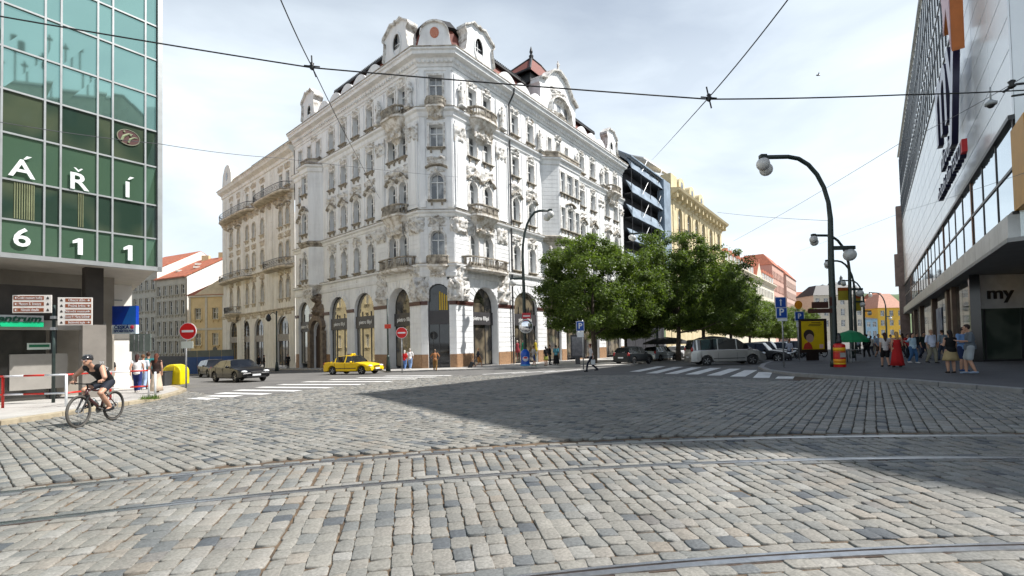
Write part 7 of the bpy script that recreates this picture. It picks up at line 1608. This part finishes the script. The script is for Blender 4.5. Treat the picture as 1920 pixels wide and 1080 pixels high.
# right pavement
stand(person('person in white top and black shorts with long brown hair beside the red dress',1.68,1.0,'#c9c6c4',.2,'shorts','#101014','#3a2018',1.0,stride=.35,arms='down',shoe='#101010',fem=True),1661,688,20,KH)
stand(person('person in long sleeveless red dress walking away',1.7,1.15,'#b01c20',0,'dress','#b01c1e','#b08a50',.4,stride=.2,arms='down',shoe='#1a1414',bag='shoulder',fem=True),1683,688.5,15,KH)
stand(person('person in checked light blue shirt and jeans pointing with one arm',1.66,1.1,'#b8d4e4',.85,'trousers','#3c6088','#2a1c18',.2,stride=.3,arms='point',shoe='#c9c9cc',fem=True),1712,681,170,KH)
stand(person('person in white short-sleeved shirt and beige trousers walking towards the square',1.8,1.25,'#d4dcf0',.5,'trousers','#8a8676','#a88a70',0,stride=.3,arms='down',belly=1.2,shoe='#141414'),1747,681,175,KH)
stand(person('person in black sleeveless top and tan skirt seen from behind in the group of three',1.62,1.2,'#0e0e10',0.0,'skirt','#a8946c','#1a1010',.35,arms='phone',shoe='#2a1a14',fem=True),1784,699.5,10,KH)
stand(person('person in light blue shirt and dark blue shorts with sunglasses in the group of three',1.76,1.0,'#6a8cba',.5,'shorts','#1c2c50','#17110e',0,arms='phone',bag='phone',shoe='#2a4a7a',head_down=1,hat='#15161a'),1806,696,170,KH)
stand(person('person in grey t-shirt and light grey shorts, tallest of the group of three',1.82,1.12,'#5e666e',.5,'shorts','#9aa0a4','#2a1a14',0,arms='phone',shoe='#8a9ab0',head_down=1,phase=-1,stride=.2),1821,701,-55,KH)
stand(person('person in black clothes walking away down the right pavement',1.8,1.05,'#0e0e12',.9,'trousers','#0e0e12','#1a120e',0,stride=.4,arms='down'),1626,670,10,KH)
stand(person('person in grey shirt and brown shorts walking behind the white top and black shorts',1.78,1.05,'#8a98a8',.5,'shorts','#4a3a30','#3a2a1c',0,stride=.5,arms='swing'),1648,671,190,KH)
stand(person('person in red top partly hidden behind the pointing person',1.7,1.0,'#b02a2c',.5,'trousers','#1c2430','#2a1c16',0),1703,672,170,KH)
stand(person('person in dark green top walking behind the white-shirted man',1.75,1.0,'#1a2a26',.5,'trousers','#20283a','#2a1c16',0,stride=.5),1733,673,180,KH)
stand(person('person in pale shirt standing beside the parked bicycles by the poster',1.7,.95,'#a8aec0',.5,'trousers','#26324c','#8a5a3a',0,arms='hold'),1481,678,60,.0)
for i,(u,v,c_) in enumerate([(485,692,'#15161a'),(495,692,'#1c1a1c'),(540,691,'#101014')]):
    stand(person(['person in dark jacket at the cream townhouse windows, left of two','person in black clothes at the cream townhouse windows, right of two','person in black clothes right of the lantern post'][i],1.74,1.0,c_,.9,'trousers',c_,'#20160f',0),u,v,i*70,KH)
# cafe guest, sitting on a chair under the parasol
for i,(u,v,c_,bc,fa) in enumerate([(1634,667,'#c9c4ba','#3a3a44',10),(1641,664,'#2c3e66','#8a8070',190),(1671,667,'#e0dcd8','#30405a',185),(1693,670,'#7a3c30','#20242c',0),(1720,668,'#30363a','#50586a',175),(1611,664,'#9aa8b8','#2c2c30',90),(1769,676,'#8c9aa6','#3c4658',0)]):
    stand(person(['distant walker in beige top left of the pale shirt crowd','distant walker in navy top behind the black-clothed person','distant walker in white top between the shorts wearer and the red dress','distant walker in rust-brown top just right of the red dress','distant walker in charcoal top behind the pointing person','distant person in pale blue top near the cafe tables','person in grey-blue top walking behind the black sleeveless top'][i],1.7+.02*i,1.0,c_,.5,'trousers',bc,'#2a1c14',.2*(i%2),stride=.35,group=None),u,v,fa,KH)
# cyclist
fw=gnd(150,801,0); rw=gnd(213,788.5,0); d=Vector((fw.x-rw.x,fw.y-rw.y)).normalized(); ctr=rw.xy+d*.45; ang=math.atan2(d.y,d.x)
bk=bike('mountain_bike','dark red full-suspension mountain bike ridden by the cyclist on the left setts',mat('dark_red_frame',(.06,.018,.018),.35,coat=.6)); bk.location=(ctr.x,ctr.y,gz(ctr.x,ctr.y)+.004); bk.rotation_euler=(0,0,ang)
cy=root('cyclist','person in black sleeveless jersey and helmet riding the dark red mountain bike','person',(0,0,0))
hp=V3(-.20,0,1.0); ch=V3(.24,0,1.33); hc=V3(.43,-.0,1.52); mb=MB()
S=14; rings=[]
for t,w,d_ in((-.08,.10,.09),(0,.155,.13),(.25,.15,.13),(.5,.16,.13),(.78,.19,.125),(.95,.15,.09),(1.06,.07,.06)):
    p=hp.lerp(ch,t)+V3(0,0,.06*math.sin(max(0,min(1,t))*PI)); ax=(ch-hp).normalized(); n_=V3(-ax.z,0,ax.x); rings.append([p+V3(0,w*math.cos(2*PI*j/S),0)+n_*d_*math.sin(2*PI*j/S) for j in range(S)])
R_t=rings; mb.loft(rings,0)
shs=[ch+V3(0,-.19,.02),ch+V3(0,.19,.02)]; els=[V3(.30,-.36,1.16),V3(.36,.33,1.12)]; hds=[V3(.43,-.30,1.02),V3(.43,.30,1.02)]
hips=[hp+V3(.02,-.09,-.03),hp+V3(.02,.09,-.03)]; a=rad(200); knees=[V3(.33,-.13,.83),V3(.20,.13,.74)]; feet=[V3(.16,-.13,.48),V3(-.14,.13,.36)]
for i in(0,1):
    limb(mb,[ch+V3(0,(-.1,.1)[i],.02),shs[i],els[i],hds[i]+V3(-.07,0,.03)],[.07,.066,.05,.034]); limb(mb,[hips[i],(hips[i]+knees[i])/2,knees[i],knees[i].lerp(feet[i],.4),feet[i]],[.10,.092,.062,.062,.042]); limb(mb,[feet[i],feet[i]+V3(.14,0,-.05)],[.036,.03])
    w=hds[i]; limb(mb,[w+V3(-.06,0,.03),w+V3(-.01,0,.025)],[.032,.035])
    for q in range(4): y=w.y+(-.036+.024*q); L_=(.07,.082,.08,.065)[q]; mb.tube([(w.x-.0,y,w.z+.04),(w.x+.04,y,w.z+.03),(w.x+.045,y,w.z-.012),(w.x+.02,y,w.z-.022)],[.0115,.011,.0105,.0095],6)
    mb.tube([(w.x-.03,w.y-(.04 if i else -.04),w.z+.02),(w.x-.02,w.y-(.055 if i else -.055),w.z-.01),(w.x+.01,w.y-(.05 if i else -.05),w.z-.022)],[.013,.012,.01],6)
limb(mb,[ch+V3(.03,0,.03),hc+V3(-.04,0,-.07)],[.062,.056]); mb.ell(tuple(hc),(.10,.079,.115),16); mb.ell(tuple(hc+V3(.035,0,-.06)),(.06,.058,.055),12); mb.ell(tuple(hc+V3(.108,0,-.015)),(.02,.014,.022),6)
for s in(-1,1): mb.ell(tuple(hc+V3(-.005,.08*s,-.015)),(.022,.013,.03),6)
remesh(mb,'body',mat('sunlit_skin',(.55,.31,.21),.5,var=.1,sc=5),cy,.010,2)  # skin tone slightly paler than on the other figures
mb=MB(); mb.loft([[Vector(p)+(Vector(p)-(sum((Vector(x) for x in r),V3(0,0,0))/S)).normalized()*.014 for p in r] for r in R_t[:6]],0)
for i in(0,1): limb(mb,[ch+V3(0,(-.1,.1)[i],.02),shs[i]+V3(0,(.03,-.03)[i],0)],[.088,.078])
JER=pm('#15161b',.7,bump=.3); remesh(mb,'jersey',JER,cy,.014,2)
q=text('77',.13,face_m(ch+V3(-.02,.17,.11),(-1,0.15,0),Vector((.35,.25,.9)).normalized()),WH,'jersey_number',cy,.004)
q=text('77',.12,face_m(ch+V3(-.14,.19,-.02),(-.9,0,-.3),Vector((-.3,0,.95))),WH,'jersey_number',cy,.003)
mb=MB(); limb(mb,[hips[0]+V3(0,.03,0),hips[1]+V3(0,-.03,0)],[.125,.125])
for i in(0,1): limb(mb,[hips[i],hips[i].lerp(knees[i],.62)],[.112,.092])
remesh(mb,'shorts',pm('#1d2330',.8),cy,.014,2)
mb=MB()
for i in(0,1): limb(mb,[feet[i]+V3(-.06,0,-.03),feet[i]+V3(.05,0,-.045),feet[i]+V3(.16,0,-.06)],[.048,.046,.038]); limb(mb,[feet[i]+V3(0,0,.0),feet[i]+V3(0,0,.06)],[.045,.045])
remesh(mb,'shoes',pm('#1a1a1c',.6),cy,.012,1)
mb=MB(); mb.ell(tuple(hc+V3(-.015,0,.045)),(.132,.097,.098),18); 
for v_ in range(len(mb.v)):
    x,y,z=mb.v[v_]; 
    c_=hc.z+.035-.03*(x<hc.x)
    if z<c_: mb.v[v_]=(x,y,c_+(z-c_)*.12)
mb.build('helmet',mat('black_helmet',(.02,.02,.022),.25,var=.1,coat=.5),cy,True); mb=MB()
for y in(-.05,-.015,.02,.055): mb.tube([hc+V3(-.11,y,.10),hc+V3(-.02,y*1.1,.146),hc+V3(.08,y,.115)],.006,5)
mb.tube([hc+V3(.0,.085,.03),hc+V3(.03,.06,-.09),hc+V3(.03,-.06,-.09),hc+V3(.0,-.085,.03)],.006,5); mb.build('helmet_vents_and_strap',pm('#55585c',.4),cy)
mb=MB(); 
for s in(-1,1): mb.ell(tuple(hc+V3(.088,.034*s,.012)),(.018,.032,.02),10)
mb.build('sunglasses',mat('mirror_lens',(.6,.45,.42),.08,metal=.7),cy,True); mb=MB(); mb.ell(tuple(hc+V3(.10,0,-.055)),(.008,.024,.006),6); mb.build('mouth',pm('#7a3a34',.6),cy,True)
cy.location=bk.location; cy.rotation_euler=bk.rotation_euler
# parked bicycles by the poster
for i,(u,v,az,lb) in enumerate([(1498,675,40,'parked bicycle nearest the poster case, left of it'),(1512,673,60,'parked bicycle behind the foot of the poster case'),(1535,673,20,'parked bicycle showing right below the yellow poster')]):
    b_=bike('parked_bicycle',lb,IRON,'bicycles parked by the poster case',False); p=gnd(u,v,.0); b_.location=(p.x,p.y,p.z+(KH if u>1490 else 0)); b_.rotation_euler=(rad(6),0,rad(az))
# cafe terrace: tables and planters
for i,(u,Y) in enumerate([(1588,29),(1604,31),(1578,33)]):
    p=at(u,660,Y); z=gz(p.x,Y)+KH; t=root('cafe_table',['small round cafe table under the green parasol, nearest','small round cafe table under the green parasol, right','small round cafe table behind the lamp post'][i],'table',(p.x,Y,z),'cafe tables'); mb=MB(); mb.lathe([(.4,.72),(.4,.75)],(p.x,Y,z),16); mb.build('table_top',pm('#3a3430',.5),t); mb=MB(); mb.lathe([(.2,0),(.03,.05),(.03,.72)],(p.x,Y,z),10); mb.build('leg',IRON,t)
# mannequins in the right-hand shop window
for i,(u,v,c_) in enumerate([(977,672,'#0e9a6c'),(966,674,'#8a2a34'),(1000,672,'#b8a020')]):
    fr=FR; s_,z_=FR.uv(u,v,-.2); p=FR.pt(s_,.12,0); rt=root('mannequin',['green dressed mannequin in the window behind the blue bottle pillar','dark red dressed mannequin left of the green one','yellow dressed mannequin right of the mirror pole'][i],'mannequin',(p.x,p.y,.0),'shop window mannequins'); zb=-.75; mb=MB(); mb.lathe([(.03,0),(.03,.7),(.22,.72),(.25,1.0),(.13,1.35),(.19,1.6),(.07,1.75)],(p.x,p.y,zb+.35),12); mb.build('dress',pm(c_,.7),rt,True); mb=MB(); mb.ell((p.x,p.y,zb+2.25),(.09,.1,.13),10); mb.lathe([(.05,0),(.05,.2)],(p.x,p.y,zb+2.05),8); mb.build('head',pm('#c9b8a8',.5),rt,True)
